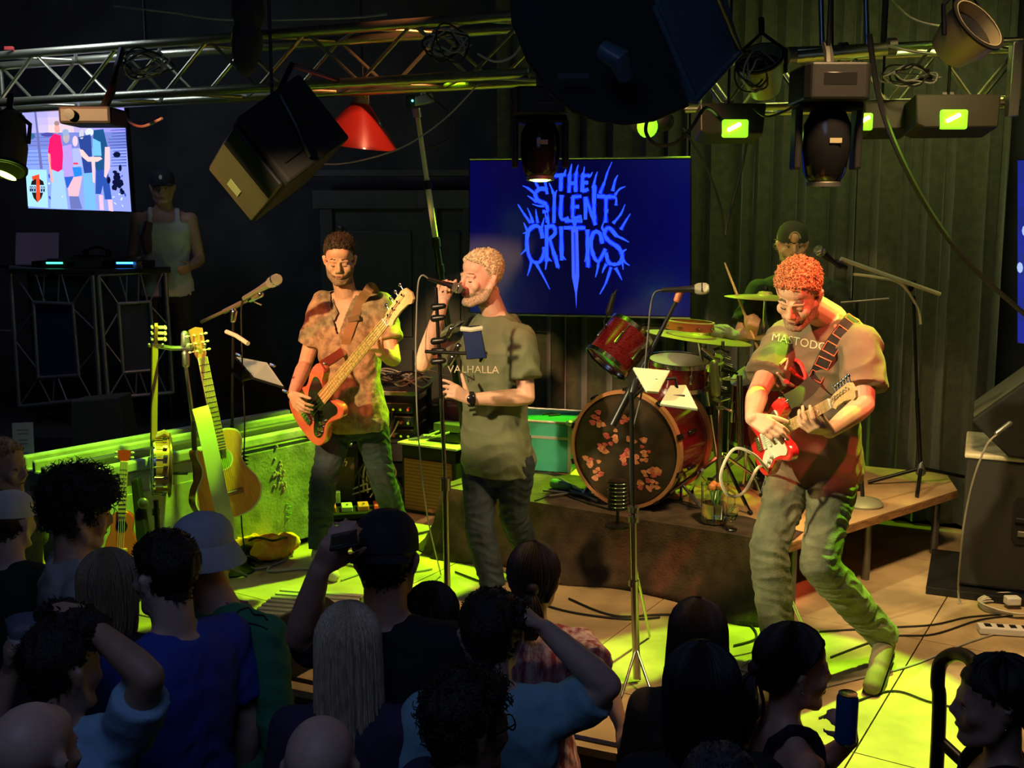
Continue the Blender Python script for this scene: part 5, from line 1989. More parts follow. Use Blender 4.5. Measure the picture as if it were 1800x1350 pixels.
plate('tablet', 'pale wedge-shaped tablet back on the left clamp of the centre stand', [(1113, 645), (1178, 651), (1158, 689), (1137, 687)], (4.1, 4.12, 4.0, 3.98), .012, M('green_lit_plastic', (.5, .56, .4), .45), 'tablet')  # green light on both tablet backs is put into their colour
plate('tablet', 'bright pale tablet angled on the right clamp of the centre stand', [(1160, 709), (1178, 677), (1206, 676), (1227, 718)], (4.0, 4.14, 4.14, 4.0), .012, M('green_lit_plastic', (.5, .56, .4), .45), 'tablet')
MB().tube([P(1113, 700, 4.17), P(1145, 668, 4.12), P(1187, 665, 4.14), P(1192, 690, 4.12)], .007).build('arm', BLACKM, cs)

# left stand with boom, tablet holder and pick holder
s0 = PZ(407, 1003, 0)
ls_ = thing('microphone_stand', 'black boom microphone stand between the acoustic guitar and the bassist', 'stand', s0)
MB().cyl((s0.x, s0.y, .01), P(408, 745, s0.y), .011).build('lower_tube', BLACKM, ls_)
MB().cyl(P(408, 750, s0.y), P(410, 556, s0.y), .008).build('upper_tube', BLACKM, ls_)
MB().lathe([(.13, 0), (.13, .01), (.02, .03)], Matrix.Translation((s0.x, s0.y, 0))).build('base', BLACKM, ls_)
MB().capsule(P(409, 562, s0.y), P(411, 548, s0.y), .018, .02).build('joint', CHROME, ls_)
MB().cyl(P(354, 566, 5.75), P(455, 519, 5.45), .0095).build('boom', M('bronze_tube', (.45, .36, .2), .35, .8), ls_)
MB().cyl(P(394, 548, 5.64), P(424, 533, 5.55), .014).build('counterweight', M('bronze_tube', (.45, .36, .2), .35, .8), ls_)
MB().capsule(P(440, 527, 5.5), P(458, 517, 5.46), .016, .018).build('clip', CHROME, ls_)
MB().cyl(P(441, 528, 5.5), P(459, 536, 5.48), .005).build('clutch_knob', CHROME, ls_)
microphone('bright gold-lit microphone on the left boom stand', P(428, 525, 5.5), P(492, 488, 5.38), M('champagne_metal', (.5, .46, .32), .3, .8), grille=GRN, r=.016)
cable('microphone_cable', 'black cable looping off the left boom microphone', [P(428, 526, 5.5), P(424, 545, 5.52), P(426, 640, 5.56), P(430, 760, 5.58), P(424, 900, 5.58), PZ(432, 985, .006)], .0045)
tb_ = thing('tablet', 'bright tablet tilted on a black holder beside the bassist', 'tablet', P(455, 655, 5.5))
tp_ = [P(413, 626, 5.65), P(470, 637, 5.7), P(501, 681, 5.5), P(446, 664, 5.42)]
n_ = (tp_[1] - tp_[0]).cross(tp_[3] - tp_[0]).normalized()
n_ = n_ if n_.z > 0 else -n_
MB().hexa([p - n_ * .012 for p in tp_], tp_).build('case', BLACK, tb_, False, .003)
c0 = sum(tp_, V()) / 4
MB().hexa([c0 + (p - c0) * .93 for p in tp_], [c0 + (p - c0) * .93 + n_ * .002 for p in tp_]).build('screen', M('tablet_glow', (.4, .42, .3), .3, emit=(.75, .8, .5), es=.12), tb_, False)
MB().tube([P(409, 655, s0.y), P(425, 668, 5.5), c0 - n_ * .03], .009).build('arm', BLACKM, tb_)
MB().box(c0 - n_ * .03, (.16, .1, .02), Matrix.Rotation(R(18), 3, 'Y')).build('holder', BLACKM, tb_, bevel=.004)
for u, v in ((416, 622), (476, 640), (498, 686)):
    MB().capsule(P(u, v, 5.5), P(u + 6, v + 3, 5.5), .009, .008, 8).build('grip', CHROME, tb_)
MB().tube([P(398, 583, s0.y), P(415, 590, 5.5), P(436, 604, 5.42)], .012, 8).build('slide_holder', M('pale_holder', (.6, .6, .45), .5), ls_)
# pick holder on the pole
ph_ = thing('pick_holder', 'black pick holder bristling with picks in front of the acoustic guitar', 'holder', P(418, 820, 5.5))
p = P(419, 826, s0.y - .02)
MB().box(p, (.075, .02, .14)).build('strip', BLACK, ph_, bevel=.003)
for k in range(8):
    q = P(430, 803 + k * 6.5, s0.y - .03)
    MB().prism([(0, -.005), (.026, 0), (0, .008)], -.002, .002, Matrix.Translation(q) @ Matrix.Rotation(PI / 2, 4, 'X')).build('pick', BLACKG, ph_)

# singer's stand with phone holder
s1 = PZ(788, 1140, 0)
ss = thing('microphone_stand', 'straight microphone stand directly in front of the singer with a phone holder', 'stand', s1)
MB().cyl((s1.x, s1.y, .01), P(783, 850, s1.y), .0145).build('lower_tube', CHD, ss)
MB().cyl(P(783, 855, s1.y), P(776, 700, s1.y), .009).build('upper_tube', CHD, ss)
MB().cyl(P(776, 705, s1.y), P(766, 505, s1.y), .008).build('upper_tube', BLACKM, ss)
MB().cyl(P(783, 840, s1.y), P(783, 862, s1.y), .023).build('collar', CHD, ss)
MB().lathe([(.14, 0), (.14, .012), (.02, .035)], Matrix.Translation((s1.x, s1.y, 0))).build('base', BLACKM, ss)
for v_ in (540, 560, 600, 618, 636):
    c = P(771, v_, s1.y)
    MB().capsule(c - V((.02, 0, 0)), c + V((.022, -.01, .006)), .016, .012, 10).build('clamp', BLACKM, ss)
MB().cyl(P(748, 618, s1.y), P(832, 622, s1.y - .1), .008).build('arm', BLACKM, ss)
for u, v in ((788, 590), (800, 620), (790, 640), (846, 634)):
    MB().capsule(P(u, v, s1.y - .05), P(u + 6, v - 12, s1.y - .06), .011, .013, 10).build('knob', CHD, ss)
pn = thing('phone_holder', 'phone in a black clamp holder in front of the singer\'s chest', 'phone', P(830, 600, s1.y - .1))
q = [P(812, 574, s1.y - .1), P(844, 572, s1.y - .1), P(856, 630, s1.y - .14), P(820, 632, s1.y - .14)]
MB().hexa(q, [p + V((0, .012, .0)) for p in q]).build('case', BLACKG, pn, False, .003)
MB().tube([P(810, 578, s1.y - .1), P(828, 580, s1.y - .11), P(848, 577, s1.y - .1)], .011).build('clamp', M('pale_holder', (.6, .6, .45), .5), pn)
MB().tube([P(832, 622, s1.y - .1), P(836, 605, s1.y - .09)], .009).build('joint', BLACKM, pn)

# boom stand behind the guitarist with bright boom
b0 = PZ(1617, 852, RH)
bs = thing('microphone_stand', 'tripod boom microphone stand on the riser right of the drummer', 'stand', b0)
bt = P(1606, 520, b0.y)
MB().cyl((b0.x, b0.y, RH + .08), P(1612, 700, b0.y), .012).build('lower_tube', BLACKM, bs)
MB().cyl(P(1612, 705, b0.y), bt, .009).build('upper_tube', BLACKM, bs)
MB().capsule((b0.x, b0.y, RH + .08), (b0.x, b0.y, RH + .13), .03, .016).build('hub', DSTEEL, bs)
for fu, fv in ((1526, 848), (1694, 838), (1612, 872)):
    MB().cyl((b0.x, b0.y, RH + .1), PZ(fu, fv, RH + .012), .011).build('leg', BLACKM, bs)
e0, e1 = P(1478, 455, b0.y - .15), P(1652, 517, b0.y - .0)
BRT = M('bright_nickel', (.9, .8, .5), .3, .3)
MB().cyl(e0, e1, .012).build('boom', BRT, bs)
MB().capsule(P(1600, 508, b0.y), P(1606, 496, b0.y), .017, .015).build('joint', BLACKM, bs)
MB().tube(smooth_path([P(1500, 482, b0.y - .12), P(1545, 488, b0.y - .1), P(1585, 500, b0.y - .05), P(1612, 540, b0.y), P(1618, 570, b0.y)]), .008).build('gooseneck', BRT, bs)
MB().capsule(P(1470, 462, b0.y - .15), P(1486, 470, b0.y - .15), .018, .014).build('clip', BLACKM, bs)
microphone('black microphone on the bright boom beside the drummer\'s head', P(1478, 470, b0.y - .16), P(1434, 436, b0.y - .2), BLACKM, grille=M('mic_grille', (.3, .3, .28), .4), r=.015)
# round-base stand
r0 = PZ(1516, 888, RH)
rb = thing('microphone_stand', 'thin stand on a heavy round base at the riser edge beside the guitarist', 'stand', r0)
MB().lathe([(.105, 0), (.11, .012), (.095, .03), (.05, .042), (.016, .05)], Matrix.Translation(r0), 36).build('base', M('khaki_cast_iron', (.28, .28, .17), .5, .3), rb)
MB().cyl(r0 + V((0, 0, .03)), P(1508, 700, r0.y), .011).build('lower_tube', BLACKM, rb)
MB().cyl(P(1508, 705, r0.y), P(1506, 532, r0.y), .008).build('upper_tube', BLACKM, rb)
MB().cyl(P(1478, 532, r0.y), P(1562, 525, r0.y), .006).build('arm', DSTEEL, rb)

# ------------------------------------------------------------------ guitars on the hanging stand
g0 = V((P(330, 800, 5.28).x + .06, 5.32, 0))
gs = thing('guitar_hanger', 'lime-lit double guitar hanger stand holding the banjo and the acoustic guitar', 'stand', (g0.x, g0.y, 0))
MB().cyl((P(345, 900, 5.32).x, 5.32, .02), P(340, 740, 5.32), .014).build('lower_tube', DSTEEL, gs)
MB().cyl(P(340, 745, 5.32), P(326, 640, 5.32), .0105).build('upper_tube', STEEL, gs)
MB().capsule(P(327, 640, 5.32), P(326, 622, 5.32), .02, .02).build('collar', STEEL, gs)
MB().capsule(P(326, 605, 5.32), P(325, 588, 5.32), .024, .02).build('head', STEEL, gs)
MB().tube([P(326, 612, 5.32), P(300, 612, 5.3), P(276, 608, 5.24)], .012).build('arm', STEEL, gs)
MB().tube([P(326, 612, 5.32), P(338, 612, 5.28), P(348, 606, 5.2)], .012).build('arm', STEEL, gs)
for u, Yh in ((274, 5.22), (348, 5.18)):
    for s in (-1, 1):
        MB().capsule(P(u + s * 11, 610, Yh), P(u + s * 12, 606, Yh - .06), .008, .008, 8).build('yoke', STEEL, gs)
for k in range(3):
    a = k * 2.094 + .5
    MB().cyl((P(345, 900, 5.32).x, 5.32, .18), (P(345, 900, 5.32).x + .25 * math.cos(a), 5.32 + .25 * math.sin(a), .01), .01).build('leg', DSTEEL, gs)

# acoustic guitar
A0, A1 = P(397, 838, 5.15), P(343, 575, 5.2)
ax = A1 - A0
AG = frame(A0, ax, V((.64, -.77, .1)))
ag = thing('acoustic_guitar', 'orange-topped cutaway acoustic guitar hanging on the stand', 'guitar', A0)
k = ax.length / .8
AG = AG @ Matrix.Scale(k, 4)
ACO = [(-.22, 0), (-.21, .09), (-.17, .155), (-.1, .185), (-.03, .165), (.03, .125), (.08, .108), (.13, .118), (.18, .13), (.225, .115), (.245, .07), (.245, .03), (.2, -.03), (.155, -.055), (.15, -.09), (.17, -.115), (.165, -.128), (.13, -.13), (.07, -.115), (.02, -.13), (-.03, -.165), (-.1, -.185), (-.17, -.155), (-.21, -.09)]
ACO = [(x, -y) for x, y in ACO][::-1]
so_ = smooth2(ACO)
MB(AG).prism(so_, -.1, -.004).build('back_and_sides', M('dark_rosewood_sides', (.2, .035, .02), .2, var=.4, vscale=10, coat=1), ag)
MB(AG).prism([(x * 1.012, y * 1.018) for x, y in so_], -.006, -.001).build('binding', M('cream_binding', (.85, .78, .5), .4), ag)
MB(AG).prism([(x * .975, y * .965) for x, y in so_], -.004, .001).build('top', M('orange_spruce', (.82, .36, .06), .3, var=.08, vscale=14, stretch=(1, 12, 1), coat=.6), ag)
MB(AG).lathe([(.046, .0005), (.052, .002), (.052, .0025), (.001, .0028)], Matrix.Translation((.095, 0, 0))).build('soundhole_cover', M('green_cover', (.35, .5, .1), .5), ag)
MB(AG).lathe([(.052, .001), (.06, .003), (.06, .001)], Matrix.Translation((.095, 0, 0)), caps=False).build('rosette', M('cream_binding', (.85, .78, .5), .4), ag)
MB(AG).box((-.09, 0, .006), (.032, .16, .011)).build('bridge', ROSE, ag, bevel=.003)
MB(AG).box((-.082, 0, .013), (.004, .08, .005)).build('saddle', WHITE, ag)
MB(AG).loft([[V((x, w_, .012)), V((x, -w_, .012)), V((x, -w_ * .7, -.016)), V((x, w_ * .7, -.016))] for x, w_ in ((.14, .029), (.64, .022))]).build('neck', MAPLE, ag)
MB(AG).box((.39, 0, .014), (.5, .054, .006)).build('fretboard', M('lit_fretboard', (.4, .34, .12), .5), ag)
m = MB(AG)
for f_ in range(1, 21):
    x = .64 - .72 * (1 - 2 ** (-f_ / 12))
    m.box((x, 0, .0178), (.003, .052, .002))
m.build('frets', CHROME, ag, False)
MB(AG).prism([(.64, .022), (.66, .03), (.79, .036), (.8, .0), (.79, -.036), (.66, -.03), (.64, -.022)], -.01, .006).build('headstock', M('headstock_brown', (.35, .16, .06), .3, coat=.5), ag)
for s in (-1, 1):
    for q in range(3):
        x = .675 + q * .042
        m = MB(AG)
        m.cyl((x, s * .02, .004), (x, s * .02, .02), .005).cyl((x, s * .03, -.004), (x, s * .045, -.004), .003)
        m.ell((x, s * .052, -.004), (.007, .01, .009), nu=10, nv=6)
        m.build('tuner', PGW, ag)
m = MB(AG)
for i in range(6):
    o = (i - 2.5)
    m.tube([V((-.085, o * .0105, .014)), V((.64, o * .0072, .02))], .0009, 4)
m.build('strings', CHROME, ag, False)
stp = [P(352, 716, 5.1), P(360, 745, 5.06), P(372, 800, 5.03), P(384, 860, 5.02), P(396, 912, 5.05), P(404, 950, 5.1)]
o = strap_band('guitar_strap', stp, None, .078, M('yellow_strap', (.78, .78, .4), .7), None)
tag(o, 'wide yellow-lit strap hanging down over the acoustic guitar', 'strap')

# banjo, seen almost edge-on
B0, B1 = P(281, 818, 5.25), P(284, 568, 5.25)
bj = thing('banjo', 'banjo seen edge-on hanging at the left of the stand', 'banjo', B0)
BG = frame(B0, B1 - B0, V((-.93, -.36, 0)))
m = MB()
F = frame(B0, B1 - B0, V((-.93, -.36, 0)))
MB().lathe([(.13, -.05), (.14, -.048), (.14, .03), (.13, .032)], F, 40).build('rim', M('banjo_rim', (.4, .16, .09), .3, coat=.6), bj)
MB().lathe([(.01, .034), (.128, .034), (.132, .028)], F, 40).build('head', HEADM, bj)
MB().lathe([(.138, .026), (.148, .026), (.148, .036), (.138, .036)], F, 40, caps=False).build('tension_hoop', CHROME, bj)
MB().lathe([(.15, -.055), (.165, -.05), (.165, -.042), (.142, -.04)], F, 40).build('resonator', M('banjo_back', (.16, .06, .035), .3, coat=.6), bj)
for i in range(18):
    q = F @ Matrix.Rotation(2 * PI * i / 18, 4, 'Z')
    mm = MB(q)
    mm.cyl((.15, 0, .034), (.15, 0, -.02), .0028, n=6).box((.15, 0, -.02), (.014, .012, .02)).capsule((.144, 0, .037), (.153, 0, .034), .004, .004, 6)
    mm.build('hook', CHROME, bj)
L = (B1 - B0).length
MB(BG).loft([[V((x, w_, .042)), V((x, -w_, .042)), V((x, -w_ * .6, .015)), V((x, w_ * .6, .015))] for x, w_ in ((.13, .022), (L * .86, .017))]).build('neck', M('banjo_neck', (.55, .3, .12), .35, coat=.5), bj)
MB(BG).box((L * .5, 0, .044), (L * .72, .036, .005)).build('fretboard', M('banjo_board', (.12, .06, .03), .4), bj)
MB(BG).tube([V((.15, 0, .02)), V((.17, .0, -.02)), V((.15, 0, -.045))], [.02, .018, .012]).build('heel', M('banjo_neck', (.55, .3, .12), .35), bj)
MB(BG).prism([(L * .86, .018), (L * .9, .03), (L * .98, .034), (L * 1.0, 0), (L * .98, -.034), (L * .9, -.03), (L * .86, -.018)], .018, .034).build('headstock', M('headstock_brown', (.35, .16, .06), .3), bj)
for s in (-1, 1):
    for q in range(3):
        x = L * (.89 + .04 * q)
        mm = MB(BG)
        mm.cyl((x, s * .02, .026), (x, s * .02, -.01), .006).ell((x, s * .03, -.018), (.009, .014, .008), nu=10, nv=6).ell((x, s * .03, .045), (.007, .012, .007), nu=8, nv=6)
        mm.build('tuner', PGW, bj)
m = MB(BG)
for i in range(5):
    m.tube([V((-.12, (i - 2) * .009, .045)), V((L * .86, (i - 2) * .006, .05))], .0009, 4)
m.build('strings', CHROME, bj, False)
o = thing('instrument_stand', 'black tube stand under the banjo', 'stand', PZ(275, 960, 0))
bx = P(275, 900, 5.2)
MB().cyl((bx.x, 5.2, .01), P(274, 880, 5.2), .014).build('post', BLACKM, o)
MB().cyl(P(274, 895, 5.2), P(274, 905, 5.2), .02).build('collar', BLACKM, o)
for k in range(3):
    MB().cyl((bx.x, 5.2, .15), (bx.x + .18 * math.cos(k * 2.1), 5.2 + .18 * math.sin(k * 2.1), .008), .009).build('leg', BLACKM, o)
MB().tube([P(300, 832, 5.25), P(330, 832, 5.28)], .008).build('arm', BLACKM, o)

# ukulele
U0, U1 = P(213, 945, 4.88), P(219, 792, 4.95)
uk = thing('ukulele', 'small red ukulele standing left of the banjo', 'ukulele', U0)
UGm = frame(U0, U1 - U0, V((.25, -.95, .1)))
L = (U1 - U0).length
uo = [(-.11, 0), (-.1, .045), (-.06, .072), (-.01, .066), (.03, .05), (.07, .054), (.105, .048), (.125, .02), (.125, -.02), (.105, -.048), (.07, -.054), (.03, -.05), (-.01, -.066), (-.06, -.072), (-.1, -.045)]
uo = smooth2(uo)
MB(UGm).prism(uo, -.05, -.002, None, .003).build('body', M('red_uke', (.6, .05, .035), .3, coat=.6), uk)
MB(UGm).prism([(x * .96, y * .95) for x, y in uo], -.003, .001).build('top', M('red_orange_uke', (.68, .12, .06), .35, coat=.4), uk)
MB(UGm).lathe([(.02, .0012), (.027, .0025), (.001, .002)], Matrix.Translation((.055, 0, 0))).build('soundhole', BLACK, uk)
MB(UGm).box((-.06, 0, .004), (.018, .06, .008)).build('bridge', MAPLE, uk, bevel=.002)
MB(UGm).box((.09 + (L - .15) / 2, 0, .002), (L - .13, .036, .014)).build('neck', MAPLE, uk, bevel=.003)
MB(UGm).box((.11 + (L - .17) / 2, 0, .0105), (L - .16, .034, .004)).build('fretboard', M('uke_board', (.5, .36, .14), .4), uk)
m = MB(UGm)
for f_ in range(12):
    m.box((.1 + f_ * (L - .17) / 12, 0, .013), (.0025, .033, .002))
m.build('frets', CHROME, uk, False)
MB(UGm).prism([(L - .05, .016), (L - .035, .027), (L, .03), (L + .004, 0), (L, -.03), (L - .035, -.027), (L - .05, -.016)], -.008, .006).build('headstock', M('red_uke', (.6, .05, .035), .3), uk)
for s in (-1, 1):
    for q in range(2):
        MB(UGm).ell((L - .034 + q * .024, s * .036, 0), (.007, .01, .007), nu=10, nv=6).build('tuner', WHITE, uk)
m = MB(UGm)
for i in range(4):
    m.tube([V((-.06, (i - 1.5) * .009, .009)), V((L - .05, (i - 1.5) * .007, .0145))], .0011, 4)
m.build('strings', WHITE, uk, False)
o = thing('instrument_stand', 'black folding stand under the red ukulele', 'stand', (U0.x, 4.92, 0))
for s in (-1, 1):
    MB().tube([V((U0.x + s * .02, 4.95, U0.z + .02)), V((U0.x + s * .05, 4.93, U0.z - .1)), V((U0.x + s * .14, 4.86, .01))], .008).build('leg', BLACKM, o)
    MB().tube([V((U0.x + s * .05, 4.93, U0.z - .1)), V((U0.x + s * .055, 4.8, U0.z - .13)), V((U0.x + s * .055, 4.78, U0.z - .1))], .007).build('yoke', BLACKM, o)
MB().tube([V((U0.x, 4.95, U0.z + .06)), V((U0.x, 5.0, .12)), V((U0.x, 5.02, .01))], .008).build('leg', BLACKM, o)
o = thing('guitar_case', 'black gig bag leaning on the booth between the ukulele and the banjo', 'case', P(240, 930, 5.05))
m = MB()
pl = [P(229, 845, 5.16), P(243, 840, 5.16), P(262, 960, 5.05), P(240, 965, 5.05)]
m.hexa(pl, [p + V((0, .05, .0)) for p in pl])
m.build('bag', BLACK, o, False, .01)
MB().ell(P(252, 885, 5.1), (.03, .015, .03)).build('badge', DSTEEL, o)

# ------------------------------------------------------------------ cabinets, cases and amplifiers
def cabinet(name, label, cat, c, yaw, size, mat, parts=(), bev=.012):
    t = thing(name, label, cat, c)
    F = zframe(c, yaw)
    w_, d_, h_ = size
    MB(F).box((0, 0, h_ / 2), (w_, d_, h_)).build('cabinet', mat, t, False, bev)
    return t, F


# right: subwoofer with wedge on top
sp0 = PZ(1690, 1040, 0)
SUBM = M('textured_black', (.016, .014, .011), .8, bump=.3, bscale=200)
Fs = zframe((2.7, 5.34, 0), -24)
sub = thing('subwoofer', 'tall black subwoofer cabinet with a recessed handle at the right edge', 'speaker', (2.7, 5.34, 0))
SW_, SD_, SH_ = .62, .6, .69
MB(Fs).box((0, 0, .04 + SH_ / 2), (SW_, SD_, SH_ - .02)).build('cabinet', SUBM, sub, False, .015)
MB(Fs).box((0, 0, .04 + SH_), (SW_ + .02, SD_ + .02, .025)).build('lid', M('beige_lit_edge', (.5, .44, .3), .6, var=.2), sub, False, .008)  # warm light along the top is put into the lid's beige
hand_ = MB(Fs)
ho = [(-.05, .07), (-.035, .1), (.035, .1), (.05, .07), (.05, -.07), (.035, -.1), (-.035, -.1), (-.05, -.07)]
FM = Fs @ Matrix.Translation((-.02, -SD_ / 2, .42)) @ Matrix.Rotation(PI / 2, 4, 'X')
MB().prism([(x * 1.25, y * 1.2) for x, y in ho], -.004, .008, FM).build('handle_plate', BLACK, sub)
MB().prism(ho, .008, .01, FM).build('handle_recess', M('pit_black', (.003, .003, .003), .9), sub)
MB(FM).box((0, .005, .014), (.1, .026, .014)).build('grip', BLACK, sub, bevel=.004)
MB(FM).box((0, -.065, .012), (.07, .03, .01)).build('lower_lip', DSTEEL, sub, bevel=.004)
MB(Fs).box((-.05, -.02, .02), (SW_ + .2, SD_ + .1, .04)).build('base_board', BLACK, sub, False, .004)
wd = thing('floor_monitor', 'black wedge monitor tilted on top of the right subwoofer', 'speaker', P(1740, 790, 5.2))
Zt = .04 + SH_ + .0125
Fw = zframe((2.72, 5.24, Zt + .002), -24)
prof = [(-.36, .17), (-.18, .0), (.3, 0), (.36, .14), (.12, .54), (.06, .55)]
MB().prism(prof, -.25, .25, Fw @ Matrix.Rotation(PI / 2, 4, 'X')).build('cabinet', TOLEX, wd, False, .01)
a_, b_ = V((-.36, 0, .17)), V((.06, 0, .55))
dd2 = (b_ - a_)
MB(Fw @ frame(a_ + dd2 * .5, dd2, V((-.67, 0, .74)))).box((0, 0, .006), (dd2.length * .93, .46, .012)).build('grille', M('olive_black_grille', (.05, .052, .03), .85), wd, False, .004)
FP = Fw @ Matrix.Translation((.08, -.252, .26)) @ Matrix.Rotation(PI / 2, 4, 'X') @ Matrix.Rotation(R(35), 4, 'Z')
MB(FP).box((0, 0, 0), (.12, .075, .012)).build('handle_plate', BLACKG, wd, bevel=.004)
MB(FP).box((0, 0, .007), (.09, .05, .004)).build('handle_recess', M('pit_black', (.003, .003, .003), .9), wd, bevel=.003)
FP2 = Fw @ Matrix.Translation((.12, -.258, .1))
MB(FP2).box((0, 0, 0), (.1, .012, .06)).build('jack_plate', BLACKG, wd, bevel=.004)
MB().capsule(P(1752, 762, 4.9), P(1775, 745, 4.93), .012, .014).build('plug', STEEL, wd)
cable('speaker_cable', 'grey speaker cable plugged in the wedge and falling past the subwoofer', [P(1752, 764, 4.9), P(1735, 782, 4.88), P(1715, 830, 4.88), P(1700, 890, 4.9), P(1690, 960, 4.92), PZ(1688, 1060, .008), PZ(1740, 1075, .008)], .005, GCABLE)
# multiway power block and coil at right
pb = thing('power_strip', 'white power strip on the floor in front of the subwoofer', 'power strip', PZ(1765, 1105, 0))
MB(zframe(PZ(1780, 1108, .02), -10)).box((0, 0, 0), (.3, .07, .035)).build('housing', WHITE, pb, False, .006)
for k in range(5):
    MB(zframe(PZ(1780, 1108, .02), -10)).box((-.11 + k * .055, 0, .019), (.028, .035, .003)).build('socket', BLACK, pb)
cl = thing('cable_coil', 'coiled white cable on the floor beside the power strip', 'cable', PZ(1770, 1068, 0))
c0 = PZ(1775, 1068, .012)
for k in range(5):
    MB().tube([c0 + V(((.14 + .012 * k) * math.cos(t) + .01 * k, (.1 + .01 * k) * math.sin(t), .006 * k + .004 * math.sin(3 * t + k))) for t in [2 * PI * q / 26 for q in range(26)]], .0045, 5, True).build('loop', M('white_cable', (.6, .58, .5), .5), cl)
MB().box(c0 + V((.02, .02, .03)), (.07, .05, .04)).build('plug', WHITE, cl, bevel=.006)

# teal flight case on the riser, right of the singer
fc_ = V((.17, 6.5, RH))
TEAL = M('teal_laminate', (.02, .22, .15), .4, var=.1)
t = thing('flight_case', 'teal flight case with metal edges behind the singer', 'case', fc_)
Ff = zframe((.15, 6.55, RH + .005), -18)
MB(Ff).box((0, 0, .16), (.56, .42, .31)).build('body', TEAL, t, False)
MB(Ff).box((0, 0, .215), (.572, .432, .016)).build('lid_seam', STEEL, t, False)
for sx in (-1, 1):
    for sy in (-1, 1):
        MB(Ff).box((sx * .28, sy * .21, .16), (.022, .022, .315)).build('edge', STEEL, t, False, .002)
        MB(Ff).ell((sx * .277, sy * .207, .312), (.026, .026, .02)).build('ball_corner', STEEL, t)
for sy in (-1, 1):
    MB(Ff).box((0, sy * .21, .313), (.56, .022, .014)).build('edge', STEEL, t, False, .002)
for sx in (-1, 1):
    MB(Ff).box((sx * .28, 0, .313), (.022, .42, .014)).build('edge', STEEL, t, False, .002)
MB(Ff).box((.0, -.216, .2), (.07, .012, .05)).build('latch', CHROME, t, bevel=.003)
MB(Ff).tube([V((.05, -.02, .322)), V((.1, .02, .325)), V((.16, 0, .322)), V((.1, -.05, .322))], .005).build('clip', CABLE, t)

# rack with patch cables and cable heap behind the bassist and singer
rk = V((-.86, 7.15, 0))
t = thing('equipment_rack', 'open equipment rack stuffed with cables between the bassist and the singer', 'rack', rk)
Fr = zframe(rk, -8)
for sx in (-1, 1):
    for sy in (-1, 1):
        MB(Fr).box((sx * .25, sy * .2, .38), (.03, .03, .76)).build('post', BLACKM, t, False, .002)
MB(Fr).box((0, 0, .765), (.54, .46, .03)).build('lid', DSTEEL, t, False, .004)
MB(Fr).box((0, .03, .1), (.5, .4, .16)).build('power_unit', BLACK, t, False, .004)
for k in range(3):
    MB(Fr).box((0, .0, .66 - k * .09), (.48, .4, .07)).build('rack_unit', BLACKM, t, False, .004)
    for q in range(9):
        MB(Fr).cyl((-.2 + q * .05, -.2, .66 - k * .09), (-.2 + q * .05, -.23, .655 - k * .09), .009).build('jack', CHROME if (q + k) % 4 else M('red_jack', (.6, .06, .04), .4), t)
rs = random.Random(21)
hp_ = thing('cable_heap', 'heap of tangled grey cables piled on top of the rack', 'cable', rk + V((0, 0, .78)))
for k in range(22):
    pts = []
    x0, y0 = rs.uniform(-.24, .2), rs.uniform(-.18, .12)
    a = rs.uniform(-.4, .4)
    for q in range(5):
        pts.append(Fr @ V((x0 + (q - 2) * .11 * math.cos(a), y0 + rs.uniform(-.05, .05), .79 + rs.uniform(0, .1))))
    MB().tube(smooth_path(pts, 4), .0055, 5).build('cable', GCABLE if rs.random() < .45 else CABLE, hp_)
hc_ = thing('cable_bundle', 'thick bundle of grey cables hanging down the front of the rack', 'cable', rk + V((0, -.3, 0)))
for k in range(20):
    x0 = rs.uniform(-.18, .16)
    pts = [Fr @ V((x0, -.23, rs.uniform(.48, .66))), Fr @ V((x0 * .6 + .02, -.29, .5 + rs.uniform(-.03, .03))), Fr @ V((.02 + rs.uniform(-.03, .03), -.29, .4)), Fr @ V((rs.uniform(-.12, .16), -.31, .25 + rs.uniform(-.04, .04))), Fr @ V((rs.uniform(-.2, .2), -.3, rs.uniform(.02, .14)))]
    MB().tube(smooth_path(pts, 5), .0065, 5).build('cable', GCABLE if rs.random() < .7 else CABLE, hc_)
for k in range(6):
    c = Fr @ V((rs.uniform(-.05, .15), -.32, rs.uniform(.1, .35)))
    MB().capsule(c, c + V((rs.uniform(-.04, .05), 0, -.03)), .012, .01, 8).build('plug', WHITE if k % 2 else STEEL, hc_)

# brown grille amp under a pale top next to the singer's stand
am = V((-.47, 6.75, 0))
t = thing('guitar_amplifier', 'amplifier with brown cloth grille and pale top behind the singer\'s stand', 'amplifier', am)
Fa = zframe(am, -30)
MB(Fa).box((0, 0, .235), (.42, .28, .45)).build('cabinet', TOLEX, t, False, .01)
MB(Fa).box((0, -.145, .2), (.37, .012, .34)).build('grille', M('brown_grille', (.22, .1, .04), .9, bump=.8, bscale=250), t, False, .004)
for k in range(14):
    MB(Fa).box((0, -.152, .05 + k * .023), (.36, .004, .004)).build('grille_rib', M('brown_thread', (.35, .18, .08), .8), t, False)
MB(Fa).box((0, 0, .468), (.46, .32, .014)).build('top_board', M('pale_board', (.6, .6, .42), .6), t, False, .003)
MB(Fa).tube([V((-.08, 0, .49)), V((0, 0, .52)), V((.08, 0, .49))], .01).build('carry_handle', BLACK, t)
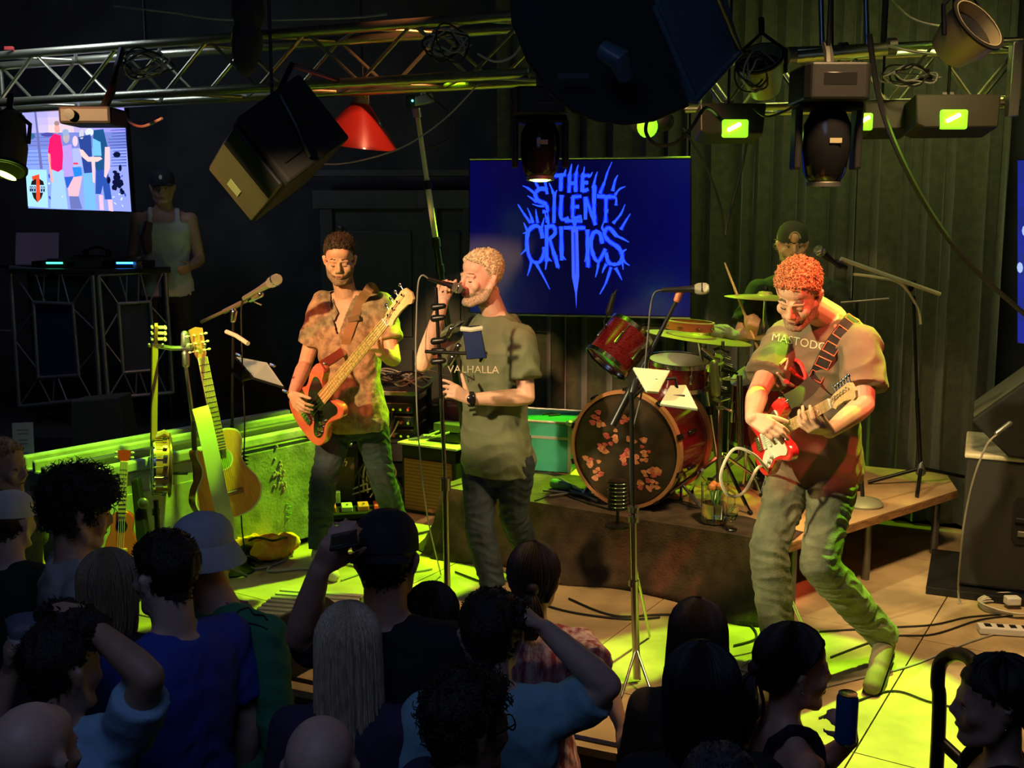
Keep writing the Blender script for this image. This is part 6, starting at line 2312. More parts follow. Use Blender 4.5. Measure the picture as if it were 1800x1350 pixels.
# small items on amp
t = thing('mixer_box', 'small stacked interface boxes with plugged leads on the amplifier top', 'equipment', Fa @ V((.05, .05, .48)))
MB(Fa).box((.05, .05, .51), (.24, .16, .06)).build('box', BLACKM, t, False, .004)
MB(Fa).box((.06, .05, .57), (.2, .14, .05)).build('box', DSTEEL, t, False, .004)
for k in range(4):
    MB().tube([Fa @ V((-.02 + k * .04, -.04, .52 + .03 * (k % 2))), Fa @ V((-.05 + k * .03, -.12, .53)), Fa @ V((-.1 - .02 * k, -.13, .49))], .007).build('lead', GCABLE, t)

# small combo amp with script logo, behind the bassist
am2 = V((-1.22, 7.05, 0))
t = thing('combo_amplifier', 'small black combo amplifier with a white script logo behind the bassist\'s legs', 'amplifier', am2)
Fa2 = zframe(am2, -6)
MB(Fa2).box((0, 0, .2), (.4, .24, .39)).build('cabinet', TOLEX, t, False, .01)
MB(Fa2).box((0, -.124, .18), (.35, .01, .3)).build('grille', M('olive_grille_cloth', (.07, .06, .035), .9, bump=.5, bscale=300), t, False, .003)
cu = bpy.data.curves.new('logo', 'FONT')
cu.body = 'Gretsch'
cu.size = .075
cu.shear = .4
cu.extrude = .003
cu.align_x = 'CENTER'
o = bpy.data.objects.new('logo', cu)
C.objects.link(o)
dg = bpy.context.evaluated_depsgraph_get()
me_ = bpy.data.meshes.new_from_object(o.evaluated_get(dg))
bpy.data.objects.remove(o)
me_.transform(Fa2 @ Matrix.Translation((0, -.133, .27)) @ Matrix.Rotation(PI / 2, 4, 'X'))
link('logo', me_, M('logo_white', (.75, .7, .6), .5), t, False)
MB(Fa2).box((0, -.02, .405), (.3, .1, .02)).build('control_panel', CHROME, t, False, .003)
pbd = thing('pedalboard', 'pedalboard with small coloured pedals at the bassist\'s feet', 'pedalboard', PZ(620, 902, 0))
pc_ = PZ(625, 905, 0)
Fp = zframe(pc_, 12)
MB(Fp).box((0, 0, .02), (.46, .2, .035)).build('board', BLACK, pbd, False, .005)
for k, (c, n__) in enumerate((((.6, .12, .12), 'pink'), ((.5, .5, .45), 'silver'), ((.65, .2, .1), 'orange'), ((.55, .08, .06), 'red'))):
    MB(Fp).box((-.16 + k * .105, 0, .055), (.07, .12, .035)).build('pedal', M('pedal_' + n__, c, .4), pbd, False, .005)
    MB(Fp).cyl((-.16 + k * .105, -.035, .07), (-.16 + k * .105, -.035, .085), .008).build('footswitch', CHROME, pbd)
MB(Fp).box((-.12, .14, .09), (.06, .05, .08)).build('pedal', M('pedal_silver', (.5, .5, .45), .4), pbd, False, .005)

# pattern bag on the floor
m = MB()
rs = random.Random(9)
for k in range(16):
    c = PZ(468 + rs.uniform(-42, 42), 962 + rs.uniform(-10, 6), .05 + rs.uniform(0, .05))
    m.ell(c, (rs.uniform(.06, .1), rs.uniform(.05, .08), rs.uniform(.04, .06)))
me_ = fuse(m, .01, 4)
wrinkle(me_, .014, 30, 5)
bg = thing('cloth_bag', 'crumpled orange and yellow cloth bag on the stage floor by the booth', 'bag', PZ(468, 965, 0))
link('cloth', me_, M('orange_yellow_cloth', (.95, .1, .02), .8, col2=(.9, .55, .03), vscale=6, bump=.4, bscale=40), bg)
MB().tube(smooth_path([PZ(425, 960, .08), PZ(450, 945, .14), PZ(480, 950, .15), PZ(505, 945, .12), PZ(520, 960, .03)]), .007, 5).build('drawcord', BLACK, bg)
MB().ell(PZ(432, 972, .06), (.05, .04, .05)).build('dark_lining', BLACK, bg)
MB().tube(smooth_path([PZ(420, 985, .03), PZ(440, 978, .1), PZ(460, 990, .03)]), .008, 5).build('drawcord', BLACK, bg)

# black plinth with a folded card at far left
pl_ = thing('plinth', 'small black plinth at the far left beside the booth', 'plinth', (-2.62, 5.62, 0))
MB(zframe((-2.62, 5.62, 0), 10)).box((0, 0, .27), (.3, .26, .54)).build('block', BLACK, pl_, False, .006)
MB(zframe((-2.62, 5.62, 0), 10)).box((0, 0, .548), (.34, .3, .016)).build('top', BLACKG, pl_, False, .004)
cd_ = thing('table_card', 'pale folded card with lines of print standing on the black plinth', 'card', (-2.62, 5.62, .556))
Fc = zframe((-2.64, 5.56, .558), 14) @ Matrix.Rotation(R(-8), 4, 'X')
MB(Fc).box((0, 0, .135), (.105, .004, .26)).build('sheet', PAPER, cd_, False)
MB(zframe((-2.62, 5.6, .558), 14)).box((0, 0, .006), (.15, .1, .01)).build('foot', PAPER, cd_, False, .002)
for k, (z, w_) in enumerate(((.225, .06), (.205, .05), (.17, .045), (.15, .04), (.1, .05), (.08, .035))):
    MB(Fc).box((0, -.003, z), (w_, .001, .007)).build('print_line', M('print_grey', (.3, .3, .3), .8), cd_, False)

# ------------------------------------------------------------------ stage-front items
# low slatted bench
bn = thing('folding_bench', 'low slatted folding bench at the stage front behind the raised arm', 'bench', PZ(520, 1085, 0))
Fb = zframe(P(543, 1062, 4.72), -12)
for k in range(7):
    MB(Fb).box((0, -.15 + k * .05, 0), (.42, .03, .012)).build('slat', M('pale_slat', (.6, .55, .36), .6), bn, False, .002)
for s in (-1, 1):
    MB(Fb).box((s * .2, 0, -.02), (.02, .36, .03)).build('rail', BLACKM, bn, False, .003)
    for q in (-1, 1):
        a = Fb @ V((s * .2, q * .12, -.02))
        MB().cyl(a, (a.x - .03, a.y - .04 * q, .006), .012).build('leg', BLACKM, bn)
# wedge monitors at the lip
for (u, v, Yw, yaw, lab) in ((480, 1165, 4.35, 150, 'low wedge monitor at the stage lip left of the blonde woman'),):
    Fm = zframe((P(u, v, Yw).x, Yw, 0), yaw)
    t = thing('floor_monitor', lab, 'speaker', Fm.translation)
    prof = [(-.2, 0), (.2, 0), (.2, .06), (-.1, .24), (-.2, .2)]
    MB().prism(prof, -.25, .25, Fm @ Matrix.Rotation(PI / 2, 4, 'X')).build('cabinet', TOLEX, t, False, .01)
    MB(Fm @ frame((.05, 0, .152), V((.3, 0, -.18)), V((.18, 0, .3)))).box((0, 0, 0), (.32, .46, .012)).build('grille', M('tan_grille', (.22, .19, .11), .8, bump=.4, bscale=200), t, False, .004)


def barrier(label, a, b, z0, z1, n, mat=BLACKM):
    a, b = V(a), V(b)
    t = thing('stage_railing', label, 'railing', (a.x, a.y, FLOOR))
    for z in (z0, (z0 + z1) / 2, z1):
        MB().cyl((a.x, a.y, z), (b.x, b.y, z), .016 if z != (z0 + z1) / 2 else .011).build('rail', STEEL if z == (z0 + z1) / 2 else mat, t)
    for k in range(n):
        p = a.lerp(b, k / (n - 1))
        MB().box((p.x, p.y, (FLOOR + z1) / 2), (.02, .02, z1 - FLOOR)).build('post', mat, t, False, .002)
    return t


barrier('black metal railing at the stage front left of the blonde woman', (-1.35, 4.15, 0), (-.62, 3.83, 0), -.32, -.02, 6)
barrier('black metal railing at the stage front under the drooping arm', (.1, 3.45, 0), (.75, 3.18, 0), -.32, -.03, 6)
# handrail bottom right
hr = thing('handrail', 'black hooped stair handrail at the stage edge, bottom right', 'railing', (1.28, 2.95, FLOOR))
YH = 2.98
MB().tube(smooth_path([V((P(1650, 1340, YH).x, YH, FLOOR + .01)), P(1649, 1300, YH), P(1648, 1200, YH), P(1655, 1163, YH), P(1680, 1150, YH - .05), P(1705, 1158, YH - .12), P(1722, 1185, YH - .18), P(1740, 1230, YH - .22), P(1775, 1330, YH - .3)], 5), .021, 12).build('hoop', BLACKM, hr)
MB().cyl(P(1650, 1300, YH), P(1720, 1365, YH - .15), .018).build('brace', BLACKM, hr)
MB().cyl((P(1650, 1340, YH).x, YH, FLOOR), (P(1650, 1340, YH).x, YH, FLOOR + .012), .06).build('floor_flange', BLACKM, hr)
# floor cables
for lab, pts, mt_, r_ in (
        ('pale cable looping on the floor by the orange bag', [(425, 985), (450, 1000), (500, 985), (515, 968), (470, 1003), (540, 1000), (585, 1015)], GCABLE, .007),
        ('grey cable curling across the lime floor at the bassist\'s feet', [(600, 1020), (640, 1000), (560, 985), (700, 1005), (760, 1000)], GCABLE, .005),
        ('black cable running along the floor below the riser', [(800, 1005), (920, 1050), (1000, 1075), (1100, 1088), (1160, 1085)], CABLE, .005),
        ('black cable across the floor from the centre stand to the riser', [(1000, 1052), (1080, 1082), (1180, 1080), (1300, 1090), (1330, 1120), (1290, 1135)], CABLE, .005),
        ('long black cable behind the guitarist\'s boot', [(1440, 1110), (1560, 1103), (1640, 1098), (1700, 1085), (1760, 1080)], CABLE, .004),
        ('black cable from the boot toward the power strip', [(1460, 1155), (1560, 1120), (1640, 1115), (1720, 1090), (1780, 1082)], CABLE, .004),
        ('thin lime-lit cable crossing the bright floor by the guitarist\'s boot', [(1440, 1210), (1500, 1195), (1600, 1170), (1700, 1130), (1765, 1110)], GCABLE, .004),
        ('coiled lime-lit cable beside the woman in profile', [(1320, 1160), (1300, 1175), (1330, 1185), (1305, 1195), (1335, 1200), (1320, 1215)], GCABLE, .005),
        ('thin black cable across the lime floor at lower right', [(1440, 1262), (1560, 1215), (1640, 1235), (1760, 1262)], CABLE, .004)):
    cable('floor_cable', lab, [PZ(u, v, r_ + .002) for u, v in pts], r_, mt_)

# ------------------------------------------------------------------ the DJ booth on its platform
BOO = M('booth_aluminium', (.3, .31, .32), .4, .8)


def bframe(label, c, Y, w3=.012):
    """truss facade: outer frame, inner window frame and struts, from photo corners"""
    t = thing('booth_frame', label, 'frame', P(*c[2], Y[0]))
    O_ = [P(u, v, y) for (u, v), y in zip(c, Y)]
    O_ = [O_[0], O_[1], O_[2], O_[3]]
    qm = quadmap(O_[0], O_[1], O_[2], O_[3])
    for a, b in ((0, 1), (1, 2), (2, 3), (3, 0)):
        MB().cyl(O_[a], O_[b], .015).build('outer_tube', BOO, t)
    I = [qm(.26, .24), qm(.74, .24), qm(.76, .8), qm(.26, .8)]
    for a, b in ((0, 1), (1, 2), (2, 3), (3, 0)):
        MB().cyl(I[a], I[b], .013).build('inner_tube', BOO, t)
    MB().hexa([p + V((0, .02, 0)) for p in I], [p + V((0, .03, 0)) for p in I]).build('blue_panel', M('navy_panel', (.015, .02, .05), .5), t, False)
    for a, b in (((0, 0), (.26, .24)), ((.3, 0), (.4, .24)), ((.42, 0), (.38, .24)), ((.62, 0), (.7, .24)), ((.6, 0), (.56, .24)), ((.98, 0), (.74, .24)), ((0, .5), (.26, .3)), ((0, .52), (.26, .74)), ((1, .45), (.75, .28)), ((1, .58), (.76, .76)), ((.26, .8), (.4, 1)), ((.46, .8), (.42, 1)), ((.5, .8), (.6, 1)), ((.76, .8), (.9, 1)), ((.26, .8), (0, 1))):
        MB().cyl(qm(*a), qm(*b), .006, n=8).build('strut', BOO, t)
    return t


bframe('left silver truss frame of the DJ booth with a dark blue panel', [(18, 470), (163, 484), (176, 700), (34, 715)], (7.15, 7.0, 7.0, 7.15))
bframe('right silver truss frame of the DJ booth, partly lit green', [(173, 484), (290, 476), (304, 690), (190, 700)], (7.0, 7.2, 7.2, 7.0))
tb = thing('dj_table', 'dark DJ table top across the booth frames', 'table', P(150, 478, 7.3))
tq = [P(8, 472, 7.1), P(168, 483, 6.97), P(300, 474, 7.2), P(300, 466, 7.75), P(8, 462, 7.75)]
for p in tq:
    p.z = P(168, 482, 6.97).z
MB().prism([(p.x, p.y) for p in tq], tq[0].z, tq[0].z + .03).build('top', BLACK, tb, False, .004)
for x, y in ((tq[0].x + .1, 7.6), (tq[2].x - .1, 7.6), (tq[0].x + .1, 7.25), (tq[2].x - .1, 7.35)):
    MB().cyl((x, y, .5), (x, y, tq[0].z), .02).build('leg', BLACKM, tb)
zt = tq[0].z + .03
MB().box((P(120, 520, 7.35).x, 7.4, zt - .14), (.42, .3, .14)).build('equipment_shelf', DSTEEL, tb, False, .005)
for k in range(5):
    for j in range(2):
        MB().box((P(70, 520, 7.25).x + k * .085, 7.24, zt - .11 - j * .06), (.06, .012, .03)).build('rack_slot', M('blue_grey_metal', (.12, .14, .22), .4, .5), tb, False)
lt = thing('laptop', 'open dark laptop at the left of the DJ table', 'laptop', P(50, 452, 7.35))
x0 = P(55, 440, 7.35).x
MB().box((x0, 7.3, zt + .012), (.3, .22, .018)).build('base', BLACKG, lt, False, .003)
MB(Matrix.Translation((x0, 7.42, zt + .02)) @ Matrix.Rotation(R(-12), 4, 'X')).box((0, 0, .11), (.3, .01, .22)).build('screen_lid', M('laptop_screen', (.02, .02, .03), .3, emit=(.02, .015, .03), es=.5), lt, False, .003)
for u, lab, col, es in ((95, 'DJ deck with a green glowing strip beside the laptop', (.05, .9, .5), 3), (218, 'DJ deck with a blue glowing strip at the right of the table', (.02, .25, 1.0), 9)):
    x0 = P(u, 470, 7.2).x
    d_ = thing('dj_deck', lab, 'dj deck', (x0, 7.3, zt))
    MB().box((x0, 7.32, zt + .025), (.3, .26, .045)).build('body', BLACK, d_, False, .006)
    MB().lathe([(.09, .0), (.09, .012), (.003, .014)], Matrix.Translation((x0, 7.32, zt + .048)), 28).build('platter', DSTEEL, d_)
    MB().box((x0 + .01, 7.187, zt + .035), (.11, .006, .012)).build('light_strip', M('led_%d' % u, col, .4, emit=col, es=es), d_, False)
mx = thing('dj_mixer', 'grey mixer with dark knobs in the middle of the DJ table', 'mixer', P(150, 460, 7.3))
x0 = P(150, 470, 7.2).x
MB().box((x0, 7.32, zt + .035), (.24, .26, .065)).build('body', M('olive_grey', (.1, .1, .07), .5), mx, False, .005)
for k in range(5):
    for j in range(3):
        MB().cyl((x0 - .09 + k * .045, 7.25 + j * .05, zt + .067), (x0 - .09 + k * .045, 7.25 + j * .05, zt + .085), .009).build('knob', BLACKG, mx)
hd = thing('headphones', 'black headphones resting on the DJ mixer', 'headphones', (x0, 7.4, zt + .07))
MB().tube([V((x0 + .08 * math.cos(a), 7.42, zt + .085 + .05 * math.sin(a))) for a in [PI * i / 12 for i in range(13)]], .008).build('band', BLACK, hd)
for s in (-1, 1):
    MB().ell((x0 + s * .08, 7.42, zt + .09), (.02, .035, .035)).build('ear_cup', BLACK, hd)
MB().tube([P(-20, 580, 7.2), P(20, 583, 7.15)], .012).build('side_bar', BOO, tb)

# ------------------------------------------------------------------ screens
def screen(name, label, corners, th=.05, bezel=.012):
    """corners TL, TR, BR, BL in the room"""
    t = thing(name, label, 'screen', corners[3])
    n_ = (corners[1] - corners[0]).cross(corners[3] - corners[0]).normalized()
    n_ = n_ if n_.y < 0 else -n_
    c0 = sum(corners, V()) / 4
    big = [c0 + (p - c0) * (1 + bezel) for p in corners]
    MB().hexa([p - n_ * th for p in big], [p - n_ * .002 for p in big]).build('housing', BLACKG, t, False, .003)
    return t, n_, quadmap(corners[0], corners[1], corners[2], corners[3])


def wallmount(t, corners, n_):
    c0 = sum(corners, V()) / 4
    MB().box(c0 - n_ * .12, (.2, .14, .2), None).build('wall_bracket', BLACKM, t, False, .004)


TVc = [P(826, 283, 7.32), P(1213, 280, 7.0), P(1213, 556, 7.0), P(826, 548, 7.32)]
tv, tn, qm = screen('projection_screen', 'large wall screen showing the blue thorny THE SILENT CRITICS logo', TVc)
m = MB()
N = 16
for i in range(N):
    for j in range(N):
        a, b = (i + .5) / N, (j + .5) / N
        e = max(abs(a - .5), abs(b - .5)) * 2
        g = .55 + .45 * abs(a - .45) * 2
        m.poly([qm(i / N, j / N) + tn * .001, qm((i + 1) / N, j / N) + tn * .001, qm((i + 1) / N, (j + 1) / N) + tn * .001, qm(i / N, (j + 1) / N) + tn * .001], (.0008 * g, .0008 * g, .03 * g + .05 * abs(a - .42) ** 1.3))
m.build('picture', pic_mat(), tv, False, fixn=False)
MB().tube([TVc[0] + V((0, -.01, .012)), TVc[1] + V((0, -.01, .012))], .007, 6).build('top_edge', STEEL, tv)
MB().tube([TVc[3] + V((0, -.01, -.012)), TVc[2] + V((0, -.01, -.012))], .007, 6).build('bottom_edge', STEEL, tv)
wallmount(tv, TVc, tn)
BL1, BL2 = (.02, .085, 1.0), (.003, .008, .75)


def zpt(x, y):
    u, v = 880 + x / 4.654, 270 + y / 4.654
    return (u - 826) / 387, (v - 282) / 270


m = MB()
rs = random.Random(6)


def stroke(pts, w0, w1, col=BL1, lift=.003, knots=True, out=None):
    p = smooth_path([V((x, y, 0)) for x, y in pts], 5) if len(pts) > 2 else [V((*pts[0], 0)).lerp(V((*pts[1], 0)), k / 6) for k in range(7)]
    n = len(p)
    L_, R_ = [], []
    for i, q in enumerate(p):
        d = (p[min(i + 1, n - 1)] - p[max(i - 1, 0)]).normalized()
        w_ = (w0 + (w1 - w0) * i / (n - 1)) * (1 + (.28 * rs.uniform(-1, 1) if knots else 0))
        nrm = V((-d.y, d.x, 0)) * w_
        L_.append(q + nrm)
        R_.append(q - nrm)
    for i in range(n - 1):
        m.poly([qm(*zpt(a.x, a.y)) + tn * lift for a in (L_[i], L_[i + 1], R_[i + 1], R_[i])], col)


letters = [
    [(448, 182), (555, 172)], [(515, 180), (512, 305)], [(585, 168), (580, 318)], [(637, 162), (634, 312)], [(580, 242), (638, 240)],
    [(692, 180), (688, 312)], [(682, 182), (748, 178)], [(690, 238), (738, 236)], [(686, 308), (740, 288)],
    [(405, 292), (345, 285), (302, 325), (325, 380), (385, 408), (402, 465), (360, 470)], [(460, 325), (455, 565)], [(520, 335), (514, 522), (578, 520)],
    [(612, 350), (610, 522)], [(602, 352), (682, 346)], [(610, 432), (664, 430)], [(604, 525), (684, 512)], [(716, 350), (714, 535)], [(716, 352), (797, 580)], [(788, 255), (784, 420), (790, 560)],
    [(808, 345), (960, 352)], [(882, 355), (878, 560)], [(545, 545), (690, 545)],
    [(362, 690), (342, 605), (290, 590), (240, 645), (232, 760), (262, 862), (320, 892), (360, 850), (376, 760)],
    [(395, 580), (396, 880)], [(396, 600), (450, 590), (464, 650), (402, 705)], [(422, 700), (490, 930)], [(515, 590), (520, 870)],
    [(538, 602), (715, 602)], [(626, 545), (626, 600)], [(730, 615), (736, 925)],
    [(852, 730), (830, 645), (782, 640), (760, 722), (782, 832), (822, 872), (878, 770)],
    [(965, 665), (905, 600), (868, 645), (902, 705), (982, 762), (1012, 832), (980, 892), (905, 885), (882, 800)]]
thorns = [((415, 75), (432, 130), (465, 170)), ((602, 85), (596, 120), (585, 175)), ((657, 92), (645, 130), (640, 170)), ((706, 108), (700, 150), (688, 182)), ((772, 152), (755, 180), (735, 190)), ((556, 128), (548, 150), (540, 178)),
          ((930, 72), (895, 150), (870, 230), (832, 325)), ((978, 176), (955, 220), (935, 305)), ((1038, 268), (990, 290), (955, 335)), ((812, 148), (795, 200), (778, 280)), ((966, 350), (962, 420)), ((265, 185), (300, 230), (335, 290)), ((350, 165), (378, 210), (400, 330)), ((415, 235), (435, 280), (452, 325)), ((195, 260), (240, 280), (305, 330)), ((235, 340), (270, 362), (315, 392)), ((275, 408), (330, 425), (375, 425)), ((482, 295), (468, 320), (460, 345)), ((380, 470), (400, 560)), ((405, 460), (410, 590)),
          ((155, 410), (200, 480), (262, 565)), ((235, 440), (262, 500), (282, 565)), ((305, 450), (312, 510), (322, 565)), ((1035, 410), (1000, 490), (938, 565)), ((1078, 485), (1040, 545), (1000, 615)), ((1066, 716), (1020, 690), (960, 662)), ((1048, 772), (1000, 802)), ((1072, 906), (1035, 880), (1015, 845)), ((1010, 1026), (985, 975), (958, 925)), ((830, 1146), (880, 1050), (922, 920)), ((795, 1006), (812, 940), (822, 875)), ((850, 972), (865, 930), (885, 895)), ((422, 1112), (365, 1000), (298, 880)), ((235, 1002), (255, 940), (268, 880)), ((180, 825), (215, 790), (232, 760)), ((385, 950), (392, 900), (396, 860)), ((497, 942), (470, 830)), ((556, 866), (520, 832)), ((742, 932), (736, 850)), ((196, 650), (240, 642)), ((708, 880), (730, 805)), ((375, 520), (355, 600)), ((205, 560), (240, 640)), ((440, 880), (400, 850)), ((1020, 940), (1010, 850)), ((900, 450), (885, 480)), ((870, 540), (850, 600), (880, 640))]
for l_ in letters:
    stroke(l_, 21, 19, BL2, .002)
for t_ in thorns:
    stroke(t_, 3, 17, BL2, .002)
for l_ in letters:
    stroke(l_, 14.5, 12.5, BL1, .003)
for t_ in thorns:
    stroke(t_, 3, 12, BL1, .003)
m.poly([qm(*zpt(x, y)) + tn * .004 for x, y in ((598, 610), (655, 610), (664, 1000), (645, 1140), (640, 1270), (630, 1140), (603, 1000))], (.035, .085, 1.0))
m.poly([qm(*zpt(x, y)) + tn * .0045 for x, y in ((618, 640), (632, 640), (636, 980), (630, 980))], (.01, .03, .7))
m.build('logo', pic_mat(), tv, False, fixn=False)

# left screen with a group photograph
LTc = [P(38, 180, 6.9), P(217, 175, 6.75), P(231, 372, 6.75), P(50, 366, 6.9)]
lt_, ln_, lq = screen('wall_screen', 'bright screen at upper left showing a group photo at sunset', LTc)
wallmount(lt_, LTc, ln_)
m = MB()


def lz(x, y):
    """coordinates measured on an enlarged crop of the screen"""
    u, v = 20 + x / 5.87, 160 + y / 5.87
    b = (v - 177) / 191
    a = (u - (38 + 12 * b)) / 180
    return a, b


def sh(pts, col, lift=.002):
    m.poly([lq(*lz(x, y)) + ln_ * lift for x, y in pts], col)


def ov(cx, cy, rx, ry, col, lift=.004, rot=0):
    sh([(cx + rx * math.cos(t) * math.cos(rot) - ry * math.sin(t) * math.sin(rot), cy + rx * math.cos(t) * math.sin(rot) + ry * math.sin(t) * math.cos(rot)) for t in [2 * PI * k / 14 for k in range(14)]], col, lift)


NB = 14
for j in range(NB):
    for i in range(8):
        a, b = (i + .5) / 8, (j + .5) / NB
        if b < .3:
            w_ = math.exp(-((a - .35) / .22) ** 2) * (b / .3)
            c = (.28 + .5 * w_, .3 + .3 * w_ - .05 * a, .85 - .35 * w_)
        elif b < .42:
            c = (.16, .2, .55)
        else:
            c = (.2 + .05 * a, .3, .85)
        m.poly([lq(i / 8, j / NB) + ln_ * .001, lq((i + 1) / 8, j / NB) + ln_ * .001, lq((i + 1) / 8, (j + 1) / NB) + ln_ * .001, lq(i / 8, (j + 1) / NB) + ln_ * .001], c)
rs = random.Random(12)
for k in range(26):     # dock planks and water glints
    y = 400 + k * 30
    x0 = 1000 + rs.uniform(0, 60)
    if y < 780:
        sh([(x0, y), (1190, y - 8), (1190, y + 2), (x0, y + 6)], (.03, .07, .35), .002)
for k in range(9):
    y = 430 + k * 40
    sh([(150, y), (400, y - 6), (400, y), (150, y + 6)], (.08, .1, .45), .002)
ov(205, 455, 45, 35, (.03, .12, .2), .002)
ov(380, 440, 70, 22, (.06, .06, .3), .002)
sh([(235, 130), (255, 130), (330, 800), (300, 800)], (.12, .13, .35), .003)
sh([(150, 808), (370, 808), (385, 1210), (175, 1200)], (.32, .62, .85), .003)
for s in (-1, 1):       # shield emblem with figure 1 and wordmark
    sh([(275, 890), (275 + s * 60, 930), (275 + s * 70, 970), (275, 970)], (.01, .01, .01), .004)
    sh([(275, 1050), (275 + s * 60, 1050), (275 + s * 40, 1110), (275, 1155)], (.01, .01, .01), .004)
sh([(215, 880), (295, 855), (305, 1110), (278, 1160), (262, 1110), (262, 905), (225, 920)], (.75, .06, .02), .005)
for k, x in enumerate((205, 225, 250, 320, 345)):
    sh([(x - 9, 985), (x + 9, 985), (x + 9, 1040), (x - 9, 1040)], (.01, .02, .08), .006)
    sh([(x - 4, 995), (x + 4, 995), (x + 4, 1010), (x - 4, 1010)], (.5, .75, .9), .0065)
sk = (.75, .35, .32)
# people
sh([(425, 810), (545, 810), (590, 1215), (410, 1215)], (.3, .5, .95), .004)
sh([(450, 430), (520, 450), (545, 640), (535, 800), (490, 830), (420, 800), (400, 640), (385, 620), (405, 480)], (.95, .01, .12), .005)
sh([(385, 640), (410, 640), (440, 940), (415, 930)], (.8, .35, .3), .005)
ov(482, 380, 30, 48, sk)
ov(480, 325, 28, 25, (.3, .2, .2), .005)
sh([(540, 560), (630, 540), (650, 880), (550, 880)], (.4, .28, .75), .005)
sh([(555, 880), (650, 870), (640, 985), (580, 995)], (.02, .1, .5), .005)
ov(575, 470, 35, 60, (.4, .35, .4))
ov(570, 420, 35, 35, (.25, .35, .55), .005)
sh([(640, 590), (720, 580), (745, 780), (650, 780)], (.35, .4, .9), .006)
sh([(640, 780), (730, 770), (740, 860), (660, 880)], (.02, .2, .7), .006)
sh([(650, 730), (700, 730), (700, 750), (650, 750)], (.7, .05, .1), .0065)
ov(668, 510, 28, 55, (.7, .5, .6))
sh([(650, 880), (740, 870), (700, 1080), (600, 1080), (590, 1000)], (.7, .42, .5), .005)
sh([(605, 1070), (700, 1070), (740, 1210), (620, 1215)], (.12, .15, .4), .005)
sh([(700, 470), (830, 440), (850, 830), (760, 840)], (.02, .05, .25), .004)
sh([(750, 840), (850, 830), (880, 1215), (760, 1215)], (.15, .4, .85), .004)
sh([(860, 400), (960, 390), (1000, 560), (990, 800), (880, 810), (850, 560)], (.01, .07, .2), .005)
sh([(880, 810), (1000, 790), (1040, 1100), (970, 1105), (950, 960), (930, 1050), (875, 1050)], (.02, .07, .35), .005)
sh([(975, 570), (1025, 570), (1025, 780), (985, 885), (965, 870)], (.8, .5, .55), .006)
sh([(910, 1060), (950, 1060), (960, 1215), (920, 1215)], (.75, .45, .6), .006)
sh([(1000, 1105), (1045, 1105), (1055, 1225), (1010, 1220)], (.75, .45, .6), .006)
sh([(715, 590), (750, 600), (810, 670), (930, 670), (950, 690), (900, 720), (800, 720), (730, 660)], (.8, .52, .5), .007)
sh([(850, 480), (930, 520), (940, 660), (850, 660)], (.15, .45, .75), .0055)
sh([(835, 700), (875, 700), (870, 940), (850, 930)], (.75, .5, .55), .006)
ov(815, 420, 45, 40, (.6, .65, .85))
ov(735, 440, 25, 50, (.5, .5, .6))
for k in range(16):
    ov(1110 + rs.gauss(0, 40), 880 + rs.gauss(0, 90), rs.uniform(15, 38), rs.uniform(15, 38), (.003, .005, .03), .004 + k * .0001)
for k in range(40):
    x, y = rs.uniform(390, 1190), rs.uniform(860, 1200)
    if x < 430 or 560 > x > 480 or x > 1050:
        ov(x, y, rs.uniform(4, 12), rs.uniform(8, 24), (.03, .08, .4) if k % 2 else (.5, .65, 1), .003 + .00005 * k, rs.uniform(0, 3))
m.build('picture', pic_mat('screen_picture_bright', 1.0), lt_, False, fixn=False)

# sliver of another screen at the right edge
RTc = [P(1789, 282, 5.5), P(1905, 276, 5.1), P(1905, 620, 5.1), P(1789, 602, 5.5)]
rt, rn, rq = screen('wall_screen', 'blue screen cut off by the right edge of the photo', RTc)
wallmount(rt, RTc, rn)
m = MB()
for i in range(4):
    for j in range(8):
        m.poly([rq(i / 4, j / 8) + rn * .001, rq((i + 1) / 4, j / 8) + rn * .001, rq((i + 1) / 4, (j + 1) / 8) + rn * .001, rq(i / 4, (j + 1) / 8) + rn * .001], (.01, .015, .16 + .04 * ((i + j) % 2)))
for k in range(14):
    a, b = rs.uniform(0, .9), rs.uniform(.3, .65)
    m.poly([rq(a + .05 * math.cos(t), b + .03 * math.sin(t)) + rn * .002 for t in [2 * PI * q / 8 for q in range(8)]], (.3, .4, .9))
m.build('picture', pic_mat(), rt, False, fixn=False)

# ------------------------------------------------------------------ the overhead rig
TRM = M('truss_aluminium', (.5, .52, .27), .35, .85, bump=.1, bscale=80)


def truss(label, a, b, h, dvec, seg, r=.024, rb=.01):
    """box truss: a,b ends of the near lower chord; h up, dvec away"""
    a, b = V(a), V(b)
    t = thing('lighting_truss', label, 'truss', a)
    up, dv = V((0, 0, h)), V(dvec)
    ch = {}
    for n_, o in (('ll', V()), ('lu', up), ('fl', dv), ('fu', dv + up)):
        MB().cyl(a + o, b + o, r, n=14).build('chord', TRM, t)
    for (o1, o2) in ((V(), up), (dv, dv + up), (V(), dv), (up, up + dv)):
        for k in range(seg):
            p = a.lerp(b, (k + (0 if k % 2 else 1)) / seg) + o1
            q = a.lerp(b, (k + (1 if k % 2 else 0)) / seg) + o2
            MB().cyl(p, q, rb, n=8).build('brace', TRM, t)
    for k in (0, seg):
        for o1, o2 in ((V(), up), (dv, dv + up)):
            MB().cyl(a.lerp(b, k / seg) + o1, a.lerp(b, k / seg) + o2, rb * 1.3, n=8).build('end_post', TRM, t)
    return t


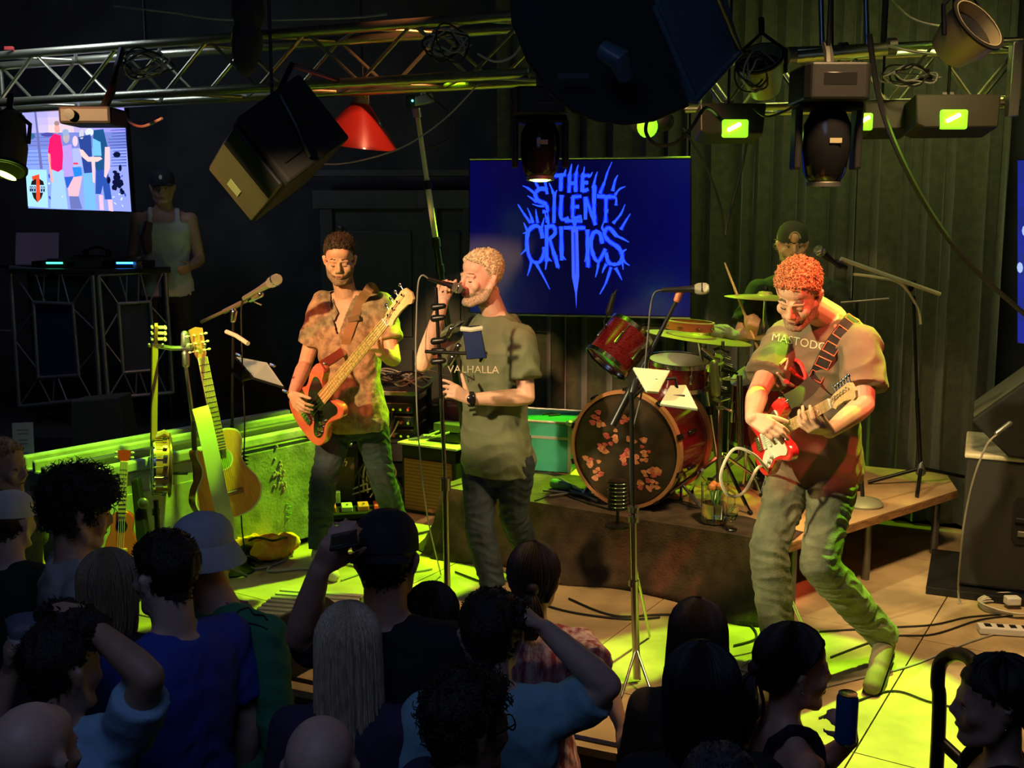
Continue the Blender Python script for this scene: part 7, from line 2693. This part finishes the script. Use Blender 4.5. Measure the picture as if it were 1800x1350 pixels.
ta_, tb_ = P(930, 128, 5.0), P(-70, 178, 6.35)
tb_.z = ta_.z
hT = P(900, 25, 5.0).z - ta_.z
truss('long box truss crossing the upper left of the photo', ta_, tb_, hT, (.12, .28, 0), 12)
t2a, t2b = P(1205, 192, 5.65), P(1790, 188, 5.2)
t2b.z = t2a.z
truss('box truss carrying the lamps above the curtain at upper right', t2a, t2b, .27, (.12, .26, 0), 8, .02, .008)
MB().box(P(1782, 140, 5.15), (.05, .05, .34)).build('end_bracket', STEEL, bpy.data.objects['lighting_truss.001'], bevel=.004)
pp = thing('rig_pipe', 'thick silver pipe section on drop rods above the right truss', 'pipe', P(1480, 100, 5.2))
MB().cyl(P(1385, 102, 5.2), P(1560, 86, 5.1), .03).build('pipe', TRM, pp)
for u in (1445, 1524):
    MB().cyl(P(u, 80, 5.15), P(u - 4, -80, 5.15), .013).build('drop_rod', M('blue_steel', (.25, .35, .45), .3, .9), pp)
for u in (1385, 1475, 1560):
    MB().cyl(P(u, 98 - (u - 1385) * .09, 5.16), P(u + 14, 97 - (u - 1385) * .09, 5.16), .04).build('coupler', DSTEEL, pp)
# ceiling hang cables for the trusses
for (u, Yk) in ((140, 5.8), (740, 5.2)):
    p = P(u, 60, Yk)
for x, lab in ((.0, 'right'), (-1.9, 'left')):
    p = ta_.lerp(tb_, -x / 3.1)
    o = MB().cyl((p.x, p.y, p.z + hT), (p.x, p.y, 4.15), .008).build('hanging_cable', CABLE)
    tag(o, 'thin steel cable holding the %s end of the long truss' % lab, 'cable')
p = t2a.lerp(t2b, .6)
tag(MB().cyl((p.x, p.y, p.z + .27), (p.x, p.y, 4.15), .008).build('hanging_cable', CABLE), 'thin steel cable holding the lamp truss over the curtain', 'cable')

# loudspeakers flown from the rig
R_ax, U_ax, F_ax = V((1, 0, 0)), V((0, math.sin(TH), math.cos(TH))), V((0, math.cos(TH), -math.sin(TH)))


def edge(px, py, pd, Y):
    s = FPX / Y
    return (R_ax * px - U_ax * py + F_ax * pd) / s


def flown(label, o, Y, e, long_face):
    S1 = P(*o, Y)
    a, b, c = [edge(*q, Y) for q in e]
    t = thing('flown_speaker', label, 'speaker', S1)
    return t, S1, a, b, c


t, S1, a, b, c = flown('black loudspeaker hung tilted from the left truss, handle side to the camera', (415, 207), 4.1, ((-135, 23, 300), (85, 107, 26), (100, -90, 44)), 0)
k_ = [S1, S1 + a, S1 + a + b, S1 + b]
MB().hexa(k_, [p + c for p in k_]).build('cabinet', TOLEX, t, False, .012)
nn_ = a.cross(b).normalized()
nn_ = nn_ if nn_.dot(c) < 0 else -nn_
g1 = [S1 + a * .42 + b * .04, S1 + a * .96 + b * .04, S1 + a * .96 + b * .96, S1 + a * .42 + b * .96]
MB().hexa(g1, [p + nn_ * .012 for p in g1]).build('grille', M('olive_mesh', (.04, .045, .014), .7, bump=.6, bscale=300), t, False, .004)
g1 = [S1 + a * .06 + b * .04, S1 + a * .38 + b * .04, S1 + a * .38 + b * .96, S1 + a * .06 + b * .96]
MB().hexa(g1, [p + nn_ * .02 for p in g1]).build('horn_cover', BLACK, t, False, .008)
g1 = [S1 + a * .72 + b * .38, S1 + a * .84 + b * .38, S1 + a * .84 + b * .6, S1 + a * .72 + b * .6]
MB().hexa([p + nn_ * .013 for p in g1], [p + nn_ * .016 for p in g1]).build('badge', M('badge_green', (.2, .26, .12), .4), t, False)
ns = b.cross(c).normalized()
ns = ns if ns.dot(a) < 0 else -ns
for f0, f1, g0_, g1_ in ((.3, .55, .3, .75), (.6, .78, .12, .5), (.2, .42, .78, .92)):
    q = [S1 + b * f0 + c * g0_, S1 + b * f1 + c * g0_, S1 + b * f1 + c * g1_, S1 + b * f0 + c * g1_]
    MB().hexa(q, [p + ns * .006 for p in q]).build('handle_cup', M('pit_black', (.003, .003, .003), .9), t, False)
MB().tube([S1 + b * .1 + c * .6 + ns * .02, S1 + b * .5 + c * .5 + ns * .04, S1 + b * .9 + c * .4 + ns * .02], .012).build('bracket', BLACKM, t)
tp1 = S1 + c * .8 + a * .3
MB().cyl(S1 + a * .6 + c * .7 + b * .3, V((*(S1 + a * .6 + c * .7 + b * .3).to_2d(), 4.17)), .007).build('hanging_cable', CABLE, t)
MB().tube([tp1, V((tp1.x + .05, tp1.y + .1, tp1.z + .15)), V((tp1.x + .1, ta_.lerp(tb_, (ta_.x - tp1.x) / (ta_.x - tb_.x)).y, ta_.z + .02))], .012).build('hanging_arm', BLACKM, t)

# big one at top, close to the camera
bsp = thing('flown_speaker', 'big black loudspeaker with curved front filling the top centre, bluish side to the right', 'speaker', P(1100, 100, 3.0))
Yb = 3.0
outl = [(892, -70), (898, 40), (925, 108), (965, 165), (1005, 198), (1050, 215), (1100, 221), (1150, 214), (1215, 186), (1128, -70)]
fr = [P(u, v, Yb + .05 * abs(u - 1080) / 120) for u, v in outl]
bk = [p + V((.05, .42, .06)) for p in fr]
MB().loft([fr, bk]).build('cabinet', TOLEX, bsp, False, .01)
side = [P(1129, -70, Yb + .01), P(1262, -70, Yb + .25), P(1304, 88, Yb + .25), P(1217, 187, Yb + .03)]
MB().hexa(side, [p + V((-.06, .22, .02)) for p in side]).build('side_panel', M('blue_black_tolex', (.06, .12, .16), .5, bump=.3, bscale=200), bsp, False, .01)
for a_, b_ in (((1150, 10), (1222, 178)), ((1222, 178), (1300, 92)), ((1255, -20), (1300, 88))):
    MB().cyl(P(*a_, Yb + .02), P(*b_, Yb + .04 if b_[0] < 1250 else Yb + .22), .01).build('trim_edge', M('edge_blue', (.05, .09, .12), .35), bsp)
MB().tube([P(1060, 90, Yb - .04), P(1090, 105, Yb - .07), P(1100, 140, Yb - .05)], [.03, .034, .022], 12).build('handle', M('edge_blue', (.05, .09, .12), .35), bsp)  # blue sheen on the handle is put into its colour
MB().box(P(1008, 134, Yb - .005), (.09, .006, .016)).build('name_plate', M('plate_dark', (.03, .035, .04), .3), bsp, False, .002)
for s in (0, 1):
    p = P(980 + s * 190, -60, Yb + .3)
    MB().cyl(p, (p.x, p.y, 4.16), .01).build('hanging_cable', CABLE, bsp)


# moving heads
def moving_head(label, u, v0, Y, w, hb, hh, lensc=None, tilt=6, yaw=0):
    """u, v0: top centre of the base box"""
    s = Y / FPX
    top = P(u, v0, Y)
    t = thing('moving_head_light', label, 'stage light', top)
    F = Matrix.Translation(top) @ Matrix.Rotation(R(yaw), 4, 'Z')
    W, HB, HH = w * s, hb * s, hh * s
    MB().prism([(-W * .5, -.12), (-W * .42, -.16), (W * .42, -.16), (W * .5, -.12), (W * .5, .12), (W * .42, .16), (-W * .42, .16), (-W * .5, .12)], -HB, 0, F).build('base', BLACK, t, False, .01)
    MB(F).box((0, -.155, -HB * .45), (W * .5, .012, HB * .35)).build('display', BLACKG, t, bevel=.002)
    for q in (-1, 1):
        MB(F).box((q * W * .47, 0, -HB - HH * .42), (.03, .09, HH * .75)).build('yoke_arm', BLACK, t, False, .01)
    MB(F).box((0, 0, -HB - .015), (W, .12, .03)).build('yoke_bridge', BLACK, t, False, .008)
    Fh = F @ Matrix.Translation((0, 0, -HB - HH * .5)) @ Matrix.Rotation(R(tilt), 4, 'X')
    r = W * .37
    MB().lathe([(.3 * r, HH * .42), (.72 * r, HH * .4), (.98 * r, HH * .25), (1.0 * r, -.05 * HH), (.86 * r, -HH * .34), (.62 * r, -HH * .46), (.55 * r, -HH * .47)], Fh, 28).build('head', BLACKG, t)
    MB().lathe([(.66 * r, -HH * .42), (.72 * r, -HH * .44), (.72 * r, -HH * .49), (.6 * r, -HH * .49)], Fh, 28, caps=False).build('lens_ring', DSTEEL, t)
    lm = M('lens_lit', (.3, .5, .1), .2, emit=(.55, 1.0, .08), es=9) if lensc else BLACKG
    MB().lathe([(.56 * r, -HH * .475), (.4 * r, -HH * .5), (.01, -HH * .51)], Fh, 24).build('lens', lm, t)
    MB(Fh).box((.1 * r, -r * .99, .02), (r * .5, .01, .02)).build('label_plate', M('label_tan', (.35, .3, .2), .5), t)
    MB(F).tube([V((0, 0, -.01)), V((0, .02, .06)), V((0, .06, .1))], .02).build('hook_clamp', DSTEEL, t)
    MB().cyl(F @ V((0, .03, .05)), V(((F @ V((0, .03, 0))).x, (F @ V((0, .03, 0))).y, 4.16)), .009).build('drop_rod', BLACKM, t)
    return t


moving_head('black moving-head lamp glowing lime, left of the screen logo', 950, 158, 4.98, 92, 45, 108, True, -4)
moving_head('large dark moving-head lamp hanging in front of the curtain', 1458, 118, 4.5, 110, 60, 140, None, 4)


def bar_light(label, c, Y, w, h, lens, lw):
    t = thing('wash_light', label, 'stage light', P(*c, Y))
    s = Y / FPX
    q = P(*c, Y)
    F = Matrix.Translation(q) @ Matrix.Rotation(R(-12), 4, 'X')
    MB().prism([(-w * s / 2, -h * s / 2), (-w * s / 2 + .04, -h * s * .62), (w * s / 2 - .02, -h * s * .6), (w * s / 2, h * s / 2), (-w * s / 2, h * s / 2)], -.09, .09, F @ Matrix.Rotation(PI / 2, 4, 'X')).build('housing', M('olive_black_metal', (.03, .028, .016), .5, .3), t, False, .008)
    l = P(*lens, Y - .1)
    Fl = Matrix.Translation(l)
    MB(Fl).box((0, 0, 0), (lw * s, .03, h * s * .62)).build('lens', M('lime_lens', (.2, .5, .02), .3, emit=(.3, .8, .02), es=.9), t, False, .01)
    MB(Fl).tube([V((-lw * s * .3, -.02, -.01)), V((0, -.025, .01)), V((.02, -.02, .02))], .009, 8).build('lamp_filament', M('hot_lime', (1, 1, .5), .3, emit=(.8, 1, .25), es=6), t)
    MB(F).box((0, .05, h * s / 2 + .02), (.06, .05, .06)).build('clamp', DSTEEL, t, False, .005)
    MB().cyl(q + V((0, .05, 0)), V((q.x, q.y + .05, 4.16)), .007).build('drop_rod', BLACKM, t)
    return t


bar_light('lime-lensed wash light at the left end of the curtain truss', (1283, 215), 5.35, 112, 48, (1292, 226), 44)
bar_light('lime-lensed wash light directly right of the big dark moving head', (1555, 208), 5.35, 90, 46, (1518, 214), 30)
bar_light('rightmost lime-lensed wash light, by the truss end', (1672, 202), 5.2, 145, 52, (1676, 210), 46)
t = thing('wash_light', 'small lime-lit lamp peeping under the big flown speaker', 'stage light', P(1140, 215, 5.3))
MB().capsule(P(1122, 222, 5.3), P(1165, 212, 5.2), .04, .055).build('housing', BLACK, t)
MB().ell(P(1138, 222, 5.15), (.05, .03, .055)).build('lens', M('lime_lens', (.2, .5, .02), .3, emit=(.3, .8, .02), es=.9), t)
MB().cyl(P(1150, 205, 5.25), P(1152, -330, 5.3), .009).build('clamp', DSTEEL, t)


def par_can(label, a, b, Y, r, mat):
    t = thing('par_can', label, 'stage light', P(*a, Y))
    A_, B_ = P(*a, Y), P(*b, Y - .12)
    d = (B_ - A_)
    F = frame(A_, basis(d)[0], d)
    L = d.length
    MB().lathe([(r * .35, -.02), (r * .7, 0), (r * .85, L * .3), (r, L * .55), (r, L), (r * .96, L), (r * .9, L * .6)], F, 28).build('can', mat, t)
    MB().lathe([(r * .95, L * .92), (r * 1.12, L * .93), (r * 1.12, L * .98), (r * .95, L * .99)], F, 28, caps=False).build('filter_frame', BLACK, t)
    MB().lathe([(.005, L * .7), (r * .9, L * .72)], F, 24).build('lens', BLACKG, t)
    x = basis(d)[0]
    m_ = A_.lerp(B_, .5)
    MB().tube([m_ + x * r * 1.05, m_ + x * r * 1.1 + V((0, .02, r)), m_ + V((0, .04, r * 1.9)), m_ - x * r * 1.1 + V((0, .02, r)), m_ - x * r * 1.05], .01).build('yoke', BLACKM, t)
    MB().cyl(m_ + V((0, .04, r * 1.9)), m_ + V((0, .06, r * 2.6)), .014).build('clamp', BLACKM, t)
    return t


par_can('tan-lit par can at the upper right corner', (1665, 92), (1722, 40), 4.6, .12, M('can_tan', (.42, .34, .2), .45, .3))
par_can('lime-lit par can wrapped in looping cables, right of the big speaker', (1345, 160), (1335, 100), 5.1, .1, M('can_olive', (.35, .42, .15), .45, .3))
par_can('dark lamp at the left edge glowing faintly at its lip', (20, 205), (8, 300), 4.9, .085, M('can_dark', (.1, .09, .05), .5, .3))
o = MB().ell(P(10, 308, 4.72), (.05, .02, .012), Matrix.Rotation(R(25), 3, 'Y')).build('lamp_glow', M('lens_lit', (.3, .5, .1), .2, emit=(.55, 1.0, .08), es=6), bpy.data.objects['par_can.002'])

# projector-like box on a drop arm, black hanging bundle, red shade
t = thing('projector', 'flat black projector box hanging in front of the upper left screen', 'projector', P(165, 205, 4.3))
c = P(165, 206, 4.4)
MB(Matrix.Translation(c)).box((0, 0, 0), (.21, .2, .07)).build('housing', BLACK, t, False, .012)
MB().cyl(c + V((-.05, -.1, 0)), c + V((-.05, -.125, 0)), .022).build('lens', BLACKG, t)
MB().tube([c + V((.04, 0, .03)), P(196, 160, 4.6), P(214, 88, 5.66)], .018).build('drop_arm', BLACKM, t)
t = thing('speaker_bag', 'black covered bundle hanging over the truss at top left', 'bag', P(435, 50, 4.6))
m = MB()
for (u, v, r) in ((436, -40, .07), (436, 20, .075), (434, 70, .07), (432, 95, .06)):
    m.ell(P(u, v, 4.9), (r, r * .8, .1))
me_ = fuse(m, .012, 3)
wrinkle(me_, .006, 30, 3)
link('cover', me_, BLKCL, t)
MB().cyl(P(436, -30, 4.9), (P(436, -30, 4.9).x, 4.9, 4.16), .01).build('hanging_cable', CABLE, t)
LMP = Matrix.Translation(P(636, 160, 5.75)) @ Matrix.Rotation(R(8), 4, 'Y') @ Matrix.Rotation(R(8), 4, 'X')
t = thing('pendant_lamp', 'red enamel cone lampshade hanging below the long truss', 'lamp', P(636, 160, 5.75))
MB().lathe([(.04, -.06), (.06, -.08), (.215, -.27), (.222, -.28), (.21, -.272), (.05, -.085)], LMP, 40, caps=False).build('shade', M('red_enamel', (.6, .05, .03), .3, coat=.7), t)
MB().lathe([(.02, .06), (.035, .02), (.045, -.06), (.03, -.07)], LMP, 20).build('neck', M('cream_metal', (.45, .4, .2), .4), t)
MB().lathe([(.02, -.09), (.035, -.13), (.03, -.17), (.003, -.185)], LMP, 16).build('bulb', M('bulb_glass', (.4, .38, .3), .2), t)
MB().cyl(LMP @ V((0, 0, .05)), V((LMP.translation.x, LMP.translation.y, 4.16)), .006).build('cord', CABLE, t)
# reddish internal glow is only the added spot falling on it
# telescopic pole
t = thing('telescopic_pole', 'leaning pale telescopic pole with a clamp behind the singer', 'pole', PZ(812, 870, 0))
a0, a1 = P(732, 190, 6.1), P(773, 470, 6.25)
dr = (a1 - a0).normalized()
LTM = M('pale_pole', (.7, .68, .42), .4, .2)
L = (a1 - a0).length
MB().cyl(a0, a0 + dr * L * .45, .014).build('section', LTM, t)
MB().cyl(a0 + dr * L * .43, a0 + dr * L * .82, .017).build('section', LTM, t)
foot = a0 + dr * ((a0.z - .02) / -dr.z)
MB().cyl(a0 + dr * L * .8, foot, .02).build('section', BLACKM, t)
for k_ in (0, .44, .81, .98):
    q = a0 + dr * L * k_
    MB().cyl(q, q + dr * .05, .026).build('collar', BLACKM if k_ else STEEL, t)
MB().box(P(742, 176, 6.08), (.13, .05, .05), Matrix.Rotation(R(-12), 3, 'Y')).build('clamp', M('olive_metal', (.3, .33, .16), .4, .6), t, bevel=.004)
MB().cyl(P(745, 182, 6.08), P(742, 140, 6.1), .016).build('upper_rod', LTM, t)
MB().box(P(722, 178, 6.08), (.05, .06, .06)).build('radio_pack', BLACK, t, bevel=.004)
MB().ell(P(725, 177, 6.04), (.006, .006, .006)).build('indicator', M('led_g', (.1, 1, .6), .3, emit=(.1, 1, .6), es=4), t)
# small red tag on the truss
MB().box(ta_.lerp(tb_, .88) + V((0, -.03, hT + .03)), (.05, .02, .02)).build('red_tag', M('tag_red', (.6, .05, .03), .5), bpy.data.objects['lighting_truss'], bevel=.002)

# cables of the rig
rs = random.Random(31)
RC = [
    ('thick black cable swooping from the big moving head to the right edge', [(1528, 60, 4.6), (1545, 170, 4.6), (1580, 270, 4.6), (1640, 380, 4.7), (1710, 470, 4.8), (1810, 560, 4.9)], CABLE, .012),
    ('thin grey cable sagging under the long truss toward the door', [(520, 283, 5.6), (600, 288, 5.6), (700, 262, 5.5), (780, 210, 5.4), (842, 146, 5.2)], GCABLE, .004),
    ('pale cable drooping from the projector to the tilted speaker', [(218, 200, 5.0), (230, 216, 4.9), (252, 222, 4.8), (285, 208, 4.7)], GCABLE, .006),
    ('black cable hanging before the curtain beside the blue screen', [(1200, 225, 5.8), (1240, 290, 5.9), (1268, 370, 6.0), (1273, 415, 6.1), (1282, 380, 6.1), (1305, 290, 6.0), (1322, 200, 5.6)], CABLE, .007),
    ('black cable looping under the big dark moving head', [(1325, 190, 5.2), (1350, 205, 5.1), (1400, 185, 5.0), (1450, 150, 4.9), (1462, 105, 4.8), (1463, 20, 4.8), (1463, -260, 4.8)], CABLE, .006),
    ('cable draped over the top of the right truss', [(1560, 80, 5.0), (1600, 90, 5.0), (1650, 95, 4.9), (1700, 88, 4.8)], GCABLE, .006),
    ('thin cable across the ceiling above the right truss', [(1560, -10, 4.9), (1600, 30, 4.9), (1650, 45, 4.8), (1700, 40, 4.7)], GCABLE, .004),
    ('grey cable along the top of the long truss', [(200, 10, 5.4), (300, 22, 5.3), (400, 35, 5.2), (600, 32, 5.1), (680, 25, 5.0)], GCABLE, .005),
    ('yellow-lit cable curling at the right end of the long truss', [(840, 95, 5.05), (870, 108, 5.0), (900, 100, 4.98), (918, 78, 4.95), (922, 70, 4.95)], M('pale_cable', (.6, .6, .35), .5), .006),
    ('black cable loop hanging below the big flown speaker', [(1145, 190, 4.9), (1135, 230, 4.9), (1155, 255, 4.9), (1190, 250, 4.9), (1215, 225, 4.9), (1240, 190, 4.95), (1262, 205, 5.3)], CABLE, .009),
    ('wire hanging down the pale pole', [(750, 165, 6.0), (790, 200, 6.0), (796, 235, 6.0), (770, 255, 6.0), (748, 258, 6.0)], CABLE, .005),
]
for lab, pts, mt_, r_ in RC:
    cable('rig_cable', lab, [P(*q) for q in pts], r_, mt_)
for lab, (u, v), Y, n, rx, ry in (('coil of grey cable tied inside the right part of the long truss', (780, 75), 5.1, 9, 38, 26), ('coil of black cable looped around the lime par can', (1330, 125), 4.95, 7, 30, 34), ('tangle of cable inside the middle of the long truss', (250, 110), 5.55, 8, 45, 22), ('tangle of grey cable on the right truss', (1600, 130), 5.2, 7, 50, 18)):
    t = thing('cable_coil', lab, 'cable', P(u, v, Y))
    for k_ in range(n):
        ph, rr1, rr2 = rs.uniform(0, 6), rs.uniform(.6, 1.1), rs.uniform(.5, 1.1)
        ox, oy = rs.uniform(-10, 10), rs.uniform(-5, 8)
        pts = [P(u + ox + rx * rr1 * math.cos(q) + 6 * math.sin(2 * q + ph), v + oy + ry * rr2 * math.sin(q) + 4 * math.cos(3 * q + ph), Y + .04 * math.sin(q + ph)) for q in [2 * PI * j / 22 for j in range(22)]]
        MB().tube(pts, .0045, 5, True).build('loop', GCABLE if rs.random() < .5 else CABLE, t)


# ------------------------------------------------------------------ groups of repeats
crowd_names = set(r_['root'].name for r_, _ in CR.values())
for o in list(C.objects):
    if o.parent is None and o.get('label'):
        n = o.name.split('.')[0]
        g = {'microphone': 'microphones', 'microphone_stand': 'microphone stands', 'cymbal_stand': 'cymbal stands', 'cymbal': 'cymbals of the drum kit', 'wash_light': 'lime wash lights', 'par_can': 'par cans', 'moving_head_light': 'moving-head lamps', 'rig_cable': 'cables of the overhead rig', 'floor_cable': 'cables on the stage floor', 'cable_coil': 'coils of cable', 'curtain': 'stage curtains', 'guitar_strap': 'guitar straps', 'booth_frame': 'DJ booth frames', 'flown_speaker': 'flown loudspeakers', 'floor_monitor': 'floor monitors', 'lighting_truss': 'box trusses', 'stage_railing': 'stage front railings', 'dj_deck': 'DJ decks', 'instrument_stand': 'instrument stands', 'hanging_cable': 'truss hanging cables', 'tablet': 'tablets', 'microphone_cable': 'microphone cables', 'wall_screen': 'wall screens'}.get(n)
        if o.name in crowd_names:
            g = 'crowd in front of the stage'
        elif n == 'person' and 'DJ' not in o['label']:
            g = 'band members'
        if g and not o.get('group'):
            o['group'] = g
